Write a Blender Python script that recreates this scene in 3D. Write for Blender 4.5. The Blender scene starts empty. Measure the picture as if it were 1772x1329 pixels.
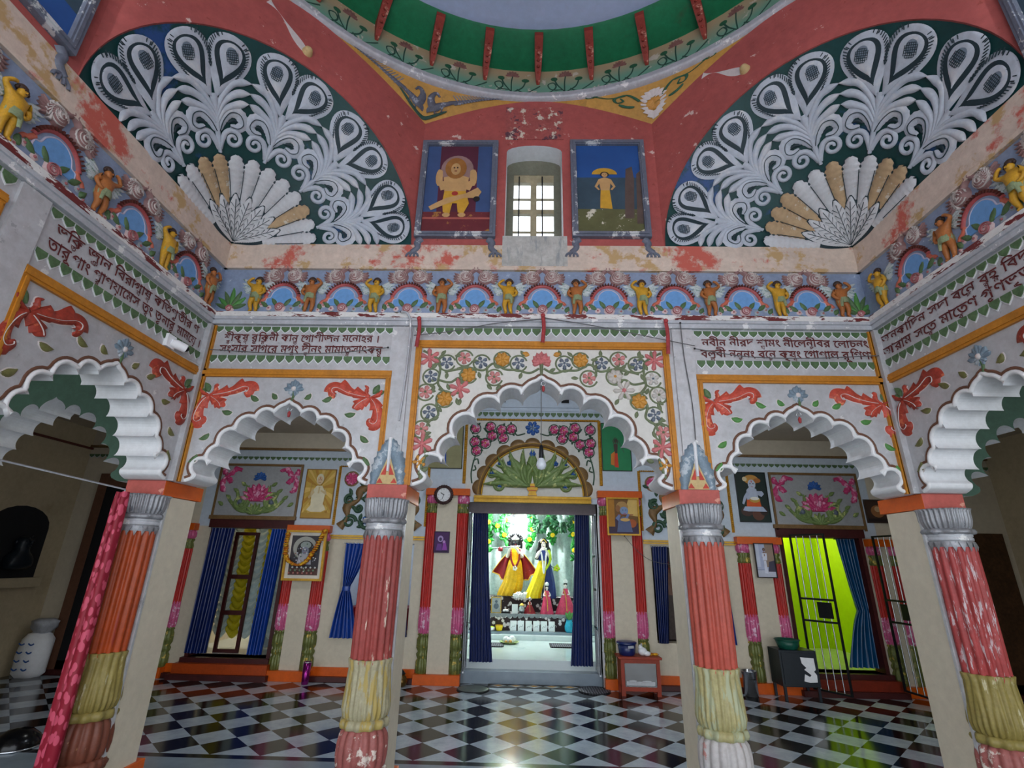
import bpy, bmesh, math, random
from mathutils import Vector, Matrix
from mathutils.geometry import tessellate_polygon
SC = bpy.context.scene
COL = SC.collection
PI = math.pi
RND = random.Random(11)
# ---- the hall: X right, Y towards the shrine, Z up (metres) ----
YW = -1.12            # hall face of the arcade wall
W = 2.826             # half width of the square hall
YC = YW - W           # centre of the hall
YS = 2.75             # face of the shrine wall
SX = 0.045            # axis of the shrine wall
ZP = 4.287            # springing of the octagon
OA = 1.1415           # half side of the octagon
ZR = 6.066            # ring under the dome
TILE = 0.431          # diagonal of a floor tile

# ------------------------------------------------------------------ materials
def lin(c):
    c = c / 255.0
    return c / 12.92 if c <= 0.04045 else ((c + 0.055) / 1.055) ** 2.4

def rgb(c): return (lin(c[0]), lin(c[1]), lin(c[2]), 1.0)

class NT:
    def __init__(s, name):
        s.mat = bpy.data.materials.new(name); s.mat.use_nodes = True
        s.t = s.mat.node_tree; s.t.nodes.clear()
        s.out = s.n('ShaderNodeOutputMaterial'); s.b = s.n('ShaderNodeBsdfPrincipled')
        s.l(s.b.outputs[0], s.out.inputs[0])
        s.co = s.n('ShaderNodeTexCoord')
    def n(s, t, **kw):
        d = s.t.nodes.new(t)
        for k, v in kw.items(): setattr(d, k, v)
        return d
    def l(s, a, b): s.t.links.new(a, b)
    def noise(s, scale, detail=4, rough=.6, coord='Object', stretch=None):
        d = s.n('ShaderNodeTexNoise'); d.inputs['Scale'].default_value = scale
        d.inputs['Detail'].default_value = detail; d.inputs['Roughness'].default_value = rough
        if stretch:
            mp = s.n('ShaderNodeMapping'); mp.inputs['Scale'].default_value = stretch
            s.l(s.co.outputs[coord], mp.inputs['Vector']); s.l(mp.outputs[0], d.inputs['Vector'])
        else: s.l(s.co.outputs[coord], d.inputs['Vector'])
        return d.outputs['Fac']
    def ramp(s, fac, a, b):
        d = s.n('ShaderNodeMapRange'); d.inputs['From Min'].default_value = a; d.inputs['From Max'].default_value = b
        s.l(fac, d.inputs['Value']); return d.outputs[0]
    def mix(s, fac, a, b):
        d = s.n('ShaderNodeMix', data_type='RGBA')
        for k, v in ((0, fac), (6, a), (7, b)):
            if hasattr(v, 'is_output'): s.l(v, d.inputs[k])
            else: d.inputs[k].default_value = v
        return d.outputs[2]
    def math(s, op, a, b=None):
        d = s.n('ShaderNodeMath', operation=op)
        for k, v in ((0, a), (1, b)):
            if v is None: continue
            if hasattr(v, 'is_output'): s.l(v, d.inputs[k])
            else: d.inputs[k].default_value = v
        return d.outputs[0]
    def bump(s, h, st, dist=.01):
        d = s.n('ShaderNodeBump'); d.inputs['Strength'].default_value = st; d.inputs['Distance'].default_value = dist
        s.l(h, d.inputs['Height']); s.l(d.outputs[0], s.b.inputs['Normal'])

MATS = {}
def M(name, c, rough=.6, metal=0., var=.14, vs=5., wear=None, ws=4., wth=.58, wsoft=.03, bump=.15, bs=30., stretch=None, wear2=None, spec=.4):
    """painted plaster / cloth / metal: colour with broad variation, optional flaked patches"""
    if name in MATS: return MATS[name]
    t = NT(name)
    t.b.inputs['Roughness'].default_value = rough; t.b.inputs['Metallic'].default_value = metal
    t.b.inputs['Specular IOR Level'].default_value = spec
    col = rgb(c)
    dk = tuple(x * (1 - var) for x in col[:3]) + (1,); lt = tuple(min(1, x * (1 + var)) for x in col[:3]) + (1,)
    out = t.mix(t.ramp(t.noise(vs), .3, .7), dk, lt)
    if bump:
        g = t.n('ShaderNodeMix', data_type='RGBA', blend_type='MULTIPLY'); g.inputs[0].default_value = 1.
        t.l(out, g.inputs[6]); t.l(t.mix(t.ramp(t.noise(vs * 4.5 + 6, 7, .7), .36, .72), (1 - 1.5 * var, 1 - 1.6 * var, 1 - 1.7 * var, 1), (1.06, 1.06, 1.06, 1)), g.inputs[7]); out = g.outputs[2]
    for i, w in enumerate((wear, wear2)):
        if w is None: continue
        f = t.ramp(t.noise(ws * (1 + .7 * i), 8, .68, stretch=stretch), wth, wth + wsoft)
        out = t.mix(f, out, rgb(w))
    t.l(out, t.b.inputs['Base Color'])
    if bump: t.bump(t.noise(bs, 3), bump, .004)
    MATS[name] = t.mat
    return t.mat

def EM(name, c, st):
    if name in MATS: return MATS[name]
    t = NT(name); t.b.inputs['Base Color'].default_value = rgb(c)
    t.b.inputs['Emission Color'].default_value = rgb(c); t.b.inputs['Emission Strength'].default_value = st
    MATS[name] = t.mat; return t.mat

# ------------------------------------------------------------------ mesh builder
def cr(P, n=6, closed=False):
    """Catmull-Rom through the points"""
    out = []; N = len(P)
    for i in range(N if closed else N - 1):
        p = [P[(i + k) % N] if closed else P[min(max(i + k, 0), N - 1)] for k in (-1, 0, 1, 2)]
        for j in range(n):
            t = j / n
            out.append(tuple(.5 * ((2 * b) + (c - a) * t + (2 * a - 5 * b + 4 * c - d) * t * t + (3 * b - a - 3 * c + d) * t ** 3) for a, b, c, d in zip(*p)))
    if not closed: out.append(tuple(P[-1]))
    return out

def spiral(cx, cz, r, turns, a0, dr, n=22, r1=.15):
    """from the outside in, starting at angle a0"""
    return [(cx + r * (1 - (1 - r1) * i / n) * math.cos(a0 + dr * 2 * PI * turns * i / n), cz + r * (1 - (1 - r1) * i / n) * math.sin(a0 + dr * 2 * PI * turns * i / n)) for i in range(n + 1)]

def circ(cx, cz, rx, rz=None, n=20, a0=0., a1=2 * PI):
    rz = rx if rz is None else rz
    full = abs(a1 - a0 - 2 * PI) < 1e-6
    return [(cx + rx * math.cos(a0 + (a1 - a0) * i / (n if full else n - 1)), cz + rz * math.sin(a0 + (a1 - a0) * i / (n if full else n - 1))) for i in range(n)]

def rim4(mb, x0, x1, z0, z1, w, y0, y1, m=0):
    """rectangular frame of four bars that do not overlap"""
    mb.box(x0, x1, y0, y1, z0, z0 + w, m).box(x0, x1, y0, y1, z1 - w, z1, m)
    return mb.box(x0, x0 + w, y0, y1, z0 + w, z1 - w, m).box(x1 - w, x1, y0, y1, z0 + w, z1 - w, m)

class MB:
    def __init__(s): s.v = []; s.f = []; s.m = []; s.s = []
    def add(s, vs, fs, m=0, sm=False):
        o = len(s.v); s.v += [tuple(v) for v in vs]
        for f in fs: s.f.append([o + i for i in f]); s.m.append(m); s.s.append(sm)
        return s
    def box(s, x0, x1, y0, y1, z0, z1, m=0, mf=None):
        v = [(x, y, z) for x in (x0, x1) for y in (y0, y1) for z in (z0, z1)]
        F = [(0, 1, 3, 2), (4, 6, 7, 5), (0, 4, 5, 1), (2, 3, 7, 6), (0, 2, 6, 4), (1, 5, 7, 3)]
        o = len(s.v); s.v += v
        for i, f in enumerate(F):
            s.f.append([o + k for k in f]); s.m.append(mf.get(i, m) if mf else m); s.s.append(False)
        return s
    def flat(s, P, y, m=0):
        return s.add([(p[0], y, p[1]) for p in P], [list(range(len(P)))], m)
    def prism(s, P, y0, y1, m=0, ms=None, sm=False):
        n = len(P); v = [(p[0], y0, p[1]) for p in P] + [(p[0], y1, p[1]) for p in P]
        s.add(v, [list(range(n)), list(range(2 * n - 1, n - 1, -1))], m)
        s.add(v, [(i, (i + 1) % n, n + (i + 1) % n, n + i) for i in range(n)], m if ms is None else ms, sm)
        return s
    def slab(s, loops, y0, y1, m=0, ms=None):
        """wall piece from outline + holes, all (x,z); ms = side material per loop"""
        L = [[Vector((p[0], p[1], 0)) for p in lp] for lp in loops]
        flat = [p for lp in loops for p in lp]
        T = [tuple(range(len(flat)))] if len(loops) == 1 else tessellate_polygon(L)
        s.add([(p[0], y0, p[1]) for p in flat], T, m); s.add([(p[0], y1, p[1]) for p in flat], T, m)
        for k, lp in enumerate(loops):
            n = len(lp); mm = m if ms is None else ms[k]
            s.add([(p[0], y0, p[1]) for p in lp] + [(p[0], y1, p[1]) for p in lp], [(i, (i + 1) % n, n + (i + 1) % n, n + i) for i in range(n)], mm)
        return s
    def tube(s, P, r, n=6, m=0, caps=True):
        P = [Vector(p) for p in P]; N = len(P); vs = []; fs = []
        up = Vector((0, 0, 1))
        for i in range(N):
            t = (P[min(i + 1, N - 1)] - P[max(i - 1, 0)]);
            if t.length < 1e-9: t = Vector((0, 0, 1))
            t.normalize()
            a = t.cross(up)
            if a.length < .05: a = t.cross(Vector((0, 1, 0)))
            a.normalize(); b = t.cross(a); rr = r[i] if isinstance(r, (list, tuple)) else r
            vs += [P[i] + (a * math.cos(2 * PI * k / n) + b * math.sin(2 * PI * k / n)) * rr for k in range(n)]
        for i in range(N - 1):
            fs += [(i * n + k, i * n + (k + 1) % n, (i + 1) * n + (k + 1) % n, (i + 1) * n + k) for k in range(n)]
        s.add(vs, fs, m, True)
        if caps: s.add(vs, [list(range(n)), list(range((N - 1) * n, N * n))], m)
        return s
    def lathe(s, prof, n=24, c=(0, 0, 0), m=0, mod=None, a0=0., a1=2 * PI, sm=True, ys=1.):
        """profile (r,z[,slot]); mod(angle,z,r)->r"""
        full = abs(a1 - a0 - 2 * PI) < 1e-6; k = n if full else n + 1
        o = len(s.v)
        for p in prof:
            for i in range(k):
                a = a0 + (a1 - a0) * i / n; r = mod(a, p[1], p[0]) if mod else p[0]
                s.v.append((c[0] + r * math.cos(a), c[1] + ys * r * math.sin(a), c[2] + p[1]))
        for j in range(len(prof) - 1):
            for i in range(n):
                i2 = (i + 1) % k if full else i + 1
                s.f.append([o + j * k + i, o + j * k + i2, o + (j + 1) * k + i2, o + (j + 1) * k + i])
                s.m.append(prof[j][2] if len(prof[j]) > 2 else m); s.s.append(sm)
        return s
    def ball(s, c, r, nu=12, nv=8, m=0):
        r = r if isinstance(r, (list, tuple)) else (r, r, r)
        vs = []; fs = []
        for j in range(nv + 1):
            t = PI * j / nv
            for i in range(nu):
                a = 2 * PI * i / nu
                vs.append((c[0] + r[0] * math.sin(t) * math.cos(a), c[1] + r[1] * math.sin(t) * math.sin(a), c[2] + r[2] * math.cos(t)))
        for j in range(nv):
            fs += [(j * nu + i, j * nu + (i + 1) % nu, (j + 1) * nu + (i + 1) % nu, (j + 1) * nu + i) for i in range(nu)]
        return s.add(vs, fs, m, True)
    def ribbon(s, P, w, h=.012, m=0, y0=.002, flatk=.75):
        """raised strip along a wall-plane path (x,z); w half width(s), or (left,right) pairs"""
        N = len(P); vs = []; fs = []
        for i in range(N):
            a = P[max(i - 1, 0)]; b = P[min(i + 1, N - 1)]
            tx, tz = b[0] - a[0], b[1] - a[1]; L = math.hypot(tx, tz) or 1e-9
            nx, nz = -tz / L, tx / L
            ww = w(i / (N - 1)) if callable(w) else (w[i] if isinstance(w, list) else w)
            wl, wr = ww if isinstance(ww, (tuple,)) else (ww, ww)
            hh = h(i / (N - 1)) if callable(h) else h
            for k, hk in ((-1, 0), (-.62, flatk), (0, 1), (.62, flatk), (1, 0)):
                q = k * (wl if k > 0 else wr)
                vs.append((P[i][0] + nx * q, y0 - hk * hh, P[i][1] + nz * q))
        for i in range(N - 1):
            fs += [(i * 5 + k, i * 5 + k + 1, i * 5 + k + 6, i * 5 + k + 5) for k in range(4)]
        return s.add(vs, fs, m, True)
    def dome(s, x, z, r, h, m=0, n=14, rings=3, sx=1., y0=.002, mod=None, rot=0.):
        vs = [(x, y0 - h, z)]; fs = []
        for j in range(1, rings + 1):
            q = j / rings
            for i in range(n):
                a = 2 * PI * i / n; rr = r * q * (mod(a, q) if mod else 1)
                dx, dz = rr * sx * math.cos(a), rr * math.sin(a)
                vs.append((x + dx * math.cos(rot) - dz * math.sin(rot), y0 - h * math.sqrt(max(0, 1 - q * q)), z + dx * math.sin(rot) + dz * math.cos(rot)))
        fs += [(0, 1 + i, 1 + (i + 1) % n) for i in range(n)]
        for j in range(rings - 1):
            a = 1 + j * n; b = a + n
            fs += [(a + i, b + i, b + (i + 1) % n, a + (i + 1) % n) for i in range(n)]
        return s.add(vs, fs, m, True)
    def leaf(s, x, z, ang, L, wd, h=.01, m=0, y0=.002, bend=0., n=7):
        """pointed leaf from (x,z) in direction ang"""
        P = []
        for i in range(n + 1):
            t = i / n; a = ang + bend * t
            P.append((x + L * t * math.cos(a), z + L * t * math.sin(a)))
        return s.ribbon(P, lambda t: max(.0008, wd * math.sin(PI * min(1, t * .96 + .02)) ** .8), h, m, y0)
    def petal(s, x, z, ang, L, wd, h=.01, m=0, y0=.002, n=6):
        """rounded petal"""
        P = [(x + L * i / n * math.cos(ang), z + L * i / n * math.sin(ang)) for i in range(n + 1)]
        return s.ribbon(P, lambda t: max(.0008, wd * (.28 + .9 * t) * math.sqrt(max(0, 1 - t ** 5))), h, m, y0)
    def flower(s, x, z, r, n, h, mp=0, mc=1, rot=0., wk=.45, y0=.002):
        for i in range(n): s.petal(x, z, rot + 2 * PI * i / n, r, r * wk, h, mp, y0 - .001 * (i % 2))
        s.dome(x, z, r * .3, h * 1.5, mc, 10, 2, y0=y0); return s
    def warp(s, fn, i0=0):
        s.v[i0:] = [tuple(fn(*v)) for v in s.v[i0:]]; return s

def mesh(name, mb, mats):
    me = bpy.data.meshes.new(name)
    me.from_pydata(mb.v, [], mb.f)
    mats = mats if isinstance(mats, (list, tuple)) else [mats]
    for x in mats: me.materials.append(x)
    me.polygons.foreach_set('material_index', [min(i, len(mats) - 1) for i in mb.m])
    me.polygons.foreach_set('use_smooth', mb.s)
    me.update()
    return me

def obj(name, mb, mats, parent=None, loc=None, rz=None, bevel=0, label=None):
    me = mb if isinstance(mb, bpy.types.Mesh) else mesh(name, mb, mats)
    o = bpy.data.objects.new(name, me); COL.objects.link(o)
    if parent is not None: o.parent = parent
    if loc is not None: o.location = loc
    if rz is not None: o.rotation_euler = (0, 0, rz)
    if bevel:
        b = o.modifiers.new('bevel', 'BEVEL'); b.width = bevel; b.segments = 2; b.limit_method = 'ANGLE'
    if label: o['label'] = label
    return o

def tag(o, label, cat, group=None, kind='thing'):
    o['label'] = label; o['category'] = cat; o['kind'] = kind
    if group: o['group'] = group
    return o

def thing(name, label, cat, loc=(0, 0, 0), rz=0., group=None):
    o = bpy.data.objects.new(name, None); COL.objects.link(o)
    o.empty_display_size = .05; o.location = loc; o.rotation_euler = (0, 0, rz)
    return tag(o, label, cat, group)

def struct(name, mb, mats, loc=None, rz=None):
    o = obj(name, mb, mats, None, loc, rz); o['kind'] = 'structure'; return o

def dup(root, loc, rz=0., label=None, group=None):
    """copy of a thing with copies of its parts and sub-parts"""
    r = root.copy(); COL.objects.link(r); r.location = loc; r.rotation_euler = (0, 0, rz)
    if label: r['label'] = label
    if group: r['group'] = group
    for ch in list(root.children):
        c = ch.copy(); COL.objects.link(c); c.parent = r
        for g in list(ch.children):
            d = g.copy(); COL.objects.link(d); d.parent = c
    return r

WALL = {'back': ((0, YW), 0.), 'left': ((-W, YC), PI / 2), 'right': ((W, YC), -PI / 2), 'shrine': ((0, YS), 0.)}
def at(wall, u, v, out=0.):
    """point of a wall: u to the right as seen from the hall, v up, out into the room"""
    (ox, oy), a = WALL[wall]
    return (ox + u * math.cos(a) + out * math.sin(a), oy + u * math.sin(a) - out * math.cos(a), v)
def rzof(wall): return WALL[wall][1]

def skin(name, J, E, mats, sub=1):
    """one continuous body grown over a skeleton: J name->(x,y,z,r), E pairs; root is the first joint"""
    me = bpy.data.meshes.new('tmp'); K = list(J)
    me.from_pydata([J[k][:3] for k in K], [(K.index(a), K.index(b)) for a, b in E], [])
    o = bpy.data.objects.new('tmp', me); COL.objects.link(o)
    o.modifiers.new('skin', 'SKIN')
    for i, k in enumerate(K):
        d = me.skin_vertices[0].data[i]; r = J[k][3]
        d.radius = (r, r) if not isinstance(r, tuple) else r
        d.use_root = (i == 0)
    sb = o.modifiers.new('sub', 'SUBSURF'); sb.levels = sub; sb.render_levels = sub
    bpy.context.view_layer.update()
    ev = o.evaluated_get(bpy.context.evaluated_depsgraph_get())
    out = bpy.data.meshes.new_from_object(ev); out.name = name
    bpy.data.objects.remove(o); bpy.data.meshes.remove(me)
    out.materials.clear()
    for x in (mats if isinstance(mats, (list, tuple)) else [mats]): out.materials.append(x)
    out.polygons.foreach_set('use_smooth', [True] * len(out.polygons))
    return out

NTH = ['leftmost', 'second from the left', 'third from the left', 'fourth from the left', 'fifth from the left', 'sixth from the left',
       'seventh from the left', 'eighth from the left', 'ninth from the left', 'tenth from the left', 'eleventh from the left', 'twelfth from the left']
# ------------------------------------------------------------------ paints
m_silver = M('silver_paint', (194, 195, 199), .42, .15, .11, 2.2, wear=(222, 222, 222), ws=6, wth=.63, wear2=(164, 164, 168), bump=.35, bs=16)
m_white = M('white_lime', (226, 228, 232), .55, 0, .05, 3, wear=(196, 186, 168), ws=2.2, wth=.68, wsoft=.12)
m_rim = M('rim_white', (232, 233, 235), .5, 0, .05, 6)
m_red = M('red_wall', (178, 90, 86), .6, 0, .12, 1.6, wear=(218, 190, 182), ws=5.5, wth=.625, wsoft=.02, wear2=(150, 70, 62))
m_peel = M('peeling_band', (214, 196, 182), .75, 0, .1, 2.5, wear=(196, 98, 84), ws=1.6, wth=.53, wsoft=.05, wear2=(190, 158, 112), bump=.5)
m_streak = M('streaked_white', (190, 190, 186), .7, 0, .14, 4, wear=(146, 150, 152), ws=7, wth=.55, wsoft=.1, stretch=(4, 4, .6))
m_blue = M('frieze_blue', (138, 154, 182), .6, 0, .12, 3, wear=(188, 198, 212), ws=6, wth=.63)
m_ledge = M('ledge_white', (224, 222, 220), .6, 0, .06, 5, wear=(110, 42, 42), ws=9, wth=.53, wsoft=.01, stretch=(.6, .6, 2.5))
m_mould = M('moulding_grey', (190, 193, 200), .5, .15, .1, 5, wear=(232, 232, 232), ws=6, wth=.6, wsoft=.01)
m_orange = M('orange_band', (196, 128, 36), .5, 0, .14, 8, wear=(222, 190, 120), ws=14, wth=.68)
m_org = M('orange_gloss', (214, 92, 12), .35, 0, .08, 4)
m_redblk = M('pink_red_block', (188, 92, 84), .55, 0, .12, 5, wear=(214, 150, 132), ws=9, wth=.62)
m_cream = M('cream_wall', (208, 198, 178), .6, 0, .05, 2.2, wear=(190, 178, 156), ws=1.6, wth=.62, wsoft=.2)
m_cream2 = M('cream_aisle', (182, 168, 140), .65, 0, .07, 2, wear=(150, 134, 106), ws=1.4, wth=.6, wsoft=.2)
m_green = M('leaf_green', (88, 118, 78), .55, 0, .2, 12)
m_scal = M('scallop_green', (92, 122, 84), .55, 0, .22, 9, wear=(58, 112, 62), ws=3, wth=.6)
m_maroon = M('maroon_line', (92, 44, 36), .55, 0, .12, 10)
m_brown = M('brown_line', (112, 76, 58), .55, 0, .12, 10)
m_dome = M('dome_blue', (166, 182, 206), .7, 0, .05, 1.2, wear=(168, 182, 208), ws=.8, wth=.55, wsoft=.3)
m_dgreen = M('soffit_green', (20, 118, 76), .5, 0, .14, 2.5, wear=(52, 92, 60), ws=2, wth=.62, wsoft=.08)
m_ochre = M('ochre', (196, 148, 68), .6, 0, .12, 4, wear=(170, 128, 60), ws=5, wth=.6)
m_fan = M('fan_green', (18, 66, 66), .5, 0, .16, 3, wear=(40, 76, 132), ws=1.6, wth=.6, wsoft=.06)
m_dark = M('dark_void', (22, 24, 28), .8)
m_ceil = M('aisle_ceiling', (196, 186, 168), .7, 0, .05, 1.5)
m_ceilb = M('centre_ceiling', (150, 166, 190), .7, 0, .06, 1.5)
m_tanpaint = None

def paint_ring():
    """drum paint: tan above, green below, ragged edge between"""
    t = NT('drum_paint'); t.b.inputs['Roughness'].default_value = .6
    sx = t.n('ShaderNodeSeparateXYZ'); t.l(t.co.outputs['Object'], sx.inputs[0])
    z = t.math('ADD', sx.outputs[2], t.math('MULTIPLY', t.noise(3.5, 3), .12))
    f = t.ramp(z, 6.22 + .06, 6.40 + .06)
    c = t.mix(f, rgb((104, 152, 132)), rgb((168, 148, 118)))
    c = t.mix(t.ramp(t.noise(7, 6), .62, .66), c, rgb((190, 184, 172)))
    t.l(c, t.b.inputs['Base Color']); t.bump(t.noise(30), .1, .004)
    return t.mat
m_drum = paint_ring()

def floor_mat(x0=-.136):
    """polished black and white marble set diagonally"""
    t = NT('checker_marble')
    sx = t.n('ShaderNodeSeparateXYZ'); t.l(t.co.outputs['Object'], sx.inputs[0])
    u = t.math('DIVIDE', t.math('SUBTRACT', sx.outputs[0], x0), TILE); v = t.math('DIVIDE', sx.outputs[1], TILE)
    a = t.math('ADD', u, v); b = t.math('SUBTRACT', u, v)
    fa, fb = t.math('FLOOR', a), t.math('FLOOR', b)
    par = t.math('MODULO', t.math('ABSOLUTE', t.math('ADD', fa, fb)), 2.)
    cmb = t.n('ShaderNodeCombineXYZ'); t.l(fa, cmb.inputs[0]); t.l(fb, cmb.inputs[1])
    wn = t.n('ShaderNodeTexWhiteNoise', noise_dimensions='3D'); t.l(cmb.outputs[0], wn.inputs['Vector'])
    vein = t.ramp(t.noise(5, 8, .7), .35, .75)
    wt = t.mix(vein, rgb((190, 202, 212)), rgb((146, 160, 174)))
    wt = t.mix(t.math('MULTIPLY', wn.outputs['Value'], .35), wt, rgb((150, 158, 168)))
    bk = t.mix(t.math('MULTIPLY', wn.outputs['Value'], .6), rgb((10, 11, 14)), rgb((26, 25, 24)))
    t.l(t.mix(par, wt, bk), t.b.inputs['Base Color'])
    rr = t.n('ShaderNodeMapRange'); t.l(t.noise(2.5, 4), rr.inputs['Value']); rr.inputs['To Min'].default_value = .08; rr.inputs['To Max'].default_value = .2
    t.l(rr.outputs[0], t.b.inputs['Roughness']); t.b.inputs['Specular IOR Level'].default_value = .38
    return t.mat
m_floor = floor_mat()
m_blackm = M('black_marble', (18, 19, 22), .15, 0, .2, 5, bump=0)
m_greym = M('grey_marble', (132, 146, 158), .2, 0, .12, 4, bump=0)

# ------------------------------------------------------------------ arch profile
def half_profile():
    """right half of the cusped arch, apex to foot, unit = centre arch (half width .985, rise .888)"""
    C = [(.148, 2.858), (.335, 2.785), (.53, 2.66), (.675, 2.50), (.762, 2.315)]
    P = cr([(0, 3.008), (.03, 2.982), (.085, 2.957), (.128, 2.918), (.15, 2.885)], 4)[:-1]
    for (a, b), (c, d) in zip(C, C[1:]):
        ch = math.hypot(c - a, d - b); h = (.4 if c > .75 else .5) * ch; r = (ch * ch / 4 + h * h) / (2 * h)
        mx, mz = (a + c) / 2, (b + d) / 2; nx, nz = -(d - b) / ch, (c - a) / ch
        if nx < 0: nx, nz = -nx, -nz
        ox, oz = mx + nx * (h - r), mz + nz * (h - r)
        a0 = math.atan2(b - oz, a - ox); a1 = math.atan2(d - oz, c - ox)
        while a1 > a0: a1 -= 2 * PI
        P += [(ox + r * math.cos(a0 + (a1 - a0) * i / 12), oz + r * math.sin(a0 + (a1 - a0) * i / 12)) for i in range(12)]
    P += cr([(.762, 2.315), (.80, 2.337), (.865, 2.356), (.925, 2.338), (.947, 2.285), (.925, 2.232), (.888, 2.195), (.9, 2.155), (.94, 2.132), (.985, 2.115)], 3)
    return [(x / .985, (z - 2.115) / .888) for x, z in P]
HALF = half_profile()
Z0 = 2.115
def arch(cx, hw, rise, z0=Z0):
    """full profile, left foot to right foot"""
    L = [(cx - x * hw, z0 + z * rise) for x, z in reversed(HALF)]
    return L + [(cx + x * hw, z0 + z * rise) for x, z in HALF[1:]]

def offset(P, d):
    out = []
    for i in range(len(P)):
        a = P[max(i - 1, 0)]; b = P[min(i + 1, len(P) - 1)]
        tx, tz = b[0] - a[0], b[1] - a[1]; L = math.hypot(tx, tz) or 1e-9
        q = (P[i][0] - tz / L * d, P[i][1] + tx / L * d)
        if min((q[0] - p[0]) ** 2 + (q[1] - p[1]) ** 2 for p in P) > (d * .97) ** 2: out.append(q)
    return out

BACK_ARCH = [arch(-2.02, .705, .648), arch(.035, .985, .888), arch(2.075, .705, .66)]
SIDE_ARCH = [arch(-2.02, .705, .648), arch(0, .985, .888), arch(2.02, .705, .648)]

def arcade(name, arches, mats, loc, rz):
    lower = [(-W, Z0)]
    for a in arches: lower += a
    lower += [(W, Z0)]
    o = MB(); T = .3
    top = [(W, ZP), (-W, ZP)]
    o.slab([lower + top], 0, T, 0, [1])
    return struct(name, o, mats, loc, rz)
arcade('wall_back', BACK_ARCH, [m_silver, m_white], (0, YW, 0), 0)
arcade('wall_left', SIDE_ARCH, [m_silver, m_white], (-W, YC, 0), PI / 2)
arcade('wall_right', SIDE_ARCH, [m_silver, m_white], (W, YC, 0), -PI / 2)

# arches that continue the back arcade across the side aisles
m_spg = M('aisle_spandrel', (58, 88, 74), .6, 0, .12, 3)
for sgn, nm in ((-1, 'wall_aisle_left'), (1, 'wall_aisle_right')):
    a1 = arch(sgn * 4.0, .72, .68)
    lo = [(W, Z0)] + a1 + [(7.0, Z0), (7.0, 3.45), (W, 3.45)] if sgn > 0 else [(-7.0, Z0)] + a1 + [(-W, Z0), (-W, 3.45), (-7.0, 3.45)]
    struct(nm, MB().slab([lo], .03, .33, 0, [1]), [m_spg, m_white], (0, YW, 0))
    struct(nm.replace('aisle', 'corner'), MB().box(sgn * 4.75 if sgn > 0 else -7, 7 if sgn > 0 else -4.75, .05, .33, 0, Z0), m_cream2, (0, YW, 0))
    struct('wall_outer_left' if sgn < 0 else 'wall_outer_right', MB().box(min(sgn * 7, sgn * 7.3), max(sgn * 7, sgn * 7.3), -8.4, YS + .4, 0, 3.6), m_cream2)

# floor
struct('floor', MB().box(-7.3, 7.3, -8.4, 3.1, -.12, 0), m_floor)
struct('trim_floor_border', MB().box(-7, 7, -.085, -.004, -.1, .0015).box(-7, 7, 2.615, 2.66, -.1, .0015), m_blackm)
struct('trim_floor_strip', MB().box(-7, 7, -.66, -.085, -.1, .0012), m_greym)

# ceilings
struct('ceiling_aisle', MB().box(-7.3, -1.68, YW + .3, YS + .4, 3.45, 3.6).box(1.74, 7.3, YW + .3, YS + .4, 3.45, 3.6).box(-7.3, -W - .3, -8.4, YW + .3, 3.45, 3.6).box(W + .3, 7.3, -8.4, YW + .3, 3.45, 3.6), m_ceil)
struct('ceiling_centre', MB().box(-1.68, 1.74, YW + .3, YS + .4, 4.3, 4.42), m_ceilb)
struct('wall_bay_left', MB().box(-1.8, -1.68, YW + .3, YS, 3.33, 4.42), m_ceil)
struct('wall_bay_right', MB().box(1.74, 1.86, YW + .3, YS, 3.33, 4.42), m_ceil)

# ------------------------------------------------------------------ octagon
def ztop(u, hw): return 6.05 - .305 * min(1, abs(u) / hw) ** 1.6
def oct_face(name, hw, holes, loc, rz, squinch=False, mats=None):
    H = hw + .006
    up = [(u, ztop(u, hw)) for u in [H - 2 * H * i / 24 for i in range(25)]]
    if squinch:
        R = 1.186
        lo = [(-H, ZP)] + [(-R * math.cos(PI * i / 40), ZP + R * math.sin(PI * i / 40)) for i in range(41)] + [(H, ZP)]
    else: lo = [(-H, ZP), (H, ZP)]
    o = MB().slab([lo + up] + holes, 0, .3, 0, [1] * (1 + len(holes)))
    return struct(name, o, mats or [m_red, m_red], loc, rz)
def niche():
    return [(-.305, 4.392), (.237, 4.392), (.237, 5.38)] + [(-.034 + .271 * math.cos(PI * i / 10), 5.38 + .082 * math.sin(PI * i / 10)) for i in range(1, 10)] + [(-.305, 5.38)]
oct_face('wall_octagon_back', OA, [niche()], (0, YW, 0), 0, mats=[m_red, m_white])
oct_face('wall_octagon_left', OA, [niche()], (-W, YC, 0), PI / 2, mats=[m_red, m_white])
oct_face('wall_octagon_right', OA, [niche()], (W, YC, 0), -PI / 2, mats=[m_red, m_white])
oct_face('wall_octagon_rear', OA, [niche()], (0, YC - W, 0), PI, mats=[m_red, m_white])
dg = (W + OA) / 2
DH = (W - OA) / math.sqrt(2)
oct_face('wall_squinch_left', DH, [], (-dg, YC + dg, 0), PI / 4, True)
oct_face('wall_squinch_right', DH, [], (dg, YC + dg, 0), -PI / 4, True)
oct_face('wall_diagonal_left', DH, [], (-dg, YC - dg, 0), 3 * PI / 4, True)
oct_face('wall_diagonal_right', DH, [], (dg, YC - dg, 0), -3 * PI / 4, True)

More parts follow.
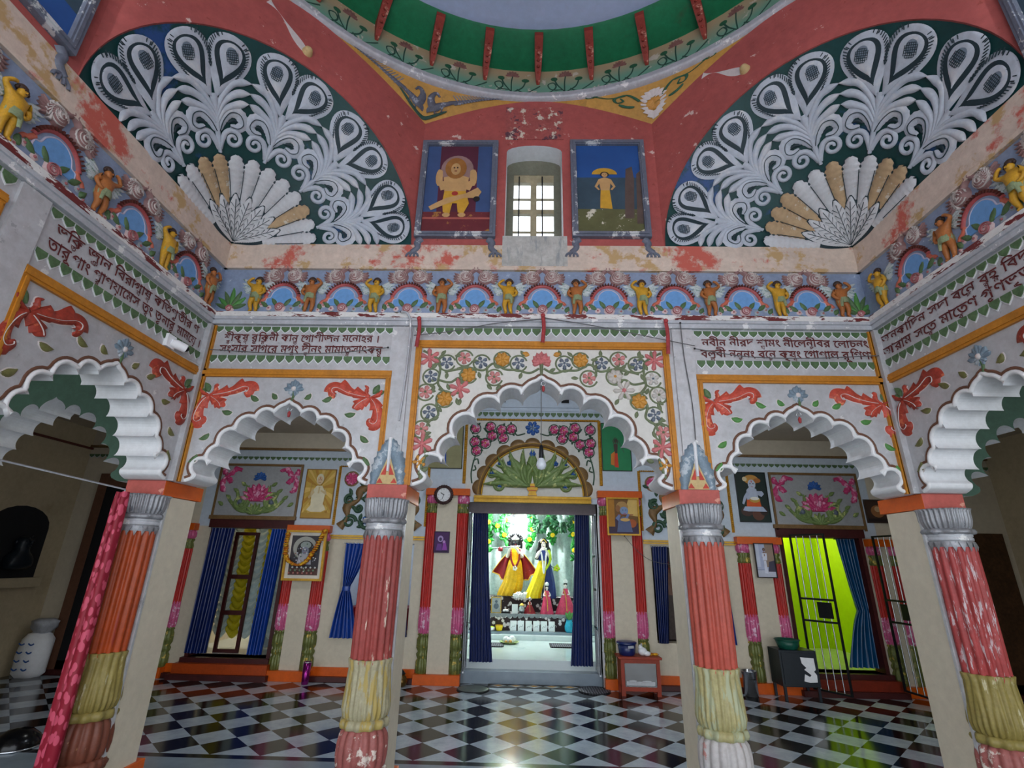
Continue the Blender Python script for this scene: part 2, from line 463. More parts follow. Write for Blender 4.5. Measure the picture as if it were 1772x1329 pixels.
# conical shells behind the squinch arches (apex in the corner)
def cone_pt(psi, s, h=0.):
    """psi 0..pi from the right, s 0..1 along the ray, h towards the room; local to the apex, axis -y"""
    k = DH
    ce, se = math.cos(psi), math.sin(psi)
    nx, ny, nz = -ce * math.sqrt(.5), -math.sqrt(.5), -se * math.sqrt(.5)
    return (s * k * ce + nx * h, -s * k + ny * h, s * k * se + nz * h)
for sgn, yc, nm in ((-1, YW, 'left'), (1, YW, 'right'), (-1, YC - W, 'rear_left'), (1, YC - W, 'rear_right')):
    o = MB(); n = 40
    vs = [cone_pt(PI * i / n, s) for s in (0, .4, 1.004) for i in range(n + 1)]
    vs = [(v[0] * 1.004, v[1] + .012, v[2] - .004) for v in vs]
    o.add(vs, [(j * (n + 1) + i, j * (n + 1) + i + 1, (j + 1) * (n + 1) + i + 1, (j + 1) * (n + 1) + i) for j in (0, 1) for i in range(n)], 0, True)
    a = {'left': PI / 4, 'right': -PI / 4, 'rear_left': 3 * PI / 4, 'rear_right': -3 * PI / 4}[nm]
    struct('ceiling_shell_' + nm, o, m_fan, (sgn * W, yc, ZP), a)

# pendentives, ring, drum, soffit, dome
o = MB(); seg = 16
for k in range(8):
    hw, fd = (OA, W) if k % 2 == 0 else (DH, dg * math.sqrt(2))
    a = PI / 2 - k * PI / 4
    for half in (-1, 1):
        vs = []
        for i in range(seg + 1):
            u = half * hw * i / seg
            bx, by = fd * math.cos(a) - u * math.sin(a), fd * math.sin(a) + u * math.cos(a)
            th = math.atan2(by, bx)
            vs.append((bx * 1.002, YC + by * 1.002, ztop(u, hw) - .012))
            vs.append((W * math.cos(th), YC + W * math.sin(th), ZR))
        o.add(vs, [(2 * i, 2 * i + 2, 2 * i + 3, 2 * i + 1) for i in range(seg)], 0, True)
struct('trim_pendentives', o, m_ochre)
prof = [(W + .02, 6.04), (W - .035, 6.05), (W - .05, 6.075), (W - .03, 6.095), (W - .045, 6.115), (W - .03, 6.13), (W + .02, 6.135)]
struct('trim_ring', MB().lathe(prof, 96, (0, YC, 0)), m_mould)
struct('wall_drum', MB().lathe([(W, 6.1), (W, 6.52)], 96, (0, YC, 0)), m_drum)
struct('ceiling_soffit', MB().lathe([(W + .01, 6.46), (2.68, 6.5), (2.5, 6.585), (2.48, 6.6)], 96, (0, YC, 0)), m_dgreen)
struct('ceiling', MB().lathe([(2.48, 6.6)] + [(2.6 * math.cos(PI / 2 * i / 14), 6.62 + 2.3 * math.sin(PI / 2 * i / 14)) for i in range(15)], 96, (0, YC, 0)), m_dome)
# outer shell so that no light leaks over the arcade
struct('wall_roof', MB().box(-3.2, 3.2, YW + .3, YW + .36, 3.45, 6.6).box(-3.2, -3.14, YC - W - .3, YW + .36, 3.45, 6.6).box(3.14, 3.2, YC - W - .3, YW + .36, 3.45, 6.6), m_dark) if False else None

# ------------------------------------------------------------------ camera
MR = ((0.99965823, -0.02291998, -0.01257405), (0.01734389, 0.94134152, -0.33700939), (0.01956072, 0.33667613, 0.94141732))
cd = bpy.data.cameras.new('camera'); cam = bpy.data.objects.new('camera', cd); COL.objects.link(cam)
cd.sensor_width = 36; cd.lens = 857.55 * 36 / 1772; cd.clip_start = .05
m4 = Matrix([[MR[i][0], MR[i][2], -MR[i][1], 0] for i in range(3)] + [[0, 0, 0, 1]])
m4 = Matrix.Translation((-.1129, -4.9462, 1.5847)) @ m4
cam.matrix_world = m4; SC.camera = cam
# ------------------------------------------------------------------ wall trims of the hall
def scallop(mb, u0, u1, zt, h, n, y0=0.):
    w = (u1 - u0) / n
    for i in range(n):
        c = u0 + (i + .5) * w
        for k, (g, m, yy) in enumerate(((.5, 1, -.004), (.43, 0, -.009))):
            hh = h * (1 if k == 0 else .86)
            P = [(c - g * w, zt), (c - g * w, zt - .38 * hh), (c - .34 * g * 2 * w * .8, zt - .72 * hh), (c, zt - hh), (c + .34 * g * 2 * w * .8, zt - .72 * hh), (c + g * w, zt - .38 * hh), (c + g * w, zt)]
            mb.prism(P, y0 + yy, y0 + .001, m)
    return mb

def wall_trims(wall, arches, pil, bays, ctr):
    loc, rz = at(wall, 0, 0), rzof(wall)
    def st(nm, mb, mats): return struct('trim_%s_%s' % (nm, wall), mb, mats, loc, rz)
    st('moulding', MB().box(-W, W, -.035, .01, 3.46, 3.5).box(-W, W, -.05, .01, 3.5, 3.526), m_mould)
    st('ledge', MB().box(-W, W, -.055, .01, 3.526, 3.57), m_ledge)
    st('frieze_ground', MB().box(-W, W, -.004, .01, 3.57, 4.03), m_blue)
    st('upper_ledge', MB().box(-W, W, -.035, .01, 4.015, 4.045).box(-W, W, -.02, .01, 4.045, 4.065), m_peel)
    st('plaster_band', MB().box(-W, W, -.006, .01, 4.065, ZP + .004), m_peel)
    rim = MB(); ln = MB()
    for a in arches:
        rim.ribbon(offset(a, .012), .015, .016); ln.ribbon(offset(a, .036), .011, .009)
    st('arch_rim', rim, m_rim); st('arch_outline', ln, m_brown)
    pl = MB(); og = MB()
    for c in pil: pl.box(c - .085, c + .085, -.02, .01, Z0, 3.455)
    def hband(u0, u1, z0, z1): og.box(u0, u1, -.022, .005, z0, z1).box(u0, u1, -.03, .005, z0 + .018, z1 - .018)
    def vband(u0, u1, z0, z1): og.box(u0, u1, -.022, .005, z0, z1).box(u0 + .014, u1 - .014, -.03, .005, z0, z1)
    c0, c1 = ctr
    hband(c0, c1, 3.265, 3.33); vband(c0, c0 + .05, Z0, 3.27); vband(c1 - .05, c1, Z0, 3.27)
    for b0, b1 in bays:
        hband(b0, b1, 2.982, 3.05); vband(*((b0, b0 + .045) if b0 > 0 else (b1 - .045, b1)), Z0, 2.985)
    if wall == 'back':
        for s in (-1, 1): vband(s * (W - .055) - .014, s * (W - .055) + .014, Z0, 3.45)
    else:
        for s in (-1, 1): pl.box(s * (W - .035) - .022, s * (W - .035) + .022, -.045, .01, Z0, 3.45)
    st('pilaster', pl, m_silver); st('orange_bands', og, m_orange)
    sc = MB(); scallop(sc, c0 - .02, c1 + .02, 3.452, .075, 26)
    for b0, b1 in bays:
        scallop(sc, b0 + .02, b1 - .02, 3.445, .06, 19); scallop(sc, b0 + .02, b1 - .02, 3.178, .075, 19)
    st('leaf_scallops', sc, [m_scal, m_white])
wall_trims('back', BACK_ARCH, (-1.147, 1.215), ((-2.8, -1.2), (1.295, 2.8)), (-1.02, 1.09))
wall_trims('left', SIDE_ARCH, (-1.18, 1.18), ((-2.8, -1.26), (1.26, 2.8)), (-1.055, 1.055))
wall_trims('right', SIDE_ARCH, (-1.18, 1.18), ((-2.8, -1.26), (1.26, 2.8)), (-1.055, 1.055))

# ------------------------------------------------------------------ lettering
GL = {}
def glyph(s):
    if s in GL: return GL[s]
    c = bpy.data.curves.new('glyph', 'FONT'); c.body = s; c.size = 1; c.resolution_u = 3; c.offset = .014
    o = bpy.data.objects.new('glyph', c); COL.objects.link(o); bpy.context.view_layer.update()
    me = bpy.data.meshes.new_from_object(o.evaluated_get(bpy.context.evaluated_depsgraph_get()))
    v = [(p.co.x, p.co.y) for p in me.vertices]; f = [list(q.vertices) for q in me.polygons]
    bpy.data.objects.remove(o); bpy.data.meshes.remove(me)
    GL[s] = (v, f); return GL[s]
def textline(mb, s, u0, u1, z, h, y=-.005, jig=0.):
    """s: words split by '/', clusters by spaces, A_B = B small below A; fitted between u0 and u1"""
    x = 0.; put = []
    for word in s.split('/'):
        for cl in word.split():
            a, _, b = cl.partition('_')
            v, f = glyph(a); x1 = max(p[0] for p in v) if v else .3
            put.append((v, f, x, 0, 1.))
            if b:
                v2, f2 = glyph(b); put.append((v2, f2, x + x1 * .3, -.3, .52))
            x += x1 - .012
        x += .3
    k = (u1 - u0) / max(x - .3, .1); kz = h / .64
    for i, (v, f, ox, oz, sc) in enumerate(put):
        dz = RND.uniform(-jig, jig)
        mb.add([(u0 + (ox + p[0] * sc) * k, y, z + dz + (oz + p[1] * sc) * kz) for p in v], f)
    return mb
m_text = M('dark_red_lettering', (96, 34, 34), .6, 0, .15, 20, bump=0)
INS = [
 ('back', (-2.70, -1.30), 'শী_র কৃ ষ_ণ / রু িক_ম নী / কা ন_ত / েগা পী জ ন / ম েনা হ র / ।', 'সং সা র / সা গ ের / ম গং_ন / দী_ব নং / মা মা ত_ম সা ৎ ক রু', 'red painted verse of two lines above the left arch of the back wall'),
 ('back', (1.36, 2.80), 'ন বী ন / নী র দ / শা_য মং / নী েল নী_দ ব র / েলা চ নং', 'ব ল_ল বী / ন ন_দ নং / ব েন_দ / কৃ ষং_ণ / েগা পা ল / রূ িপ ণ ম', 'red painted verse of two lines above the right arch of the back wall'),
 ('left', (1.33, 2.74), 'ভ িক_ত / জা_ঞ ন / িব রা গা_য ষ_ণ / ক িত পু তী র / ণ', 'তা রূ পাং / পা_র প য়া েম স / তং_ব / তু না রু / মা ম েয় / ।', 'red painted verse in two lines on the left side wall above its arch'),
 ('right', (-2.78, -1.30), 'অ ন কা িদ ন / স দা / ব েন_দ / ব_র হ_ম / িব দা_য / িব', 'আ রা ম / স েত_ব / মা েত_র ণ / গু ণ ভৃ ত / িব ষু_ণ', 'red painted verse in two lines on the right side wall above its arch'),
]
for wall, (a, b), l1, l2, lab in INS:
    t = thing('painted_verse', lab, 'inscription', at(wall, 0, 0), rzof(wall), 'painted verses')
    obj('text_line', textline(MB(), l1, a + .02, b - .05, 3.312, .062, jig=.003), m_text, t)
    obj('text_line', textline(MB(), l2, a, b, 3.208, .066, jig=.003), m_text, t)

# ------------------------------------------------------------------ pillars
m_shaft = [M('shaft_worn_rose', (160, 72, 68), .5, 0, .14, 6, wear=(216, 196, 180), ws=7, wth=.61, stretch=(3, 3, .5)),
           M('shaft_orange', (170, 70, 28), .45, 0, .14, 6, wear=(150, 56, 40), ws=5, wth=.6, stretch=(3, 3, .4)),
           M('shaft_salmon', (184, 84, 70), .5, 0, .12, 6, wear=(222, 200, 186), ws=8, wth=.64, stretch=(3, 3, .5)),
           M('shaft_flaked', (168, 66, 66), .5, 0, .14, 6, wear=(198, 180, 184), ws=12, wth=.56, stretch=(3, 3, .5))]
m_lot = [M('lotus_bleached', (172, 166, 136), .5, 0, .14, 7, wear=(170, 150, 86), ws=5, wth=.52, stretch=(3, 3, .7)), M('lotus_olive', (146, 132, 72), .5, 0, .14, 7, wear=(184, 176, 140), ws=6, wth=.6, stretch=(3, 3, .7)), M('lotus_pale', (174, 166, 118), .5, 0, .14, 7, wear=(168, 172, 140), ws=5, wth=.52, stretch=(3, 3, .7))]
m_bulb = [M('bulb_rose', (160, 92, 88), .5, 0, .16, 7, wear=(214, 200, 190), ws=8, wth=.56), M('bulb_brown', (118, 66, 50), .5, 0, .16, 7, wear=(168, 130, 96), ws=8, wth=.62), M('bulb_white', (186, 182, 182), .5, 0, .1, 7, wear=(184, 128, 122), ws=6, wth=.6)]
m_cap = M('capital_silver', (150, 152, 158), .4, .3, .14, 9, wear=(98, 102, 110), ws=8, wth=.6, stretch=(4, 4, 1))
def pillar(cx, label, ks, kl, kb, worn_side):
    t = thing('carved_pillar', label, 'pillar', (cx, YW, 0), 0, 'pillars of the back arcade')
    obj('pier', MB().box(-.14, .14, .03, .36, .19, 2.0), m_cream, t)
    obj('pier_edge', MB().box(-.146, .146, .012, .034, .19, 2.0), m_silver, t)
    obj('abacus', MB().box(-.15, .15, -.06, .42, 2.003, Z0 - .001, mf={0: 1, 1: 1, 3: 1, 2: 0, 4: 1, 5: 0}), [m_redblk, m_org], t, bevel=.004)
    obj('plinth', MB().box(-.16, .16, -.02, .43, 0, .19), m_org, t, bevel=.004)
    c = (0, -.02, 0)
    flute = lambda n, k: (lambda a, z, r: r * (1 + k * abs(math.cos(n * a / 2)) - k * .5))
    obj('shaft', MB().lathe([(.118, .9), (.128, .93), (.13, 1.3), (.13, 1.5), (.128, 1.74)], 96, c, mod=flute(16, .17)), m_shaft[ks], t)
    pt = MB()
    for i in range(18):
        a = 2 * PI * i / 18
        for (r0, r1, z0, z1, w) in ((.137, .136, 1.775, 1.705, .024),):
            d = (math.cos(a), math.sin(a)); e = (-d[1], d[0])
            pt.add([(d[0] * r0 + e[0] * w, -.02 + d[1] * r0 + e[1] * w, z0), (d[0] * r0 - e[0] * w, -.02 + d[1] * r0 - e[1] * w, z0), (d[0] * (r1 + .012), -.02 + d[1] * (r1 + .012), (z0 + z1) / 2), (d[0] * r1, -.02 + d[1] * r1, z1)], [(0, 1, 2), (0, 2, 3), (1, 3, 2)], 0, True)
    obj('neck_petals', pt.lathe([(.13, 1.74), (.134, 1.78)], 32, c), m_cap, t)
    obj('neck_ring', MB().lathe([(.125, 1.78), (.136, 1.785), (.136, 1.8), (.128, 1.806), (.136, 1.812), (.136, 1.826), (.12, 1.83)], 32, c), m_mould, t)
    obj('wavy_collar', MB().lathe([(.125, 1.822), (.15, 1.83), (.156, 1.845), (.146, 1.862), (.128, 1.868)], 72, c, mod=lambda a, z, r: r * (1 + .05 * math.cos(9 * a))), m_cap, t)
    obj('capital', MB().lathe([(.126, 1.86), (.14, 1.885), (.148, 1.92), (.149, 1.96), (.15, 1.985), (.158, 2.003), (.12, 2.003)], 144, c, mod=flute(30, .13)), m_cap, t)
    obj('lotus_bell', MB().lathe([(.122, .6), (.14, .615), (.15, .66), (.149, .72), (.142, .82), (.136, .9), (.145, .945), (.128, .95), (.12, .92)], 144, c, mod=lambda a, z, r: r * (1 + (.09 if z > .7 else .12) * abs(math.cos((9 if z > .72 else 14) * a)) - .05)), m_lot[kl], t)
    obj('scroll_collar', MB().lathe([(.125, .545), (.15, .552), (.156, .575), (.148, .6), (.12, .606)], 96, c, mod=lambda a, z, r: r * (1 + .055 * math.cos(12 * a))), m_lot[kl], t)
    obj('bulb', MB().lathe([(.13, .32), (.15, .345), (.158, .4), (.156, .47), (.146, .52), (.126, .55)], 144, c, mod=lambda a, z, r: r * (1 + .1 * abs(math.cos(8 * a)) - .05)), m_bulb[kb], t)
    obj('bead_ring', MB().lathe([(.13, .25), (.16, .262), (.166, .29), (.158, .318), (.13, .325)], 96, c, mod=lambda a, z, r: r * (1 + .06 * abs(math.cos(10 * a)) - .03)), m_bulb[kb], t)
    obj('foot_lotus', MB().lathe([(.17, 0), (.17, .03), (.15, .06), (.162, .14), (.15, .22), (.13, .26)], 96, c, mod=lambda a, z, r: r * (1 + .08 * abs(math.cos(9 * a)) - .04)), m_lot[kl], t)
    return t
pillar(-2.98, 'fluted orange pillar with silver lotus capital at the left corner of the hall', 1, 1, 1, 0)
pillar(-1.13, 'worn rose fluted pillar left of the central arch with bleached lotus base', 0, 0, 0, 0)
pillar(1.205, 'salmon fluted pillar right of the central arch with whitish flaked foot', 2, 2, 2, 0)
pillar(2.98, 'badly flaked pink fluted pillar at the right corner of the hall', 3, 1, 0, 0)

# ------------------------------------------------------------------ leaf crest on the two pilasters above the pillars
m_slate = M('slate_leaf', (126, 146, 162), .5, .1, .16, 8, wear=(176, 186, 194), ws=9, wth=.55)
m_vermil = M('vermilion', (196, 62, 44), .5, 0, .14, 9)
m_buff = M('buff', (206, 180, 128), .6, 0, .12, 9)
for cx, nm in ((-1.147, 'left'), (1.215, 'right')):
    t = thing('leaf_crest', 'blue grey leaf crest with red triangle above the %s inner pillar' % nm, 'wall ornament', at('back', cx, Z0, .02), 0, 'leaf crests on the pilasters')
    for s in (-1, 1):
        P = cr([(s * .105, .0), (s * .085, .12), (s * .055, .22), (s * .02, .32), (s * .0, .36)], 6)
        obj('feathered_leaf', MB().ribbon(P, lambda q: .052 * math.sin(PI * (.16 + .8 * q)) * (1 + .16 * math.sin(q * 50)), .03), m_slate, t)
    tri = MB().prism([(-.085, .005), (.085, .005), (0, .24)], -.012, .002)
    obj('triangle', tri, m_buff, t)
    rd = MB()
    for s in (-1, 1):
        rd.prism([(s * .05, .075), (s * .012, .075), (s * .012, .16)], -.016, -.01); rd.prism([(s * .078, .012), (s * .03, .012), (s * .055, .05)], -.016, -.01)
    obj('red_inlay', rd, m_vermil, t)
    obj('spine', MB().ribbon([(0, .1), (0, .2), (0, .3), (0, .365)], lambda q: .012 + .012 * q, .04), m_white, t)

# ------------------------------------------------------------------ red acanthus pairs and leaves of the side bays
m_acan = M('acanthus_red', (206, 84, 66), .5, 0, .2, 14, wear=(226, 132, 96), ws=10, wth=.6)
m_acan2 = M('acanthus_dull', (168, 62, 46), .5, 0, .22, 14, wear=(190, 96, 66), ws=10, wth=.6)
m_edge = M('white_edge', (214, 206, 204), .6, 0, .05, 8)
def lobed(P, up, dn, n, k=.35):
    N = len(P)
    def f(q):
        env = math.sin(PI * min(1, .1 + .84 * q)) ** .7
        saw = (n * q) % 1.0
        return (max(.002, up * env * (.62 + .48 * saw ** 1.3)), max(.002, dn * env * (.75 + .3 * saw)))
    return f
def acanthus(t, s, mat, side=False):
    """corner leaf pair; s=1 for the upper right corner of a bay, local to the bay axis"""
    w1 = cr([(s * .66, 2.815), (s * .57, 2.828), (s * .47, 2.855), (s * .39, 2.893), (s * .348, 2.885), (s * .35, 2.852), (s * .378, 2.84)], 9)
    w2 = cr([(s * .662, 2.812), (s * .705, 2.765), (s * .735, 2.69), (s * .742, 2.62), (s * .715, 2.592), (s * .682, 2.61), (s * .69, 2.635)], 9)
    w3 = cr([(s * .655, 2.81), (s * .60, 2.78), (s * .56, 2.745), (s * .545, 2.715)], 12)
    w4 = cr([(s * .655, 2.82), (s * .625, 2.86), (s * .63, 2.9), (s * .61, 2.915)], 5)
    w5 = cr([(s * .665, 2.815), (s * .715, 2.835), (s * .745, 2.86), (s * .75, 2.88)], 5)
    for P, a, b, n in ((w1, .088, .03, 4), (w2, .07, .062, 4), (w3, .062, .062, 3), (w4, .02, .02, 2), (w5, .022, .022, 2)):
        f = lobed(P, a, b, n); fs = (lambda q, f=f: f(q)) if s < 0 else (lambda q, f=f: f(q)[::-1])
        lf = obj('acanthus_leaf', MB().ribbon(P, fs, .03), mat, t)
        obj('leaf_edge', MB().ribbon(P, lambda q, fs=fs: tuple(x + .008 for x in fs(q)), .008), m_edge, lf)
        if a > .04: obj('leaf_rib', MB().ribbon(P[4:-4], .0035, .036), m_edge, lf)
    obj('bud', MB().leaf(s * .68, 2.85, PI / 2 - s * .5, .09, .03, .02).leaf(s * .70, 2.84, PI / 2 - s * 1.1, .08, .025, .018), m_green, t)
def bay_decor(wall, cu, wl, mat, lgreen, cap):
    loc = at(wall, cu, 0); rz = rzof(wall)
    for s, nm in ((-1, 'left'), (1, 'right')):
        t = thing('acanthus_spray', 'red acanthus spray in the upper %s corner above the %s' % (nm, wl), 'wall ornament', loc, rz, 'red acanthus sprays'); acanthus(t, s, mat)
    t = thing('lotus_rosette', 'slate blue lotus rosette at the crown of the %s' % wl, 'wall ornament', at(wall, cu + .02, 2.892), rz, 'lotus rosettes over the arches')
    lo = MB()
    for i, a in enumerate((.2, .75, 1.25, 1.57, 1.9, 2.4, 2.95)): lo.petal(0, -.02, a, .085 if i != 3 else .095, .024, .014, 0, .002 - .002 * (i % 2))
    for a in (3.7, 4.3, 5.1, 5.7): lo.petal(0, -.02, a, .05, .02, .012)
    obj('petals', lo, m_slate, t); obj('heart', MB().dome(0, -.005, .026, .024), m_edge, t)
    obj('stem', MB().ribbon([(0, -.03), (.005, -.07), (-.005, -.11)], .012, .012), m_green, t)
    for i, (x, z, a) in enumerate(((.12, 2.80, .25), (.27, 2.785, .0), (.47, 2.675, -.4), (.62, 2.5, -1.1), (.665, 2.33, -1.35), (-.10, 2.80, PI - .25), (-.25, 2.785, PI), (-.45, 2.68, PI + .4), (-.60, 2.5, PI + 1.1), (-.655, 2.33, PI + 1.35))):
        L = .085 if i % 5 else .065
        nm = ['first', 'second', 'third', 'fourth', 'fifth'][i % 5]
        l = thing('arch_leaf', '%s green leaf from the crown, %s half of the %s' % (nm, 'right' if i < 5 else 'left', wl), 'wall ornament', at(wall, cu + x, z), rz, 'green leaves along the arches')
        obj('blade', MB().leaf(0, 0, a, L, .026, .016, bend=.5 if i < 5 else -.5), lgreen, l)
        obj('outline', MB().leaf(-.006 * math.cos(a), -.006 * math.sin(a), a, L + .014, .034, .006, bend=.5 if i < 5 else -.5), m_edge, l)
m_bright = M('bright_leaf', (88, 148, 76), .5, 0, .2, 10)
m_olive = M('olive_leaf', (116, 116, 68), .5, 0, .2, 10)
bay_decor('back', -2.02, 'left arch of the back wall', m_acan, m_green, 0)
bay_decor('back', 2.075, 'right arch of the back wall', m_acan, m_bright, 0)
bay_decor('left', 2.02, 'arch of the left side wall', m_acan2, m_olive, 0)
bay_decor('right', -2.02, 'arch of the right side wall', m_acan2, m_olive, 0)

# ------------------------------------------------------------------ flowered spandrels of the central arch
m_spanw = M('spandrel_white', (212, 210, 204), .6, 0, .05, 3, wear=(196, 188, 174), ws=3, wth=.6, wsoft=.1)
m_vine = M('vine_green', (112, 124, 92), .55, 0, .16, 10)
m_pinkf = M('pink_flower', (208, 138, 136), .55, 0, .16, 18)
m_lily = M('pink_lily', (206, 120, 122), .55, 0, .16, 18)
m_slf = M('slate_flower', (110, 122, 140), .5, .1, .25, 22)
m_ocf = M('ochre_flower', (204, 146, 62), .5, 0, .18, 18)
m_fad = M('faded_flower', (196, 190, 184), .6, 0, .1, 14)
m_hole = M('disc_white', (208, 208, 206), .6, 0, .06, 8)
ctr = arch(0, .985, .888)
pan = [(p[0], p[1]) for p in offset(ctr, .045) if p[1] > Z0 + .2 and abs(p[0]) < .985]
struct('trim_spandrel_ground', MB().slab([[(-.99, Z0 + .2)] + pan + [(.99, Z0 + .2), (.99, 3.262), (-.99, 3.262)]], -.003, .002), m_spanw, at('back', .035, 0), 0)
t = thing('flowered_spandrel', 'white spandrel relief of green vines and flowers around the central arch', 'wall ornament', at('back', .035, 0), 0)
FL = [('L', .933, 3.171), ('S', .787, 3.133), ('P', .641, 3.175), ('S', .497, 3.137), ('O', .325, 3.166), ('S', .189, 3.134), ('S', .908, 3.006), ('O', .602, 3.024), ('P', .388, 3.007), ('P', .946, 2.871), ('L', .669, 2.906), ('O', .786, 2.815), ('S', .9, 2.70), ('L', .94, 2.44), ('P', .955, 2.56), ('F', .95, 2.30)]
for s in (-1, 1):
    vn = MB()
    main = [[(.02, 3.09), (.1, 3.05), (.2, 3.075), (.3, 3.08), (.4, 3.13), (.48, 3.07), (.6, 3.09), (.72, 3.07), (.8, 3.05)],
            [(.99, 3.24), (.86, 3.16), (.84, 3.06), (.85, 2.95), (.8, 2.87), (.85, 2.78), (.83, 2.68), (.9, 2.62), (.93, 2.5), (.91, 2.36), (.95, 2.2)],
            [(.85, 2.98), (.75, 2.96), (.68, 3.0), (.6, 2.97)], [(.84, 2.9), (.74, 2.87), (.66, 2.87)], [(.7, 3.08), (.62, 3.1), (.56, 3.06)], [(.45, 3.1), (.44, 3.02), (.36, 2.97)]]
    for P in main: vn.ribbon(cr([(s * x, z) for x, z in P], 6), .012, .016)
    for k, x, z in FL:
        if k in 'SPO':
            r = .07; vn.ribbon([(s * x + r * math.cos(a), z + r * math.sin(a)) for a in [.3 + 5.6 * i / 20 for i in range(21)]], .009, .014)
    for i in range(34):
        k, x, z = FL[i % len(FL)]; a = RND.uniform(0, 6.28)
        vn.leaf(s * min(.93, max(.05, x + .085 * math.cos(a))), min(3.2, z + .085 * math.sin(a)), a, .06, .02, .014)
    obj('vine', vn, m_vine, t)
    for k, x, z in FL:
        fad = s > 0 and x > .6 and z < 3.1 and z > 2.86
        f = MB(); rt = RND.uniform(0, 1)
        if k == 'L': f.flower(0, 0, .09, 6, .024, 0, 1, rt, .3)
        elif k == 'P': f.dome(0, 0, .062, .012, 2, 16, 2).flower(0, 0, .057, 5, .024, 0, 1, rt, .5)
        elif k == 'S': f.dome(0, 0, .064, .01, 2, 16, 2).flower(0, 0, .056, 5, .024, 0, 1, rt, .4).flower(0, 0, .03, 5, .03, 2, 1, rt + .6, .36)
        elif k == 'O': f.flower(0, 0, .064, 7, .024, 0, 1, rt, .5)
        else: f.flower(0, 0, .055, 5, .016, 0, 1, rt, .35)
        mk = {'L': m_lily, 'P': m_pinkf, 'S': m_slf, 'O': m_ocf, 'F': m_ocf}[k]
        obj({'L': 'lily', 'P': 'pink_rose', 'S': 'slate_flower', 'O': 'ochre_flower', 'F': 'star_flower'}[k], f, [m_fad if fad else mk, m_vine if k == 'P' else mk, m_hole], t, (s * x, 0, z))
f = MB()
for i in range(9): f.petal(0, -.02, PI * (-.08 + 1.16 * i / 8), .1 - .015 * abs(i - 4) * .4, .026, .026, 0, .002 - .003 * (i % 2))
f.flower(0, .01, .05, 7, .034, 0, 0)
obj('centre_lotus', f, m_lily, t, (0, 0, 3.16)); obj('lotus_stem', MB().ribbon([(0, 3.13), (0, 3.08), (0, 3.03)], lambda q: .02 - .008 * q, .02), m_vine, t)
for s in (-1, 1): obj('side_bud', MB().leaf(s * .1, 3.21, PI / 2 - s * 1.3, .06, .028, .018), m_ocf, t)
# ------------------------------------------------------------------ cherub frieze
m_gold = M('cherub_gold', (206, 156, 44), .5, 0, .16, 16, wear=(150, 112, 48), ws=12, wth=.62)
m_bronze = M('cherub_brown', (176, 108, 56), .5, 0, .16, 16, wear=(120, 72, 48), ws=12, wth=.62)
m_hair = M('cherub_hair', (66, 48, 40), .6, 0, .2, 30)
m_loin = M('loincloth', (146, 160, 122), .6, 0, .2, 20)
m_wing = M('wing_white', (196, 206, 208), .6, 0, .12, 30, wear=(120, 146, 136), ws=26, wth=.55)
m_ribn = M('ribbon_maroon', (176, 84, 86), .5, 0, .16, 14)
m_ribe = M('ribbon_end', (206, 110, 88), .5, 0, .16, 14)
m_pond = M('pond_blue', (108, 160, 216), .45, 0, .1, 4, wear=(196, 206, 220), ws=9, wth=.68)
m_lilac = M('pond_edge', (190, 186, 208), .6, 0, .06, 10)
m_rosep = M('rose_pale', (214, 190, 190), .6, 0, .1, 14)
m_rosed = M('rose_line', (178, 108, 112), .6, 0, .12, 14)
m_grey = M('grey_bloom', (164, 176, 184), .6, 0, .14, 18)
m_bird = M('bird_plumage', (146, 112, 110), .6, 0, .12, 20, bump=0)
m_birdw = M('bird_lines', (206, 196, 192), .6, 0, .08, 20)

def cherub_mesh(kind, mat):
    s = 1 if kind == 'gold' else -1
    y = -.03
    J = {'pelvis': (.004 * s, y, .165, .036), 'belly': (0, y - .006, .2, .037), 'chest': (0, y - .002, .243, .036), 'neck': (0, y, .276, .017),
         'head': (.004 * s, y - .004, .3, .028), 'crown': (.006 * s, y - .002, .327, .024),
         'shL': (-.046 * s, y, .262, .019), 'elL': (-.092 * s, y - .01, .29, .015), 'wrL': (-.06 * s, y - .016, .325, .012), 'haL': (-.036 * s, y - .01, .336, .011),
         'shR': (.046 * s, y, .258, .019), 'elR': (.076 * s, y - .008, .208, .015), 'wrR': (.052 * s, y - .022, .172, .012), 'haR': (.03 * s, y - .03, .168, .011),
         'hipL': (-.024, y, .14, .029), 'knL': (-.026 - .008 * s, y - .012, .08, .021), 'anL': (-.022 + .004 * s, y - .002, .02, .014), 'toL': (-.026, y - .024, .006, .009),
         'hipR': (.024, y, .14, .029), 'knR': (.026 - .012 * s, y - .006, .078, .021), 'anR': (.026, y, .02, .014), 'toR': (.032, y - .022, .006, .009)}
    E = [('pelvis', 'belly'), ('belly', 'chest'), ('chest', 'neck'), ('neck', 'head'), ('head', 'crown')]
    for k in 'LR': E += [('chest', 'sh' + k), ('sh' + k, 'el' + k), ('el' + k, 'wr' + k), ('wr' + k, 'ha' + k), ('pelvis', 'hip' + k), ('hip' + k, 'kn' + k), ('kn' + k, 'an' + k), ('an' + k, 'to' + k)]
    return skin('body', J, E, mat, 1)
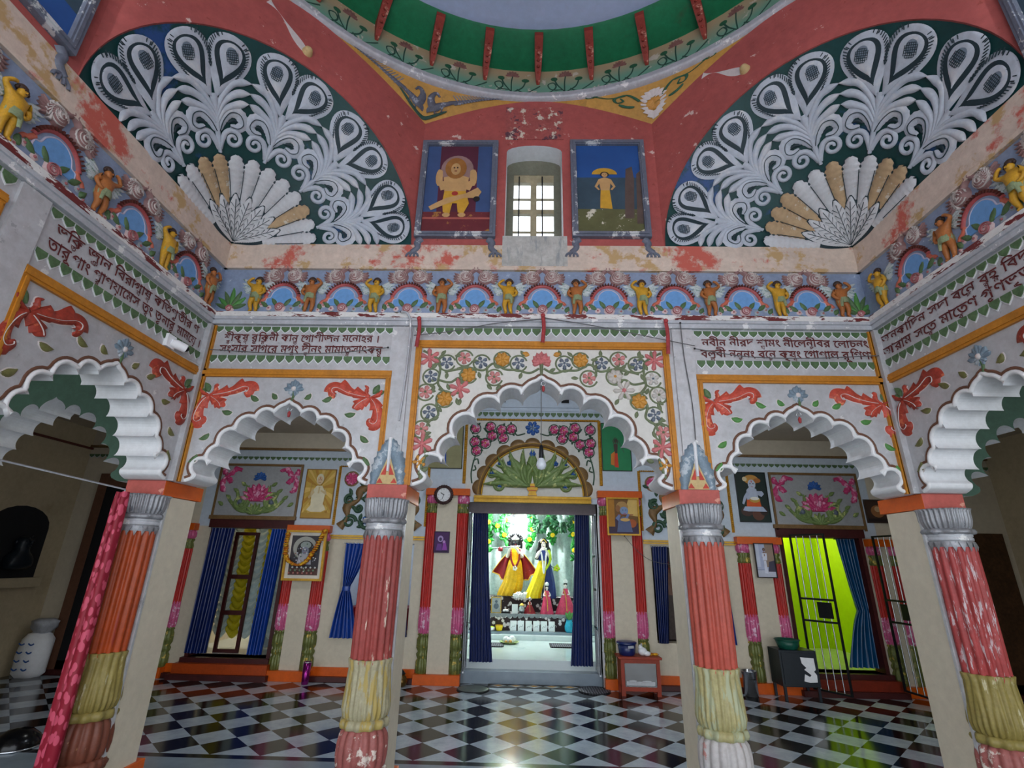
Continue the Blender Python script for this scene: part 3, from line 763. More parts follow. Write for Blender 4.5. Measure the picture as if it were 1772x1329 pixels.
def make_cherub(kind, label, wall, u):
    s = 1 if kind == 'gold' else -1
    t = thing('cherub_relief', label, 'figurine', at(wall, u, 3.571), rzof(wall), 'cherubs of the frieze')
    obj('body', cherub_mesh(kind, m_gold if kind == 'gold' else m_bronze), None, t)
    h = MB().ball((.004 * s, -.024, .332), (.031, .026, .026), 12, 6)
    for i in range(6): h.ball((.03 * math.cos(i * PI / 5) + .004 * s, -.03, .318 + .022 * math.sin(i * PI / 5)), .011, 6, 4)
    obj('hair', h, m_hair, t)
    f = MB()
    for k in (-1, 1): f.ball((.004 * s + k * .0105, -.061, .308), (.0038, .003, .003), 6, 4)
    f.ball((.004 * s, -.062, .29), (.007, .003, .0022), 6, 4); f.ball((.004 * s, -.064, .3), (.0034, .005, .006), 6, 4, 1)
    obj('face', f, [m_hair, m_gold if kind == 'gold' else m_bronze], t)
    c = MB().lathe([(.045, .13), (.047, .15), (.044, .18), (.04, .185)], 20, (.002, -.03, 0), mod=lambda a, z, r: r * (1 + .08 * math.cos(9 * a)))
    c.ribbon(cr([(.01 * s, .17), (.025 * s, .13), (.03 * s, .09)], 4), lambda q: .016 * (1 - .4 * q), .012, 0, -.062)
    obj('loincloth', c, m_loin, t)
    for k in (-1, 1):
        w = MB()
        for i in range(5): w.leaf(k * .045, .285 - i * .012, (PI / 2 - k * (1.1 + i * .24)), .13 - i * .014, .02, .016, 0, .002 - .0015 * i)
        obj('wing', w, m_wing, t)
    return t
def make_arch(label, wall, u):
    t = thing('ribbon_arch', label, 'wall ornament', at(wall, u, 3.57), rzof(wall), 'ribbon arches of the frieze')
    A = [(.155 * math.cos(PI * i / 22) * 1.0, .12 + .178 * math.sin(PI * i / 22)) for i in range(2, 21)]
    obj('ribbon', MB().ribbon(A, .02, .022), m_ribn, t)
    te = MB()
    for i in range(3, 20):
        a = PI * i / 22
        te.box(-.005, .005, -.03, -.002, -.008, .014)
        te.warp(lambda x, y, z, a=a: (.163 * math.cos(a) + x * math.sin(a) + z * math.cos(a), y, .12 + .186 * math.sin(a) + z * math.sin(a) - x * math.cos(a)), len(te.v) - 8)
    obj('frill', te, m_maroon, t)
    for s in (-1, 1): obj('ribbon_tail', MB().ribbon(cr([(s * .135, .175), (s * .16, .14), (s * .185, .128), (s * .2, .105)], 5), lambda q: .02 - .004 * q, .018), m_ribe, t)
    B = [(.135, .09), (.132, .15), (.1, .165), (.085, .21), (.045, .25), (0, .262), (-.045, .25), (-.085, .21), (-.1, .165), (-.132, .15), (-.135, .09)]
    obj('pond', MB().prism(cr(B, 3), -.008, .002), m_pond, t)
    obj('pond_edge', MB().ribbon(cr(B, 3), .007, .014), m_lilac, t)
    return t
def make_bed(label, wall, u, rose=True):
    t = thing('rose_bed', label, 'wall ornament', at(wall, u, 3.57), rzof(wall), 'rose beds of the frieze')
    r = MB().dome(0, .062, .052, .03, 0, 18, 3, mod=lambda a, q: 1 + .05 * math.cos(7 * a) * q)
    r.ribbon(spiral(0, .062, .042, 2.4, 0, 1, 34), .0042, .014, 1, -.02)
    obj('rose', r, [m_rosep, m_rosed], t)
    for x, z, k in ((-.1, .06, .034), (.1, .055, .034), (-.17, .09, .03), (.175, .08, .03), (-.215, .045, .026), (.225, .04, .026)):
        f = MB().dome(x, z, k, .012, 0, 12, 2, mod=lambda a, q: 1 + .14 * math.cos(5 * a) * q).dome(x, z, k * .4, .02, 1, 8, 2)
        obj('bloom', f, [m_grey if x > 0 else m_rosep, m_rosed], t)
    for x, z, a, L in ((-.03, .08, 2.2, .09), (.03, .08, .9, .09), (-.11, .07, 2.5, .08), (.11, .075, .7, .085), (-.06, .02, 3.4, .07), (.06, .02, -.3, .07), (-.19, .05, 2., .06), (.2, .04, 1.1, .06)):
        obj('leaf', MB().leaf(x, z, a, L, .026, .02), m_green, t)
    return t
def make_birds(label, wall, u):
    t = thing('bird_pair', label, 'wall ornament', at(wall, u, 3.885), rzof(wall), 'bird pairs of the frieze')
    for s in (-1, 1):
        b = MB().dome(s * .085, .06, .07, .05, 0, 18, 4, 1.05, rot=s * .5)
        b.ribbon(cr([(s * .06, .09), (s * .035, .125), (s * .012, .14), (s * .016, .155)], 4), lambda q: .024 - .006 * q, .04)
        b.dome(s * .018, .15, .02, .03, 0, 10, 2)
        for i in range(5): b.leaf(s * .1, .06, PI / 2 - s * (1.15 + i * .28), .1, .018, .03, 0)
        o = obj('bird', b, m_bird, t)
        l = MB()
        for i in range(7):
            a0 = PI / 2 - s * (.3 + i * .32)
            P = [(s * .075 + (.012 + .075 * q) * math.cos(a0 + .35 * math.sin(q * 9)), .058 + (.012 + .07 * q) * math.sin(a0 + .35 * math.sin(q * 9))) for q in [k / 8 for k in range(9)]]
            l.ribbon(P, .0045, lambda q: .058 - .026 * q, 0)
        for k in range(3): l.ribbon(circ(s * .083, .06, .02 + .017 * k, None, 14, 0, 5.6), .003, .058 - .009 * k)
        obj('plumage_lines', l, m_birdw, o)
        obj('bird_legs', MB().ribbon([(s * .06, .0), (s * .06, -.03)], .004, .01).ribbon([(s * .085, -.002), (s * .09, -.035)], .004, .01), m_bird, o)
    return t
def make_agave(label, wall, u, s):
    t = thing('agave_relief', label, 'wall ornament', at(wall, u, 3.6), rzof(wall), 'agave reliefs of the frieze')
    for i in range(7): obj('agave_blade', MB().leaf(0, .02, PI / 2 + (i - 3) * .42, .2 - .02 * abs(i - 3), .026, .024), m_bright if i % 2 else m_green, t)
    obj('rose', MB().dome(0, .015, .04, .03, 0).ribbon(spiral(0, .015, .032, 2.2, 0, 1, 30), .0035, .014, 1, -.02), [m_rosep, m_rosed], t)

CH = [-2.47, -1.99, -1.42, -.835, -.252, .338, .904, 1.483, 2.073, 2.60]
protos = {}
for i, u in enumerate(CH):
    k = 'gold' if i % 2 == 0 else 'brown'
    lab = '%s cherub relief with one arm raised, %s on the back frieze' % ('golden' if k == 'gold' else 'brown', NTH[i])
    if k not in protos: protos[k] = make_cherub(k, lab, 'back', u)
    else: dup(protos[k], at('back', u, 3.571), 0, lab)
for wall, lst in (('left', [(.907, 'gold', 'nearest the camera'), (1.503, 'brown', 'second from the camera'), (2.116, 'gold', 'third from the camera'), (2.66, 'brown', 'in the corner')]), ('right', [(-1.42, 'gold', 'nearest the camera'), (-1.94, 'brown', 'second from the camera'), (-2.60, 'gold', 'in the corner')])):
    for u, k, pos in lst:
        dup(protos[k], at(wall, u, 3.571), rzof(wall), '%s cherub relief on the %s side frieze, %s' % ('golden' if k == 'gold' else 'brown', wall, pos))
AR = [-2.25, -1.70, -1.13, -.545, .043, .62, 1.195, 1.78, 2.335]
pa = pb = pc = None
for i, u in enumerate(AR):
    la = 'maroon ribbon arch over a blue pond, %s on the back frieze' % NTH[i]
    lb = 'pale rose with small blooms and leaves, %s on the back frieze' % NTH[i]
    lc = 'pair of feathered birds back to back, %s on the back frieze' % NTH[i]
    if i == 0: pa, pb, pc = make_arch(la, 'back', u), make_bed(lb, 'back', u), make_birds(lc, 'back', u)
    else:
        dup(pa, at('back', u, 3.57), 0, la); dup(pb, at('back', u, 3.57), 0, lb); dup(pc, at('back', u, 3.885), 0, lc)
for wall, lst in (('left', [(.62, 'out at the picture edge'), (1.2, 'nearest the camera'), (1.81, 'second from the camera'), (2.4, 'third from the camera')]), ('right', [(-1.17, 'nearest the camera'), (-1.68, 'second from the camera'), (-2.27, 'third from the camera')])):
    for u, pos in lst:
        rz = rzof(wall)
        dup(pa, at(wall, u, 3.57), rz, 'maroon ribbon arch over a blue pond, %s frieze, %s' % (wall, pos))
        dup(pb, at(wall, u, 3.57), rz, 'pale rose with blooms and leaves on the %s side frieze, %s' % (wall, pos))
        dup(pc, at(wall, u, 3.885), rz, 'pair of feathered birds on the %s side frieze, %s' % (wall, pos))
make_agave('green agave with a rose in the left corner of the back frieze', 'back', -2.69, 1)
make_agave('green agave with a rose in the right corner of the back frieze', 'back', 2.74, -1)
# ------------------------------------------------------------------ peacock fans in the two squinches
m_fw = M('plume_white', (188, 196, 208), .5, 0, .07, 5, wear=(206, 208, 212), ws=4, wth=.55, wsoft=.1)
m_fl = M('plume_line', (34, 54, 62), .6, 0, .1, 10)
m_hat = M('plume_eye', (120, 134, 150), .6, 0, .1, 10)
m_shw = M('shell_white', (206, 208, 212), .6, 0, .06, 6, wear=(188, 166, 136), ws=4, wth=.66)
m_sho = M('shell_stripped', (190, 162, 126), .7, 0, .1, 5, wear=(210, 200, 184), ws=4, wth=.62)
SL = DH * math.sqrt(2)
def to_cone(psi=PI / 2):
    def f(x, y, z):
        r = math.hypot(x, z); th = math.atan2(x, z)
        return cone_pt(psi - th / math.sqrt(.5), r / SL, max(.0015, -y))
    return f
TC = to_cone()
def tear(mb, p0, p1, wd, h, m, y0=.0, bow=0., n=22):
    """drop shape with a round far end"""
    T = [(1 - math.cos(PI * i / n)) / 2 for i in range(n + 1)]
    dx, dz = p1[0] - p0[0], p1[1] - p0[1]
    P = [(p0[0] + dx * t + bow * math.sin(PI * t) * dz, p0[1] + dz * t - bow * math.sin(PI * t) * dx) for t in T]
    return mb.ribbon(P, [max(.002, wd * 2.85 * math.sqrt(t * (1 - t)) * t ** .75) for t in T], h, m, y0, .85)
def plume(root):
    b = MB()
    b.ribbon(cr([(0, .80), (0, .95), (.004, 1.1), (0, 1.24)], 5), lambda q: .014 + .02 * q - .03 * max(0, q - .8), .024)
    for s in (-1, 1):
        for k, (z0, x1, z1) in enumerate(((1.06, .262, 1.175), (1.10, .285, 1.25), (1.14, .30, 1.325))):
            P = cr([(s * .005, z0 - .03), (s * .07, z0 + .06 + .012 * k), (s * .17, z1 - .015 + .004 * k), (s * x1, z1)], 6)
            b.ribbon(P, lambda q: (.014 + .022 * q) * (1 if q < .8 else max(.05, (1 - q) / .2)), .022, 0, 0)
    o = obj('plume', b.warp(TC), [m_fw, m_fl], root)
    for s in (-1, 1):
        e = MB()
        P = [(s * (.01 + .185 * i / 24), 1.20 + .44 * i / 24) for i in range(25)]
        tear(e, P[0], P[-1], .165, .016, 0, 0, s * .03); tear(e, (s * .05, 1.285), (s * .186, 1.598), .116, .004, 1, -.0145, s * .03)
        tear(e, (s * .08, 1.345), (s * .184, 1.583), .084, .008, 0, -.0175, s * .03)
        for i in range(15):        # barbs on the border
            q = .45 + .5 * i / 14; j = min(len(P) - 2, int(q * (len(P) - 1)))
            dx, dz = P[j + 1][0] - P[j][0], P[j + 1][1] - P[j][1]; L = math.hypot(dx, dz) or 1; n = (-dz / L, dx / L)
            wv = .165 * 2.85 * math.sqrt(q * (1 - q)) * q ** .75
            for d in (-1, 1):
                e.ribbon([(P[j][0] + n[0] * d * wv * .74, P[j][1] + n[1] * d * wv * .74), (P[j][0] + n[0] * d * wv * .9 + dx * 1.2, P[j][1] + n[1] * d * wv * .9 + dz * 1.2)], .0035, .006, 1, -.012)
        e.dome(s * .164, 1.515, .052, .006, 2, 16, 2, .85, -.024)
        for i in range(-3, 4):
            c = .05 * math.sqrt(1 - (i / 4) ** 2)
            e.ribbon([(s * .164 + i * .0142, 1.495 - c), (s * .164 + i * .0142, 1.495 + c)], .0022, .003, 1, -.029)
            e.ribbon([(s * .164 - c * .85, 1.495 + i * .0152), (s * .164 + c * .85, 1.495 + i * .0152)], .0022, .003, 1, -.029)
        obj('eye_feather', e.warp(TC), [m_fw, m_fl, m_hat], o)
        c = MB()
        P = cr([(s * .012, .965), (s * .05, 1.045), (s * .115, 1.105), (s * .185, 1.09), (s * .205, 1.02), (s * .16, .985), (s * .10, 1.0)], 6)
        c.ribbon(P, lambda q: (.012 + .033 * math.sin(PI * q) ** .6) * (1 + .07 * math.cos(q * 95)), .018)
        c.ribbon(cr([(s * .085, 1.025), (s * .13, 1.045), (s * .165, 1.03)], 5), lambda q: .012 * math.sin(PI * (.1 + .8 * q)), .006, 1, -.004)
        c.ribbon(P, .003, .008, 1, -.017)
        obj('curl_feather', c.warp(TC), [m_fw, m_fl], o)
        w = MB()
        P = cr([(s * .0, .83), (s * .02, .88), (s * .045, .925)], 4)[:-1] + [(s * a, z) for a, z in spiral(.115, .90, .075, 1.45, 2.6, -1, 30, .2)]
        w.ribbon(P, lambda q: .024 - .012 * q, .02)
        obj('scroll', w.warp(TC), m_fw, o)
    return o
def rot_copy(o, root, beta):
    c = o.copy(); COL.objects.link(c); c.parent = root; c.rotation_euler = (0, beta, 0)
    for g in list(o.children):
        d = g.copy(); COL.objects.link(d); d.parent = c
    return c
def fan(sgn, label):
    root = thing('peacock_fan', label, 'wall ornament', (sgn * W, YW, ZP), PI / 4 if sgn < 0 else -PI / 4, 'peacock fans')
    if sgn < 0:
        p0 = plume(root)
        sp = MB()
        P = [(0, .30 + .49 * i / 40) for i in range(41)]
        sp.ribbon(P, lambda q: (.041 + .06 * q - .014 * q * q) * math.sqrt(max(.02, 1 - q ** 9)) * (1 + .13 * math.cos(q * 66)), .006, 1)
        sp.ribbon(P, lambda q: (.034 + .058 * q - .014 * q * q) * math.sqrt(max(.02, 1 - q ** 7)) * (1 + .13 * math.cos(q * 66)), .03)
        sp.ribbon([(.045, .42), (.055, .56), (.062, .68)], .003, .006, 1, -.02)
        s0 = obj('shell_petal', sp.warp(TC), [m_shw, m_fl], root)
        s1 = obj('shell_petal', s0.data.copy(), None, root); s1.data.materials[0] = m_sho
        lf = MB()
        lf.ribbon([(0, .04 + .44 * i / 20) for i in range(21)], lambda q: .086 * math.sin(PI * min(1, .04 + .94 * q) ** 1.25) ** .8 + .004, .036, 1)
        lf.ribbon([(0, .04 + .43 * i / 20) for i in range(21)], lambda q: .078 * math.sin(PI * min(1, .04 + .94 * q) ** 1.25) ** .8 + .002, .044)
        lf.ribbon([(0, .05), (.002, .2), (0, .43)], .003, .008, 1, -.04)
        for i in range(5):
            for s in (-1, 1): lf.ribbon([(0, .13 + .055 * i), (s * (.026 + .004 * i), .18 + .055 * i)], .0024, .006, 1, -.036)
        l0 = obj('shell_leaf', lf.warp(TC), [m_shw, m_fl], root)
        PROT.update(plume=p0, white=s0, bare=s1, leaf=l0)
    bare = (2, 8, 9) if sgn < 0 else (1, 2, 5, 8, 9, 10)
    fr = {'plume': sgn < 0, 'white': sgn < 0, 'bare': sgn < 0, 'leaf': sgn < 0}
    def put(kind, beta):
        if fr[kind]: PROT[kind].rotation_euler = (0, beta, 0); fr[kind] = False
        else: rot_copy(PROT[kind], root, beta)
    for i in range(5): put('plume', PI / 2 - PI * (i + .5) / 5)
    for i in range(12): put('bare' if i in bare else 'white', PI / 2 - PI * (i + .5) / 12)
    for i in range(7): put('leaf', PI / 2 - PI * (.13 + .74 * i / 6))
PROT = {}
fan(-1, 'white peacock plume fan with shell in the left corner squinch')
fan(1, 'white peacock plume fan in the right squinch, its shell partly stripped')

# ------------------------------------------------------------------ upper window
m_wood = M('window_grey_green', (118, 120, 104), .6, 0, .12, 6)
m_woodl = M('window_worn', (170, 160, 130), .6, 0, .12, 6)
def glass_mat():
    t = NT('window_pane'); t.t.nodes.remove(t.b)
    tr = t.n('ShaderNodeBsdfTransparent'); gl = t.n('ShaderNodeBsdfGlossy'); gl.inputs['Roughness'].default_value = .1
    mx = t.n('ShaderNodeMixShader'); mx.inputs[0].default_value = .08
    t.l(tr.outputs[0], mx.inputs[1]); t.l(gl.outputs[0], mx.inputs[2]); t.l(mx.outputs[0], t.out.inputs[0]); return t.mat
m_pane = glass_mat()
for k, (wall, nm) in enumerate((('back', 'window_1'), ('left', 'window_2'), ('right', 'window_3'))):
    x0, x1, z0, z1 = -.305, .237, 4.392, 5.38
    wf = MB()
    wf.box(x0, x0 + .07, .2, .27, z0 + .03, z1 - .1).box(x1 - .07, x1, .2, .27, z0 + .03, z1 - .1).box(x0, x1, .2, .27, z1 - .1, z1 + .09).box(x0, x1, .2, .27, z0, z0 + .03)
    o = struct(nm, wf, m_wood, at(wall, 0, 0), rzof(wall))
    ca = MB(); xm = (x0 + x1) / 2
    ca.box(xm - .03, xm + .03, .205, .25, z0 + .03, z1 - .1)
    for a, b in ((x0 + .07, xm - .03), (xm + .03, x1 - .07)):
        ca.box(a, b, .206, .249, 4.81, 4.86).box(a, b, .204, .252, 5.19, z1 - .1)
        ca.box(a, b, .215, .24, 4.60, 4.61).box(a, b, .215, .24, 4.99, 5.0)
    obj('window_sash', ca, m_woodl, o)
    bars = MB()
    for a in (x0 + .125, xm + .085): bars.tube([(a, .19, z0), (a, .19, 5.25)], .006, 6)
    obj('window_bar', bars, m_dark, o)
    obj('window_glass', MB().box(x0 + .07, x1 - .07, .226, .229, z0 + .03, 5.28), m_pane, o)
t = struct('trim_window_streaks', MB().box(-.32, .27, -.009, .004, 4.07, 4.392), m_streak, at('back', 0, 0), 0)
m_mural = M('faded_mural', (176, 92, 88), .7, 0, .15, 6, wear=(96, 60, 72), ws=6, wth=.56, wear2=(214, 202, 186))
tag(obj('faded_mural', MB().box(-.324, .254, -.006, .003, 5.535, 5.955), m_mural, None, at('back', 0, 0), 0), 'faded flaking square mural above the small upper window', 'painting')

# ------------------------------------------------------------------ paintings beside the window
m_frame = M('frame_grey', (112, 118, 134), .5, .1, .12, 8, wear=(206, 208, 210), ws=7, wth=.58)
def FL(c, n=None, **k):
    return M(n or 'paint_%d_%d_%d' % c, c, k.pop('rough', .55), 0, k.pop('var', .1), k.pop('vs', 8), bump=0, **k)
flake = dict(wear=(220, 222, 226), ws=7, wth=.68, wsoft=.01)
def picture(name, label, wall, u0, u1, z0, z1, fr, fw, fd, layers, group=None, cat='painting', mfr=None, tilt=0):
    """flat picture in a moulded frame; layers: (polygon in 0..1 coordinates, colour)"""
    t = thing(name, label, cat, at(wall, (u0 + u1) / 2, z0), rzof(wall), group)
    w, h = (u1 - u0) / 2, z1 - z0
    if fw:
        f = MB()
        rim4(f, -w, w, 0, h, fw, -fd, -.001); k = fw * .45
        rim4(f, -w + k, w - k, k, h - k, fw * .35, -fd * 1.25, -fd * .99)
        fo = obj('picture_frame', f, mfr or m_frame, t)
        if tilt: fo.rotation_euler = (tilt, 0, 0)
    mats = []; p = MB(); iw, ih = 2 * (w - fw), h - 2 * fw
    for i, (P, c) in enumerate(layers):
        mt = FL(c) if isinstance(c, tuple) else c
        if mt not in mats: mats.append(mt)
        y = -(fd * .35 if fw else .002) - .0006 * i
        p.flat([(-w + fw + x * iw, fw + z * ih) for x, z in P], y, mats.index(mt))
    po = obj('picture_print', p, mats, t)
    if tilt: po.rotation_euler = (tilt, 0, 0)
    return t
FULL = [(0, 0), (1, 0), (1, 1), (0, 1)]
def rc(a, b, c, d): return [(a, c), (b, c), (b, d), (a, d)]
def person2d(cx, z0, h, skin_c, cloth, hair, arms='pray', asp=1.5, wide=1.):
    """simple painted standing figure, asp = height/width of the picture"""
    k = h * asp * wide; L = []
    X = lambda x: cx + x * k
    Z = lambda z: z0 + z * h
    L.append(([(X(-.11), Z(.02)), (X(.12), Z(0)), (X(.1), Z(.3)), (X(.085), Z(.52)), (X(-.085), Z(.52)), (X(-.1), Z(.3))], cloth))
    L.append(([(X(-.085), Z(.5)), (X(.085), Z(.5)), (X(.12), Z(.8)), (X(.03), Z(.85)), (X(-.03), Z(.85)), (X(-.12), Z(.8))], skin_c))
    if arms == 'pray': A = ([(-.12, .8), (-.17, .66), (-.02, .72), (-.02, .68), (-.13, .58), (-.19, .62)], [(.12, .8), (.17, .66), (.02, .72), (.02, .68), (.13, .58), (.19, .62)])
    elif arms == 'up': A = ([(-.1, .8), (-.17, .95), (-.02, 1.08), (.0, 1.05), (-.12, .95), (-.06, .76)], [(.1, .8), (.16, .95), (.03, 1.07), (.01, 1.04), (.11, .94), (.06, .76)])
    else: A = ([(-.12, .8), (-.2, .6), (-.13, .5), (-.1, .52), (-.15, .6), (-.08, .74)], [(.12, .8), (.2, .6), (.13, .5), (.1, .52), (.15, .6), (.08, .74)])
    for P in A: L.append(([(X(x), Z(z)) for x, z in P], skin_c))
    if hair: L.append((circ(X(0), Z(.935), .085 * k / 1., .075 * h, 16), hair))
    L.append((circ(X(0), Z(.92), .058 * k, .066 * h, 16), skin_c))
    for d in (-1, 1): L.append((circ(X(d * .022), Z(.93), .01 * k, .008 * h, 8), (50, 40, 40)))
    L.append((rc(X(-.018), X(.018), Z(.888), Z(.895)), (150, 70, 60)))
    return L
mar = M('mural_maroon', (88, 40, 58), .55, 0, .14, 4, bump=0, **flake); mbl = M('mural_blue', (62, 84, 128), .55, 0, .14, 4, bump=0, **flake)
msk = M('mural_skin', (196, 156, 104), .55, 0, .14, 9, bump=0); mye = M('mural_yellow', (204, 156, 52), .55, 0, .16, 9, bump=0); mmn = M('mural_mane', (156, 104, 50), .55, 0, .2, 14, bump=0)
mhl = M('mural_halo', (150, 120, 116), .55, 0, .16, 9, bump=0); mst = M('mural_step', (108, 44, 50), .55, 0, .16, 5, wear=(170, 120, 60), ws=5, wth=.56, bump=0)
msky = M('mural_sky', (40, 82, 146), .55, 0, .14, 3, bump=0, **flake); mgd = M('mural_ground', (96, 96, 62), .55, 0, .2, 6, bump=0, wear=(214, 208, 190), ws=5, wth=.56, wsoft=.02); mtk = M('mural_trunk', (92, 76, 70), .6, 0, .2, 9, bump=0)
mwd = M('mural_wood', (58, 78, 92), .6, 0, .2, 5, bump=0, **flake)
LY = [(FULL, mbl), (rc(.2, .78, .2, 1), mar), (rc(0, 1, .0, .23), mst), (rc(0, 1, .15, .17), (176, 96, 84)),
      (circ(.47, .72, .25, .165, 24), mhl), (circ(.2, .62, .05, .1, 10), msk), (circ(.73, .62, .05, .1, 10), msk),
      ([(.2, .72), (.16, .62), (.24, .47), (.4, .5), (.36, .56), (.26, .58), (.25, .7)], msk), ([(.72, .72), (.78, .62), (.68, .47), (.54, .5), (.58, .56), (.67, .58), (.67, .7)], msk),
      ([(.3, .44), (.62, .44), (.66, .62), (.47, .66), (.27, .62)], msk), (circ(.45, .73, .165, .125, 22), mmn), (circ(.45, .72, .075, .07, 16), msk),
      (circ(.425, .735, .014, .01, 8), (60, 36, 30)), (circ(.475, .735, .014, .01, 8), (60, 36, 30)), (rc(.43, .47, .69, .7), (120, 50, 40)),
      ([(.3, .46), (.62, .46), (.68, .32), (.6, .2), (.52, .22), (.5, .32), (.43, .32), (.4, .2), (.3, .22), (.28, .34)], mye),
      (circ(.35, .19, .06, .025, 10), msk), (circ(.58, .19, .06, .025, 10), msk),
      ([(.2, .33), (.34, .38), (.62, .43), (.8, .5), (.86, .45), (.8, .38), (.6, .38), (.34, .31), (.12, .24), (.08, .28)], msk), (circ(.79, .37, .05, .03, 10), (40, 34, 34)),
      (circ(.46, .43, .05, .025, 10), (170, 60, 50))]
t = picture('wall_painting', 'flaking painting of a lion maned figure, left of the upper window', 'back', -1.13, -.388, 4.36, 5.487, m_frame, .055, .045, LY)
RY = [(FULL, msky), (rc(0, 1, .0, .62), mwd), (rc(0, 1, 0, .26), mgd), ([(.72, .16), (.86, .16), (.9, .6), (.88, .75), (.78, .72), (.75, .5)], mtk), ([(.9, .1), (1, .1), (1, .7), (.94, .66)], mtk)]
RY += [(circ(.44, .655, .2, .075, 20, 0, PI), mye)] + person2d(.44, .26, .42, msk, mye, (52, 40, 36), 'hip', 1.55, 1.25)
t2 = picture('wall_painting', 'flaking painting of a yellow clad figure under a blue sky, right of the upper window', 'back', .316, 1.032, 4.368, 5.497, m_frame, .055, .045, RY)
t3 = picture('wall_painting', 'blue painting in a grey frame high on the left side wall', 'left', .316, 1.06, 4.345, 5.49, m_frame, .06, .045, [(FULL, msky), (rc(0, 1, .2, .5), mwd)])
t4 = picture('wall_painting', 'blue painting in a grey frame high on the right side wall', 'right', -1.13, -.39, 4.36, 5.49, m_frame, .06, .045, [(FULL, msky), (rc(0, 1, .2, .5), mwd)])
for tt, w in ((t, .742), (t2, .716), (t3, .744)):
    for s in (-1, 1):
        f = MB().ribbon(cr([(s * (w / 2 - .06), .0), (s * (w / 2 - .03), -.04), (s * (w / 2 - .035), -.1), (s * (w / 2 + .015), -.15)], 6), lambda q: .038 - .01 * q, .03)
        for k in range(4): f.ribbon(cr([(s * (w / 2 + .0), -.14), (s * (w / 2 - .04 + .03 * k), -.17), (s * (w / 2 - .045 + .035 * k), -.2)], 4), lambda q: .013, .024)
        obj('lion_foot', f, m_frame if s else m_frame, tt)

# ------------------------------------------------------------------ ring of lotuses, brackets, pendentive paintings
m_ink = M('lotus_ink', (34, 74, 62), .6, 0, .1, 10); m_inkp = M('painted_lotus', (138, 96, 92), .6, 0, .2, 14); m_pad = M('lotus_pad', (40, 92, 66), .6, 0, .1, 10)
lf = MB(); NM = 32
for i in range(NM):
    a = PI / 2 + (i + .5) * 2 * PI / NM
    if math.sin(a) < -.35: continue
    i0 = len(lf.v)
    K = 1.3
    for P in ([(0, .0), (.0, .1), (.01, .17)], [(.0, .0), (-.06, .07), (-.09, .13)], [(.02, 0), (.1, .05), (.13, .12)], [(-.02, .02), (-.12, .03), (-.15, .08), (-.1, .1), (-.08, .05), (-.16, -.01), (-.26, -.0)], [(.03, .0), (.12, -.01), (.2, .03), (.26, .07)], [(.05, .03), (.1, .0), (.2, -.02)]):
        lf.ribbon(cr([(x * 1.15, z * K) for x, z in P], 5), .0085, .003, 0)
    for k in range(7): lf.petal(.01, .165 * K, PI * (.04 + .92 * k / 6), .075, .02, .004, 1)
    lf.dome(-.11, .14 * K, .03, .004, 2, 10, 2, 1.4); lf.dome(.15, .125 * K, .032, .004, 2, 10, 2, 1.5)
    lf.warp(lambda x, y, z, a=a: ((W - .002 + y) * math.cos(a - x / W), YC + (W - .002 + y) * math.sin(a - x / W), 6.165 + z), i0)
o = obj('lotus_frieze', lf, [m_ink, m_inkp, m_pad]); tag(o, 'painted frieze of lotus plants around the foot of the dome', 'painting')
m_brk = M('bracket_red', (150, 58, 46), .55, 0, .16, 10, wear=(206, 150, 130), ws=9, wth=.6)
m_brd = M('bracket_dark', (62, 58, 52), .55, 0, .16, 10)
bk = MB()
prof = [(0, 0, .018), (.04, .015, .025), (.07, .07, .032), (.1, .12, .038), (.16, .17, .043), (.24, .215, .047), (.335, .262, .05)]
back = [(0, 0), (-.0, .03), (0, .1), (0, .16), (.02, .19), (.14, .25), (.33, .312)]
vs = []
for (d, z, hw), (d2, z2) in zip(prof, back): hw *= .85; vs += [(-hw, -d, z), (hw, -d, z), (hw, -d2, z2 + .01), (-hw, -d2, z2 + .01)]
bk.add(vs, [(i * 4 + k, i * 4 + (k + 1) % 4, i * 4 + 4 + (k + 1) % 4, i * 4 + 4 + k) for i in range(6) for k in range(4)] + [(24, 25, 26, 27), (0, 1, 2, 3)])
bdm = MB()
for k in range(5): bdm.ball((0, -.075 - .042 * k, .085 + .034 * k), (.017, .012, .013), 8, 5)
first = None; n = 0
for i in range(32):
    a = PI / 2 + i * 2 * PI / 32
    if math.sin(a) < -.2: continue
    k = (i + 12) % 32
    pos = 'in line with the upper window' if i == 0 else '%d to the %s of the middle one' % (i if i < 16 else 32 - i, 'left' if i < 16 else 'right')
    lab = 'carved red bracket under the green dome rim, %s' % pos
    loc = (W * math.cos(a), YC + W * math.sin(a), 6.275)
    if first is None:
        first = thing('dome_bracket', lab, 'bracket', loc, a - PI / 2, 'dome brackets'); obj('corbel', bk, m_brk, first); obj('studs', bdm, m_brk, first)
    else:
        c = dup(first, loc, a - PI / 2, lab)
PND = lambda th0: (lambda x, y, z: pend_pt(th0, x, z, -y))
def pend_pt(th0, x, t, h):
    phi = x / W; f = PI / 8 - min(abs(phi), PI / 8); th = th0 - phi
    r0 = W * .9945 / math.cos(f); z0 = ztop(W * math.tan(f), OA); t = min(1, max(0, t))
    r = r0 + (W - r0) * t - h - .004
    return (r * math.cos(th), YC + r * math.sin(th), z0 + (ZR - z0) * t)
m_pea = M('peacock_slate', (92, 96, 112), .5, 0, .2, 10, wear=(150, 156, 172), ws=10, wth=.58); m_pet = M('peacock_tail', (142, 148, 164), .5, 0, .14, 10)
th = PI / 2 + PI / 8
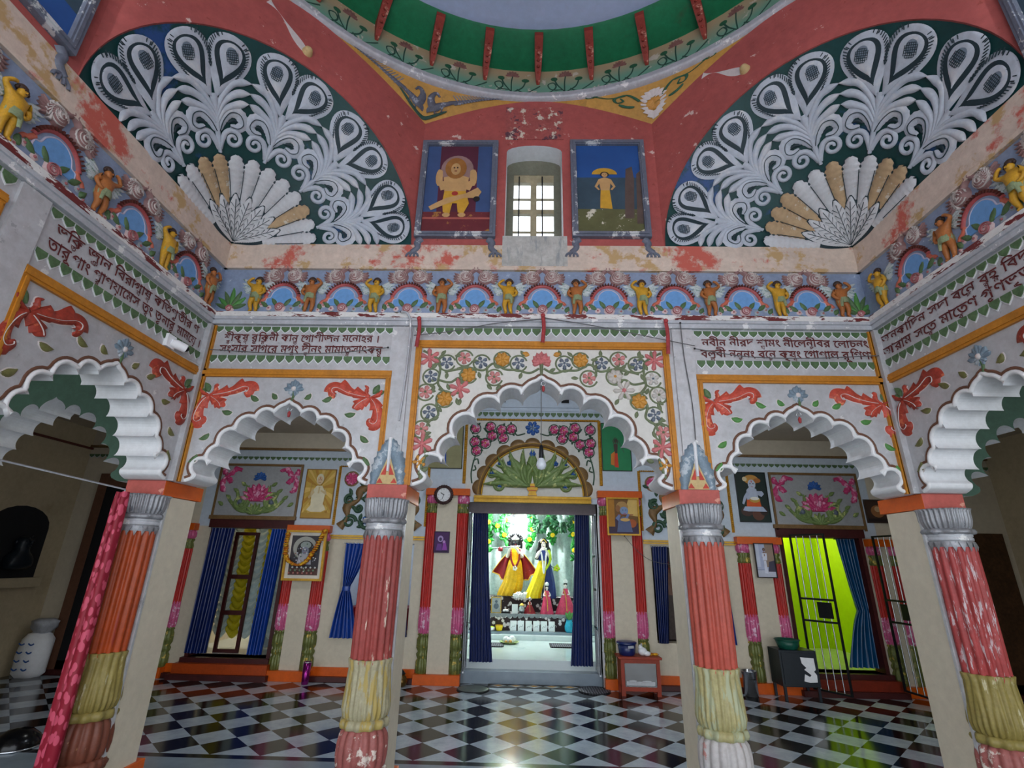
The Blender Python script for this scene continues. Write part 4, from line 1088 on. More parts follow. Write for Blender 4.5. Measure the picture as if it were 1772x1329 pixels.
for s, nm in ((-1, 'left'), (1, 'right')):
    t = thing('painted_peacock', '%s peacock of the pair on the ochre pendentive' % nm, 'painting', (0, 0, 0), 0, 'painted peacocks')
    sc = lambda P: [(s * x, z) for x, z in P]
    b = MB().ribbon(sc(cr([(.07, .22), (.1, .36), (.2, .42), (.3, .44)], 6)), lambda q: .02 + .06 * math.sin(PI * min(1, q * .8 + .15)), .02)
    i0 = 0
    b.ribbon(sc(cr([(.1, .3), (.055, .44), (.04, .62), (.075, .74), (.1, .68)], 6)), lambda q: .045 - .026 * q, .02); b.ribbon(sc([(.1, .7), (.125, .62)]), .012, .016)
    for x in (.1, .16): b.ribbon(sc([(x, .3), (x - .01, .18), (x + .02, .17)]), .008, .01)
    # widths above are in pendentive heights: scale across
    obj('bird_body', b.warp(lambda x, y, z: pend_pt(th, x, z, -y * .6)), m_pea, t)
    tl = MB().ribbon(sc(cr([(.24, .42), (.42, .5), (.62, .64), (.86, .8), (1.02, .9)], 6)), lambda q: .09 * (1 - q) + .008, .012, 0)
    for i in range(26):
        q = i / 25; x = .3 + .7 * q; z = .46 + .44 * q
        tl.ribbon(sc([(x, z), (x - .05, z + .2 * (1 - q) + .06)]), .0045, .012, 1); tl.ribbon(sc([(x, z), (x + .03, z - .13 * (1 - q) - .02)]), .0045, .012, 1)
    obj('tail_feathers', tl.warp(lambda x, y, z: pend_pt(th, x, z, -y * .6)), [m_pea, m_pet], t)
t = thing('painted_grass', 'dark green grass tuft below the pair of peacocks', 'painting')
g = MB().ribbon(cr([(-.26, .34), (-.12, .14), (0, .1), (.12, .12), (.2, .16)], 6), lambda q: .02 + .03 * math.sin(PI * q), .008)
obj('tuft', g.warp(lambda x, y, z: pend_pt(th, x, z, -y * .6)), m_ink, t)
th2 = PI / 2 - PI / 8
t = thing('painted_sunflower', 'white petalled flower with ochre heart on the right pendentive', 'painting')
f = MB()
for i in range(16): f.ribbon([(.02 + .06 * math.cos(i * PI / 8), .42 + .17 * math.sin(i * PI / 8)), (.02 + .12 * math.cos(i * PI / 8), .42 + .34 * math.sin(i * PI / 8))], .03, .008, 0)
f.ribbon(circ(.02, .42, .035, .1, 16), .045, .014, 1)
obj('bloom', f.warp(lambda x, y, z: pend_pt(th2, x, z, -y * .8)), [m_edge, m_ocf], t)
t = thing('painted_scroll', 'green scrolling leaves either side of the white pendentive flower', 'painting')
g = MB()
for s in (-1, 1):
    g.ribbon(cr([(s * .1, .5), (s * .22, .72), (s * .34, .6), (s * .32, .42), (s * .26, .5), (s * .28, .6)], 6), lambda q: .022 - .012 * q, .008)
    g.ribbon(cr([(s * .24, .7), (s * .4, .62), (s * .52, .76), (s * .62, .84), (s * .6, .68), (s * .54, .72)], 6), lambda q: .018 - .01 * q, .008)
    g.ribbon(cr([(s * .5, .8), (s * .68, .86), (s * .84, .92)], 5), lambda q: .014 - .008 * q, .008)
    g.ribbon(cr([(s * .16, .34), (s * .24, .3), (s * .3, .36)], 5), lambda q: .045 * math.sin(PI * q) + .004, .008)
obj('leaves', g.warp(lambda x, y, z: pend_pt(th2, x, z, -y * .8)), m_pad, t)
# bosses on the squinch walls where lamps once hung
for s, d, z in ((-1, .0, 5.62), (1, -.28, 5.66)):
    a = PI / 4 if s < 0 else -PI / 4
    t = thing('plaster_boss', 'round plaster boss with peeled streak on the %s red squinch wall' % ('left' if s < 0 else 'right'), 'wall ornament', (s * dg + d * math.cos(a), YC + dg + d * math.sin(a), z), a)
    obj('boss', MB().dome(0, 0, .045, .06, 0), m_buff, t); obj('peeled_patch', MB().ribbon(cr([(0, -.01), (-.12, .08), (-.26, .2), (-.36, .25)], 5), lambda q: .03 + .03 * math.sin(q * 7), .003), m_edge, t)
# ------------------------------------------------------------------ shrine wall behind the arcade
m_wwhite = M('shrine_white', (196, 208, 222), .55, 0, .05, 2)
m_goldr = M('gold_rope', (206, 150, 40), .35, .35, .2, 20)
m_gold2 = M('gold_paint', (212, 164, 52), .38, .3, .14, 8)
m_dred = M('door_maroon', (74, 26, 26), .45, 0, .2, 5)
m_redg = M('red_gloss', (186, 30, 22), .35, 0, .12, 6)
m_lotp = M('lotus_pink', (206, 92, 140), .28, 0, .12, 14, wear=(232, 196, 216), ws=16, wth=.56)
m_bulbg = M('bulb_green_gold', (112, 120, 62), .35, .1, .22, 16, wear=(196, 166, 72), ws=14, wth=.58)
m_magenta = M('magenta_relief', (208, 66, 124), .45, 0, .16, 14, wear=(232, 164, 194), ws=16, wth=.53)
m_blueflw = M('blue_relief', (52, 104, 184), .45, 0, .2, 14)
m_navy = M('curtain_navy', (14, 34, 92), .32, 0, .2, 5, spec=.6, bump=0)
m_royal = M('curtain_royal', (22, 64, 150), .3, 0, .2, 5, spec=.6, bump=0)
m_relg = M('relief_green', (124, 148, 88), .5, 0, .16, 14, wear=(190, 196, 128), ws=10, wth=.56)
m_reld = M('relief_dark_green', (58, 92, 70), .5, 0, .22, 14)
m_brng = M('brown_gold', (134, 104, 66), .45, .15, .2, 12)
m_grey2 = M('panel_grey', (168, 170, 174), .5, .1, .08, 4)
m_lime = M('lime_wall', (178, 206, 8), .5, 0, .03, 1.5)
m_iron = M('iron', (40, 42, 46), .4, .6, .1, 20)
m_steel = M('steel', (176, 180, 186), .25, .9, .08, 8, bump=0)
m_marble = M('white_marble', (206, 216, 218), .16, 0, .05, 3, wear=(176, 196, 198), ws=2.5, wth=.58, wsoft=.15, bump=0)

DL, DR = (-4.78, -3.58), (3.67, 4.87)
NL, NR = (-2.73, -1.70), (1.79, 2.82)
out = [(-7, 0), (-.93, 0), (-.93, 2.42), (1.02, 2.42), (1.02, 0), (7, 0), (7, 3.45), (1.74, 3.45), (1.74, 4.3), (-1.68, 4.3), (-1.68, 3.45), (-7, 3.45)]
hol = [rc(DL[0], DL[1], .25, 1.98), rc(DR[0], DR[1], .25, 2.0), rc(NL[0], NL[1], .56, 1.8), rc(NR[0], NR[1], .56, 1.82)]
struct('wall_shrine', MB().slab([out] + hol, 0, .25, 0), m_cream, (0, YS, 0))
g = MB().box(-1.68, 1.74, -.006, .01, 2.42, 4.299)
for a, b in ((-1.68, -.93), (1.02, 1.74)): g.box(a, b, -.005, .01, 1.95, 2.42)
for a, b in ((-5.0, -1.68), (1.74, 5.1)): g.box(a, b, -.006, .01, 2.0, 3.449)
for a, b in ((-2.97, -1.55), (1.68, 3.03)): g.box(a, b, -.004, .01, 1.905, 2.0)
struct('trim_shrine_white', g, m_wwhite, (0, YS, 0))
struct('trim_shrine_beige', MB().box(-7, -1.68, -.009, .01, 3.2, 3.449).box(1.74, 7, -.009, .01, 3.2, 3.449), m_ceil, (0, YS, 0))
sc = MB()
scallop(sc, -1.66, 1.72, 3.845, .085, 34, -.006); scallop(sc, -7, -1.70, 3.062, .06, 60, -.006); scallop(sc, 1.76, 7, 3.075, .06, 60, -.006)
struct('trim_shrine_scallops', sc, [m_scal, m_wwhite], (0, YS, 0))
tr = MB().box(-7, -1.69, -.04, .01, 3.165, 3.2).box(1.75, 7, -.04, .01, 3.175, 3.21)
struct('trim_shrine_gold', tr, m_brng, (0, YS, 0))
struct('trim_shrine_cornice', MB().box(-1.68, 1.74, -.03, .01, 3.93, 3.95).box(-1.68, 1.74, -.02, .01, 3.87, 3.885), m_wwhite, (0, YS, 0))
for i, x in enumerate((-.46, .57)):
    t = thing('vent_opening', 'small dark square vent near the ceiling above the shrine door, on the %s' % ('left', 'right')[i], 'vent', (x, YS, 4.0), 0, 'vents')
    rim = rim4(MB(), -.075, .075, 0, .15, .012, -.016, -.005); obj('vent_frame', rim, m_wwhite, t); obj('vent_hole', MB().box(-.063, .063, -.009, -.005, .012, .138), m_dark, t)
# skirting
sk = MB()
for a, b in ((-7, -4.86), (-2.98, -1.55), (1.68, 3.03), (4.95, 7)): sk.box(a, b, -.03, .01, .06, .165)
struct('baseboard_shrine', sk, m_org, (0, YS, 0))
struct('trim_shrine_plinth', MB().box(-7, -.96, -.1, .01, 0, .06).box(1.05, 7, -.1, .01, 0, .06), m_dred, (0, YS, 0))
# dado line of the niche bays
struct('trim_dado', MB().box(-2.97, -1.55, -.03, .01, 1.88, 1.905).box(-2.97, -1.55, -.02, .01, 1.85, 1.87).box(1.68, 3.03, -.03, .01, 1.895, 1.92).box(1.68, 3.03, -.02, .01, 1.865, 1.885), m_gold2, (0, YS, 0))

def rope(mb, x0, z0, x1, z1, r=.02, y=-.02):
    L = math.hypot(x1 - x0, z1 - z0); n = int(L / .028)
    for i in range(n):
        q = (i + .5) / n; mb.ball((x0 + (x1 - x0) * q, y, z0 + (z1 - z0) * q), (r, r * .9, r) , 6, 4)
    return mb.box(min(x0, x1) - r * 1.25, max(x0, x1) + r * 1.25, y * .5, .0, min(z0, z1) - r * .2, max(z0, z1) + r * .2)
# ---- carved panel over the shrine door
t = thing('shrine_tympanum', 'carved tympanum of green foliage and pink flowers over the shrine door', 'wall ornament', (SX, YS, 0))
fr = MB(); rope(fr, -1.055, 2.70, -1.055, 3.72); rope(fr, 1.055, 2.70, 1.055, 3.72); rope(fr, -1.055, 3.72, 1.055, 3.72)
obj('rope_frame', fr, m_goldr, t)
obj('panel_ground', MB().box(-1.03, 1.03, -.012, -.006, 2.5, 3.70), m_spanw, t)
NL_ = 11; B = []
P = [(.83 * math.cos(PI * i / 110), 2.53 + .80 * math.sin(PI * i / 110)) for i in range(111)]
obj('lobed_arch', MB().ribbon(P, lambda q: (.045, .03 + .075 * abs(math.sin(PI * NL_ * q)) ** .6), .05, 0, -.01), m_brng, t)
obj('arch_gilt_line', MB().ribbon([(x * .935, 2.53 + (z - 2.53) * .935) for x, z in P], .012, .035, 0, -.012).ribbon(P, .006, .07, 0, -.012), m_gold2, t)
FT = [(-.91, 3.57), (-.672, 3.598), (-.493, 3.552), (-.34, 3.566), (-.643, 3.453), (-.91, 3.353), (-.745, 3.331), (-.466, 3.42), (-.88, 3.211)]
for s in (-1, 1):
    v = MB()
    for Pv in ([(.12, 3.5), (.25, 3.47), (.3, 3.55), (.4, 3.5), (.55, 3.52), (.7, 3.5), (.78, 3.58)], [(.95, 3.45), (.82, 3.4), (.7, 3.4), (.58, 3.4)], [(.97, 3.3), (.9, 3.15), (.93, 3.0), (.95, 2.85), (.93, 2.7)], [(.93, 3.05), (.86, 3.08), (.84, 3.0)], [(.93, 2.9), (.88, 2.92), (.9, 2.98)]):
        v.ribbon(cr([(s * x, z) for x, z in Pv], 5), .011, .016, 0, -.012)
    for i in range(26):
        x, z = FT[i % 9]; a = RND.uniform(0, 6.3); v.leaf(-s * x * .99 + s * 0 + .075 * math.cos(a) * .6, min(3.66, z + .075 * math.sin(a)), a, .05, .018, .012, 0, -.012)
    obj('vine', v, m_reld, t)
    for x, z in FT:
        f = MB().dome(0, 0, .082, .012, 2, 14, 2).flower(0, 0, .072, 6, .035, 0, 1, x * 9, .5).ribbon(circ(0, 0, .084, n=18) + [(.084, 0)], .008, .02, 3, 0)
        obj('pink_flower', f, [m_magenta, m_goldr, m_edge, m_reld], t, (-s * x, -.012, z))
f = MB().flower(0, 0, .12, 7, .03, 0, 0, .3, .36).flower(0, 0, .06, 5, .05, 1, 1, 0, .4)
obj('blue_flower', f, [m_blueflw, m_slate], t, (0, -.012, 3.585))
fo = MB()
for s in (-1, 1):
    for k, (a, L, bd, wd) in enumerate(((1.45, .58, .22, .05), (1.25, .58, -.3, .05), (1.05, .6, .35, .045), (.9, .62, -.35, .05), (.7, .64, .35, .05), (.56, .66, -.3, .05), (.34, .68, .4, .055), (.22, .72, -.18, .05), (.1, .7, .35, .05), (.02, .62, .8, .04), (1.1, .4, .8, .035), (.5, .42, .9, .035))):
        fo.leaf(s * .04, 2.66, (a if s > 0 else PI - a), L, wd * 1.15, .045 + .004 * k, 0, -.012, (bd if s > 0 else -bd), 14)
    fo.ribbon(spiral(s * .5, 2.68, .1, 1.5, PI / 2, -s, 24), lambda q: .028 - .014 * q, .035, 0, -.012); fo.ribbon(spiral(s * .62, 2.85, .07, 1.4, PI / 2, -s, 24), lambda q: .022 - .01 * q, .035, 0, -.012)
obj('foliage', fo, m_relg, t)
f2 = MB()
for s in (-1, 1):
    for x, z in ((.5, 2.68), (.62, 2.85), (.36, 3.02), (.5, 3.0)): f2.flower(s * x, z, .04, 5, .03, 0, 0, .2, .5, -.03)
obj('tympanum_flower', f2.flower(0, 3.17, .05, 6, .03, 0, 0, 0, .5, -.03), m_blueflw, t)
va = MB().prism([(-.07, 2.53), (.07, 2.53), (.05, 2.58), (.085, 2.63), (.06, 2.69), (.09, 2.71), (-.09, 2.71), (-.06, 2.69), (-.085, 2.63), (-.05, 2.58)], -.045, -.012)
obj('vase', va, m_gold2, t); obj('vase_bands', MB().box(-.06, .06, -.05, -.045, 2.60, 2.612).box(-.06, .06, -.05, -.045, 2.655, 2.667), m_redg, t)
struct('trim_shrine_lintel', MB().box(-.84, .93, -.07, .02, 2.42, 2.455).box(-.84, .93, -.05, .02, 2.455, 2.48).box(-.84, .93, -.08, .02, 2.48, 2.515), m_gold2, (0, YS, 0))

# ---- twin shafted pilasters
def shrine_pilaster(cx, w, ztop_, label):
    t = thing('twin_pilaster', label, 'pilaster', (cx, YS, 0), 0, 'pilasters of the shrine wall')
    h = w / 2
    obj('cream_field', MB().box(-h + .16, h - .16, -.07, -.001, .125, ztop_ - .1), m_cream, t)
    obj('cap_band', MB().box(-h - .02, h + .02, -.12, -.001, ztop_ - .1, ztop_), m_org, t, bevel=.004)
    obj('base_block', MB().box(-h - .01, h, -.14, -.001, 0, .125), m_org, t, bevel=.004)
    r = .085
    zc = ztop_ - .1
    for s in (-1, 1):
        c = (s * (h - .085), -.01, 0); A = dict(a0=PI, a1=2 * PI)
        fl = lambda n, k: (lambda a, z, rr: rr * (1 + k * abs(math.cos(n * a / 2)) - k * .5))
        sh = obj('red_shaft', MB().lathe([(r * .92, .92), (r * .95, zc - .26)], 40, c, 0, fl(14, .22), **A), m_redg, t)
        obj('lotus_foot', MB().lathe([(r * .8, .6), (r * 1.02, .66), (r * 1.05, .78), (r * .96, .94), (r * .8, .96)], 40, c, 0, fl(12, .16), **A), m_lotp, sh)
        obj('pot_foot', MB().lathe([(r * .9, .125), (r * 1.02, .16), (r * 1.0, .27), (r * .75, .30), (r * .95, .33), (r * 1.0, .36), (r * .75, .385), (r * 1.05, .43), (r * 1.03, .54), (r * .8, .58), (r * 1.0, .595), (r * .8, .62)], 40, c, 0, fl(10, .12), **A), m_bulbg, sh)
        obj('pot_neck', MB().lathe([(r * .8, zc - .27), (r * 1.05, zc - .24), (r * .95, zc - .2), (r * .8, zc - .17), (r * 1.05, zc - .14), (r * .9, zc - .12)], 40, c, 0, fl(10, .12), **A), m_bulbg, sh)
        obj('lotus_head', MB().lathe([(r * .8, zc - .125), (r * 1.1, zc - .09), (r * 1.12, zc - .04), (r * .95, zc)], 40, c, 0, fl(12, .14), **A), m_lotp, sh)
    return t
shrine_pilaster(-1.232, .625, 2.605, 'cream pilaster with red shafts left of the shrine door, under the clock')
shrine_pilaster(1.353, .625, 2.61, 'cream pilaster with red shafts right of the shrine door, behind the red box')
shrine_pilaster(-3.268, .60, 2.03, 'cream pilaster with red shafts behind the garlanded picture')
shrine_pilaster(3.33, .60, 1.985, 'cream pilaster with red shafts behind the black cabinet')
shrine_pilaster(-5.25, .5, 2.03, 'red shafted pilaster left of the left side doorway')
shrine_pilaster(5.12, .42, 1.985, 'red shafted pilaster right of the lime green doorway')
# ---- relief panels of the niche bays and over the side doors
def scroll_panel(x0, x1, side, label, cup):
    t = thing('scroll_relief', label, 'wall ornament', ((x0 + x1) / 2, YS, 0)); w = (x1 - x0) / 2
    fr = MB(); rope(fr, -side * w, 2.05, -side * w, 2.93, .017); rope(fr, -w, 2.93, w, 2.93, .014)
    rope(fr, side * w, 2.05, side * w, 2.93, .017)
    obj('rope_frame', fr, m_goldr, t)
    for s in (-1, 1): scroll_half(t, s, w, cup)
def scroll_half(t, side, w, cup):
    obj('rosette', MB().dome(-side * (w - .2), 2.74, .12, .012, 1, 20, 2, 1, -.006).flower(-side * (w - .2), 2.74, .1, 9, .03, 0, 0, 0, .42, -.008), [m_magenta, m_brng], t)
    s = side
    a = MB().ribbon(cr([(-s * (w - .1), 2.02), (-s * (w - .2), 2.16), (-s * (w - .18), 2.32), (-s * (w - .34), 2.42), (-s * (w - .36), 2.56), (-s * (w - .55), 2.66), (-s * (w - .6), 2.8)], 6), lambda q: .05 + .022 * math.cos(q * 19), .035, 0, -.006)
    obj('lobed_stem', a, m_brng, t)
    g = MB()
    for x, z, r, a0, d in ((.52, 2.12, .13, PI, 1), (.24, 2.1, .1, 0, 1), (.52, 2.44, .08, PI, -1), (.2, 2.42, .08, 1, 1), (.36, 2.3, .06, 3, 1)): g.ribbon(spiral(-s * (w - x), z, r, 1.5, a0, d * s, 26), lambda q: .03 - .016 * q, .035, 0, -.006)
    for i in range(16): g.leaf(-s * (w - RND.uniform(.12, .62)), RND.uniform(2.0, 2.72), RND.uniform(0, 6.28), .11, .03, .024, 0, -.006)
    obj('scroll_leaves', g, cup, t)
    obj('blue_bloom', MB().flower(-s * (w - .52), 2.13, .075, 5, .04, 0, 0, .3, .5, -.02), m_blueflw, t)
scroll_panel(-2.95, -1.56, 1, 'green scroll relief with magenta rosette over the left niche', m_reld)
scroll_panel(1.68, 3.02, -1, 'green scroll relief with magenta rosette over the right niche', m_reld)
def door_panel(cx, hw, label):
    t = thing('lotus_relief', label, 'wall ornament', (cx, YS, 0), 0, 'lotus reliefs over the side doors')
    obj('panel_ground', MB().box(-hw, hw, -.014, -.006, 2.16, 2.92), m_grey2, t)
    obj('panel_rim', MB().box(-hw, hw, -.03, -.006, 2.91, 2.945).box(-hw, -hw + .03, -.03, -.006, 2.1, 2.91).box(hw - .03, hw, -.03, -.006, 2.1, 2.91), m_brng, t)
    for s in (-1, 1):
        m = MB()
        for P in ([(.3, 2.84), (.4, 2.86), (.47, 2.79), (.52, 2.74)], [(.52, 2.76), (.58, 2.66), (.55, 2.54), (.5, 2.52)], [(.52, 2.75), (.47, 2.68), (.42, 2.66)], [(.53, 2.77), (.58, 2.82), (.57, 2.87)]):
            m.ribbon(cr([(s * x * hw / .65, z) for x, z in P], 6), lambda q: .045 * math.sin(PI * (.12 + .82 * q)) * (1 + .2 * math.sin(q * 22)), .035, 0, -.012)
        obj('magenta_spray', m, m_magenta, t)
        g = MB()
        for k in range(6): g.leaf(s * .12, 2.2, (PI / 2 - s * (.3 + .22 * k)), .42 - .012 * k, .034, .03, 0, -.012, s * (.45 if k % 2 else .15), 9)
        g.ribbon(spiral(s * .24, 2.36, .13, 1.5, 1, s, 26), lambda q: .032 - .016 * q, .04, 0, -.012)
        for k in range(4): g.leaf(s * (.2 + .1 * k), 2.6 - .1 * k, PI / 2 - s * .9, .1, .03, .03, 0, -.012)
        obj('foliage', g, m_relg, t)
        obj('eye', MB().dome(s * .24, 2.36, .05, .05, 0, 14, 3, 1, -.012), m_slf, t)
    c = MB()
    for i in range(9): c.petal(0, 2.38, PI * (.06 + .88 * i / 8), .26, .05, .04, 0, -.014)
    obj('red_lotus', c, m_magenta, t)
    c = MB()
    for i in range(7): c.leaf(0, 2.18, PI * (.1 + .8 * i / 6), .17, .03, .04, 0, -.014)
    obj('shell', c, m_relg, t)
    c = MB()
    for i in range(7): c.petal(0, 2.72, PI * (-.05 + 1.1 * i / 6), .1, .03, .03, 0, -.014)
    obj('blue_lotus', c, m_blueflw, t)
door_panel(-4.18, .65, 'lotus and foliage relief over the left side doorway')
door_panel(4.31, .66, 'lotus and foliage relief over the lime green doorway')
for (a, b), z, nm in ((DL, 1.98, 'left'), (DR, 2.0, 'right')):
    struct('trim_lintel_' + nm, MB().box(a - .06, b + .06, -.05, .01, z + .12, z + .175), m_brng, (0, YS, 0))
    struct('trim_doorhead_' + nm, MB().box(a - .04, b + .04, -.03, .24, z - .001, z + .12).box(a - .001, a + .05, -.02, .2, .25, z).box(b - .05, b + .001, -.02, .2, .25, z), m_dred, (0, YS, 0))
    struct('trim_doorstep_' + nm, MB().box(a - .05, b + .05, -.16, .24, .07, .19, 0).box(a - .02, b + .02, -.08, .24, .19, .25, 1).box(a - .08, b + .08, -.22, .1, 0, .07, 1), [M('step_orange', (176, 70, 20), .35, 0, .14, 5) if nm == 'left' else M('step_red', (128, 44, 26), .35, 0, .14, 5), m_dred], (0, YS, 0))

# ---- curtains
def curtain(mb, f, z0, z1, nz=26, nx=40, folds=6, amp=.022, y=0., m=0):
    """f(q) -> (left,right) for q 0 at the top .. 1 at the bottom"""
    vs = []
    for j in range(nz + 1):
        q = j / nz; a, b = f(q); z = z1 + (z0 - z1) * q; ww = b - a
        for i in range(nx + 1):
            p = i / nx
            vs.append((a + ww * p, y - amp * math.sin(2 * PI * folds * p + .6 * math.sin(3 * q)) - .3 * amp * math.sin(5 * p * PI + 4 * q), z))
    return mb.add(vs, [(j * (nx + 1) + i, j * (nx + 1) + i + 1, (j + 1) * (nx + 1) + i + 1, (j + 1) * (nx + 1) + i) for j in range(nz) for i in range(nx)], m, True)
def hang(label, f, z0, z1, y, mat, folds=6, amp=.022, tie=None, group='blue curtains'):
    q0 = f(0); t = thing('curtain', label, 'curtain', ((q0[0] + q0[1]) / 2, y, z1), 0, group)
    ox = (q0[0] + q0[1]) / 2
    obj('cloth', curtain(MB(), lambda q: (f(q)[0] - ox, f(q)[1] - ox), z0 - z1, 0, folds=folds, amp=amp), mat, t)
    r = MB().tube([(q0[0] - ox - .03, 0, .0), (q0[1] - ox + .03, 0, .0)], .009, 8); obj('curtain_rod', r, m_steel, t)
    if tie: obj('tie', MB().lathe([(tie[2], -.03), (tie[2] * 1.1, 0), (tie[2], .03)], 16, (tie[0] - ox, 0, tie[1] - z1), ys=.6), mat, t)
    return t
lp = lambda a, b, q: a + (b - a) * q
hang('dark navy curtain on the left of the shrine doorway', lambda q: (lp(-.86, -.83, q), lp(-.63, -.50, q ** 1.4)), .24, 2.34, 2.93, m_navy, 7, .03)
hang('dark navy curtain on the right of the shrine doorway', lambda q: (lp(.70, .60, q ** 1.4), lp(.92, .91, q)), .22, 2.36, 2.93, m_navy, 7, .03)
def tied(a0, b0, zt, a1, b1, tc, tw, z0, z1):
    qt = (z1 - zt) / (z1 - z0)
    def f(q):
        if q < qt: k = (q / qt) ** 1.5; return (lp(a0, tc - tw, k), lp(b0, tc + tw, k))
        k = ((q - qt) / (1 - qt)) ** .7; return (lp(tc - tw, a1, k), lp(tc + tw, b1, k))
    return f
hang('royal blue curtain tied in the middle beside the left niche', tied(-2.70, -2.36, 1.17, -2.78, -2.40, -2.62, .04, .53, 1.79), .53, 1.79, 2.70, m_royal, 6, .03, (-2.62, 1.17, .055))
hang('navy curtain at the right edge of the left niche', tied(-1.95, -1.72, 1.17, -1.93, -1.69, -1.8, .04, .56, 1.79), .56, 1.79, 2.70, m_navy, 5, .025)
hang('blue curtain at the left edge of the right niche', lambda q: (lp(1.79, 1.80, q), lp(2.02, 1.93, q)), .56, 1.83, 2.70, m_navy, 6, .025)
hang('blue curtain slanting across the right edge of the right niche', lambda q: (lp(2.70, 2.60, q), lp(2.80, 2.86, q)), .56, 1.83, 2.70, m_royal, 5, .025)
hang('navy curtain on the left of the left side doorway', lambda q: (lp(-4.74, -4.77, q), lp(-4.40, -4.46, q)), .3, 1.97, 2.70, m_navy, 7, .03)
hang('royal blue curtain on the right of the left side doorway', lambda q: (lp(-3.83, -3.89, q), lp(-3.62, -3.68, q)), .3, 1.97, 2.69, m_royal, 5, .03)
hang('teal blue curtain on the right of the lime green doorway', tied(4.56, 4.84, 1.0, 4.42, 4.86, 4.76, .09, .3, 1.99), .3, 1.99, 2.86, M('curtain_teal', (14, 72, 116), .32, 0, .2, 5, spec=.6, bump=0), 6, .035)

# ---- shrine room
def room(nm, x0, x1, y1, z0, z1, mw, mf, y0=YS + .25):
    t = .1
    struct('wall_%s_rear' % nm, MB().box(x0 - t, x1 + t, y1, y1 + t, z0, z1), mw)
    struct('wall_%s_left' % nm, MB().box(x0 - t, x0, y0, y1, z0, z1), mw)
    struct('wall_%s_right' % nm, MB().box(x1, x1 + t, y0, y1, z0, z1), mw)
    struct('ceiling_' + nm, MB().box(x0 - t, x1 + t, y0, y1 + t, z1, z1 + t), mw)
    struct('floor_' + nm, MB().box(x0 - t, x1 + t, y0 - .001, y1 + t, z0 - t, z0), mf)
room('sanctum', -1.35, 1.45, 6.4, .27, 2.95, M('sanctum_wall', (206, 222, 218), .5, 0, .05, 2), m_marble)
struct('trim_sanctum_sill', MB().box(-.93, 1.02, YS + .24, 3.03, .15, .2695), m_marble)
struct('trim_sanctum_step', MB().box(-.93, 1.02, YS + .06, 3.02, 0, .15), m_greym)
struct('trim_sanctum_jambs', MB().box(-.96, -.93, YS - .03, YS + .25, 0, 2.42).box(1.02, 1.05, YS - .03, YS + .25, 0, 2.42), m_silver)
struct('trim_sanctum_head', MB().box(-.93, 1.02, YS + .12, YS + .2, 2.27, 2.419), M('head_grey', (112, 100, 104), .4, 0, .1, 5))
room('side_left', -5.1, -3.2, 5.2, .25, 2.6, m_cream, m_marble)
room('lime', 3.3, 5.4, 4.9, .25, 2.6, m_lime, M('lime_floor', (176, 190, 140), .3, 0, .1, 4))
room('niche_left', -2.73, -1.70, 3.6, .56, 1.8, m_wwhite, m_dred)
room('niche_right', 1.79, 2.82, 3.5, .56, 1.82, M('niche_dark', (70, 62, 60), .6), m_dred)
# folding metal gates of the sanctum, folded back against the jambs
for s, x, nm in ((-1, -.876, 'left'), (1, .962, 'right')):
    t = thing('folding_gate', 'silver metal gate leaf folded back at the %s of the shrine doorway' % nm, 'gate', (x, YS + .0, .16), 0, 'shrine gates')
    obj('gate_frame', rim4(MB(), -.012, .012, 0, 2.1, .02, -.16, -.135).box(-.012, .012, -.135, .2, 0, .025).box(-.012, .012, -.135, .2, 2.075, 2.1).box(-.012, .012, .19, .21, 0, 2.1), m_steel, t)
    for k in range(5): obj('gate_bar', MB().tube([(0, -.1 + .06 * k, .025), (0, -.1 + .06 * k, 2.075)], .009, 8), m_steel, t)
    for z in (.55, 1.05, 1.5): obj('gate_rail', MB().box(-.014, .014, -.135, .19, z, z + .03), m_iron, t)
def gate(label, hinge, tip, z0, z1):
    L = math.hypot(tip[0] - hinge[0], tip[1] - hinge[1]); a = math.atan2(tip[1] - hinge[1], tip[0] - hinge[0])
    t = thing('barred_gate', label, 'gate', (hinge[0], hinge[1], z0), a, 'iron gates of the lime room'); h = z1 - z0
    obj('gate_frame', rim4(MB(), 0, L, 0, h, .022, -.012, .012), m_iron, t)
    for k in range(1, 5): obj('gate_bar', MB().tube([(L * k / 5, 0, .02), (L * k / 5, 0, h - .02)], .007, 8), m_steel, t)
    for q in (.42, .56): obj('gate_rail', MB().box(.02, L - .02, -.012, .012, h * q, h * q + .025), m_iron, t)
    obj('gate_lock', MB().box(L * .5, L * .85, -.02, .02, h * .45, h * .55), m_iron, t)
gate('open barred iron gate leaf at the left of the lime green doorway', (3.70, 2.50), (3.96, 2.10), .1, 2.02)
gate('open barred iron gate leaf at the right of the lime green doorway', (4.86, 2.50), (4.90, 1.98), .1, 2.02)
# ------------------------------------------------------------------ pictures and clock on the shrine wall
def fwd(t, d): t.location.y -= d; return t
c_sk = (206, 168, 128)
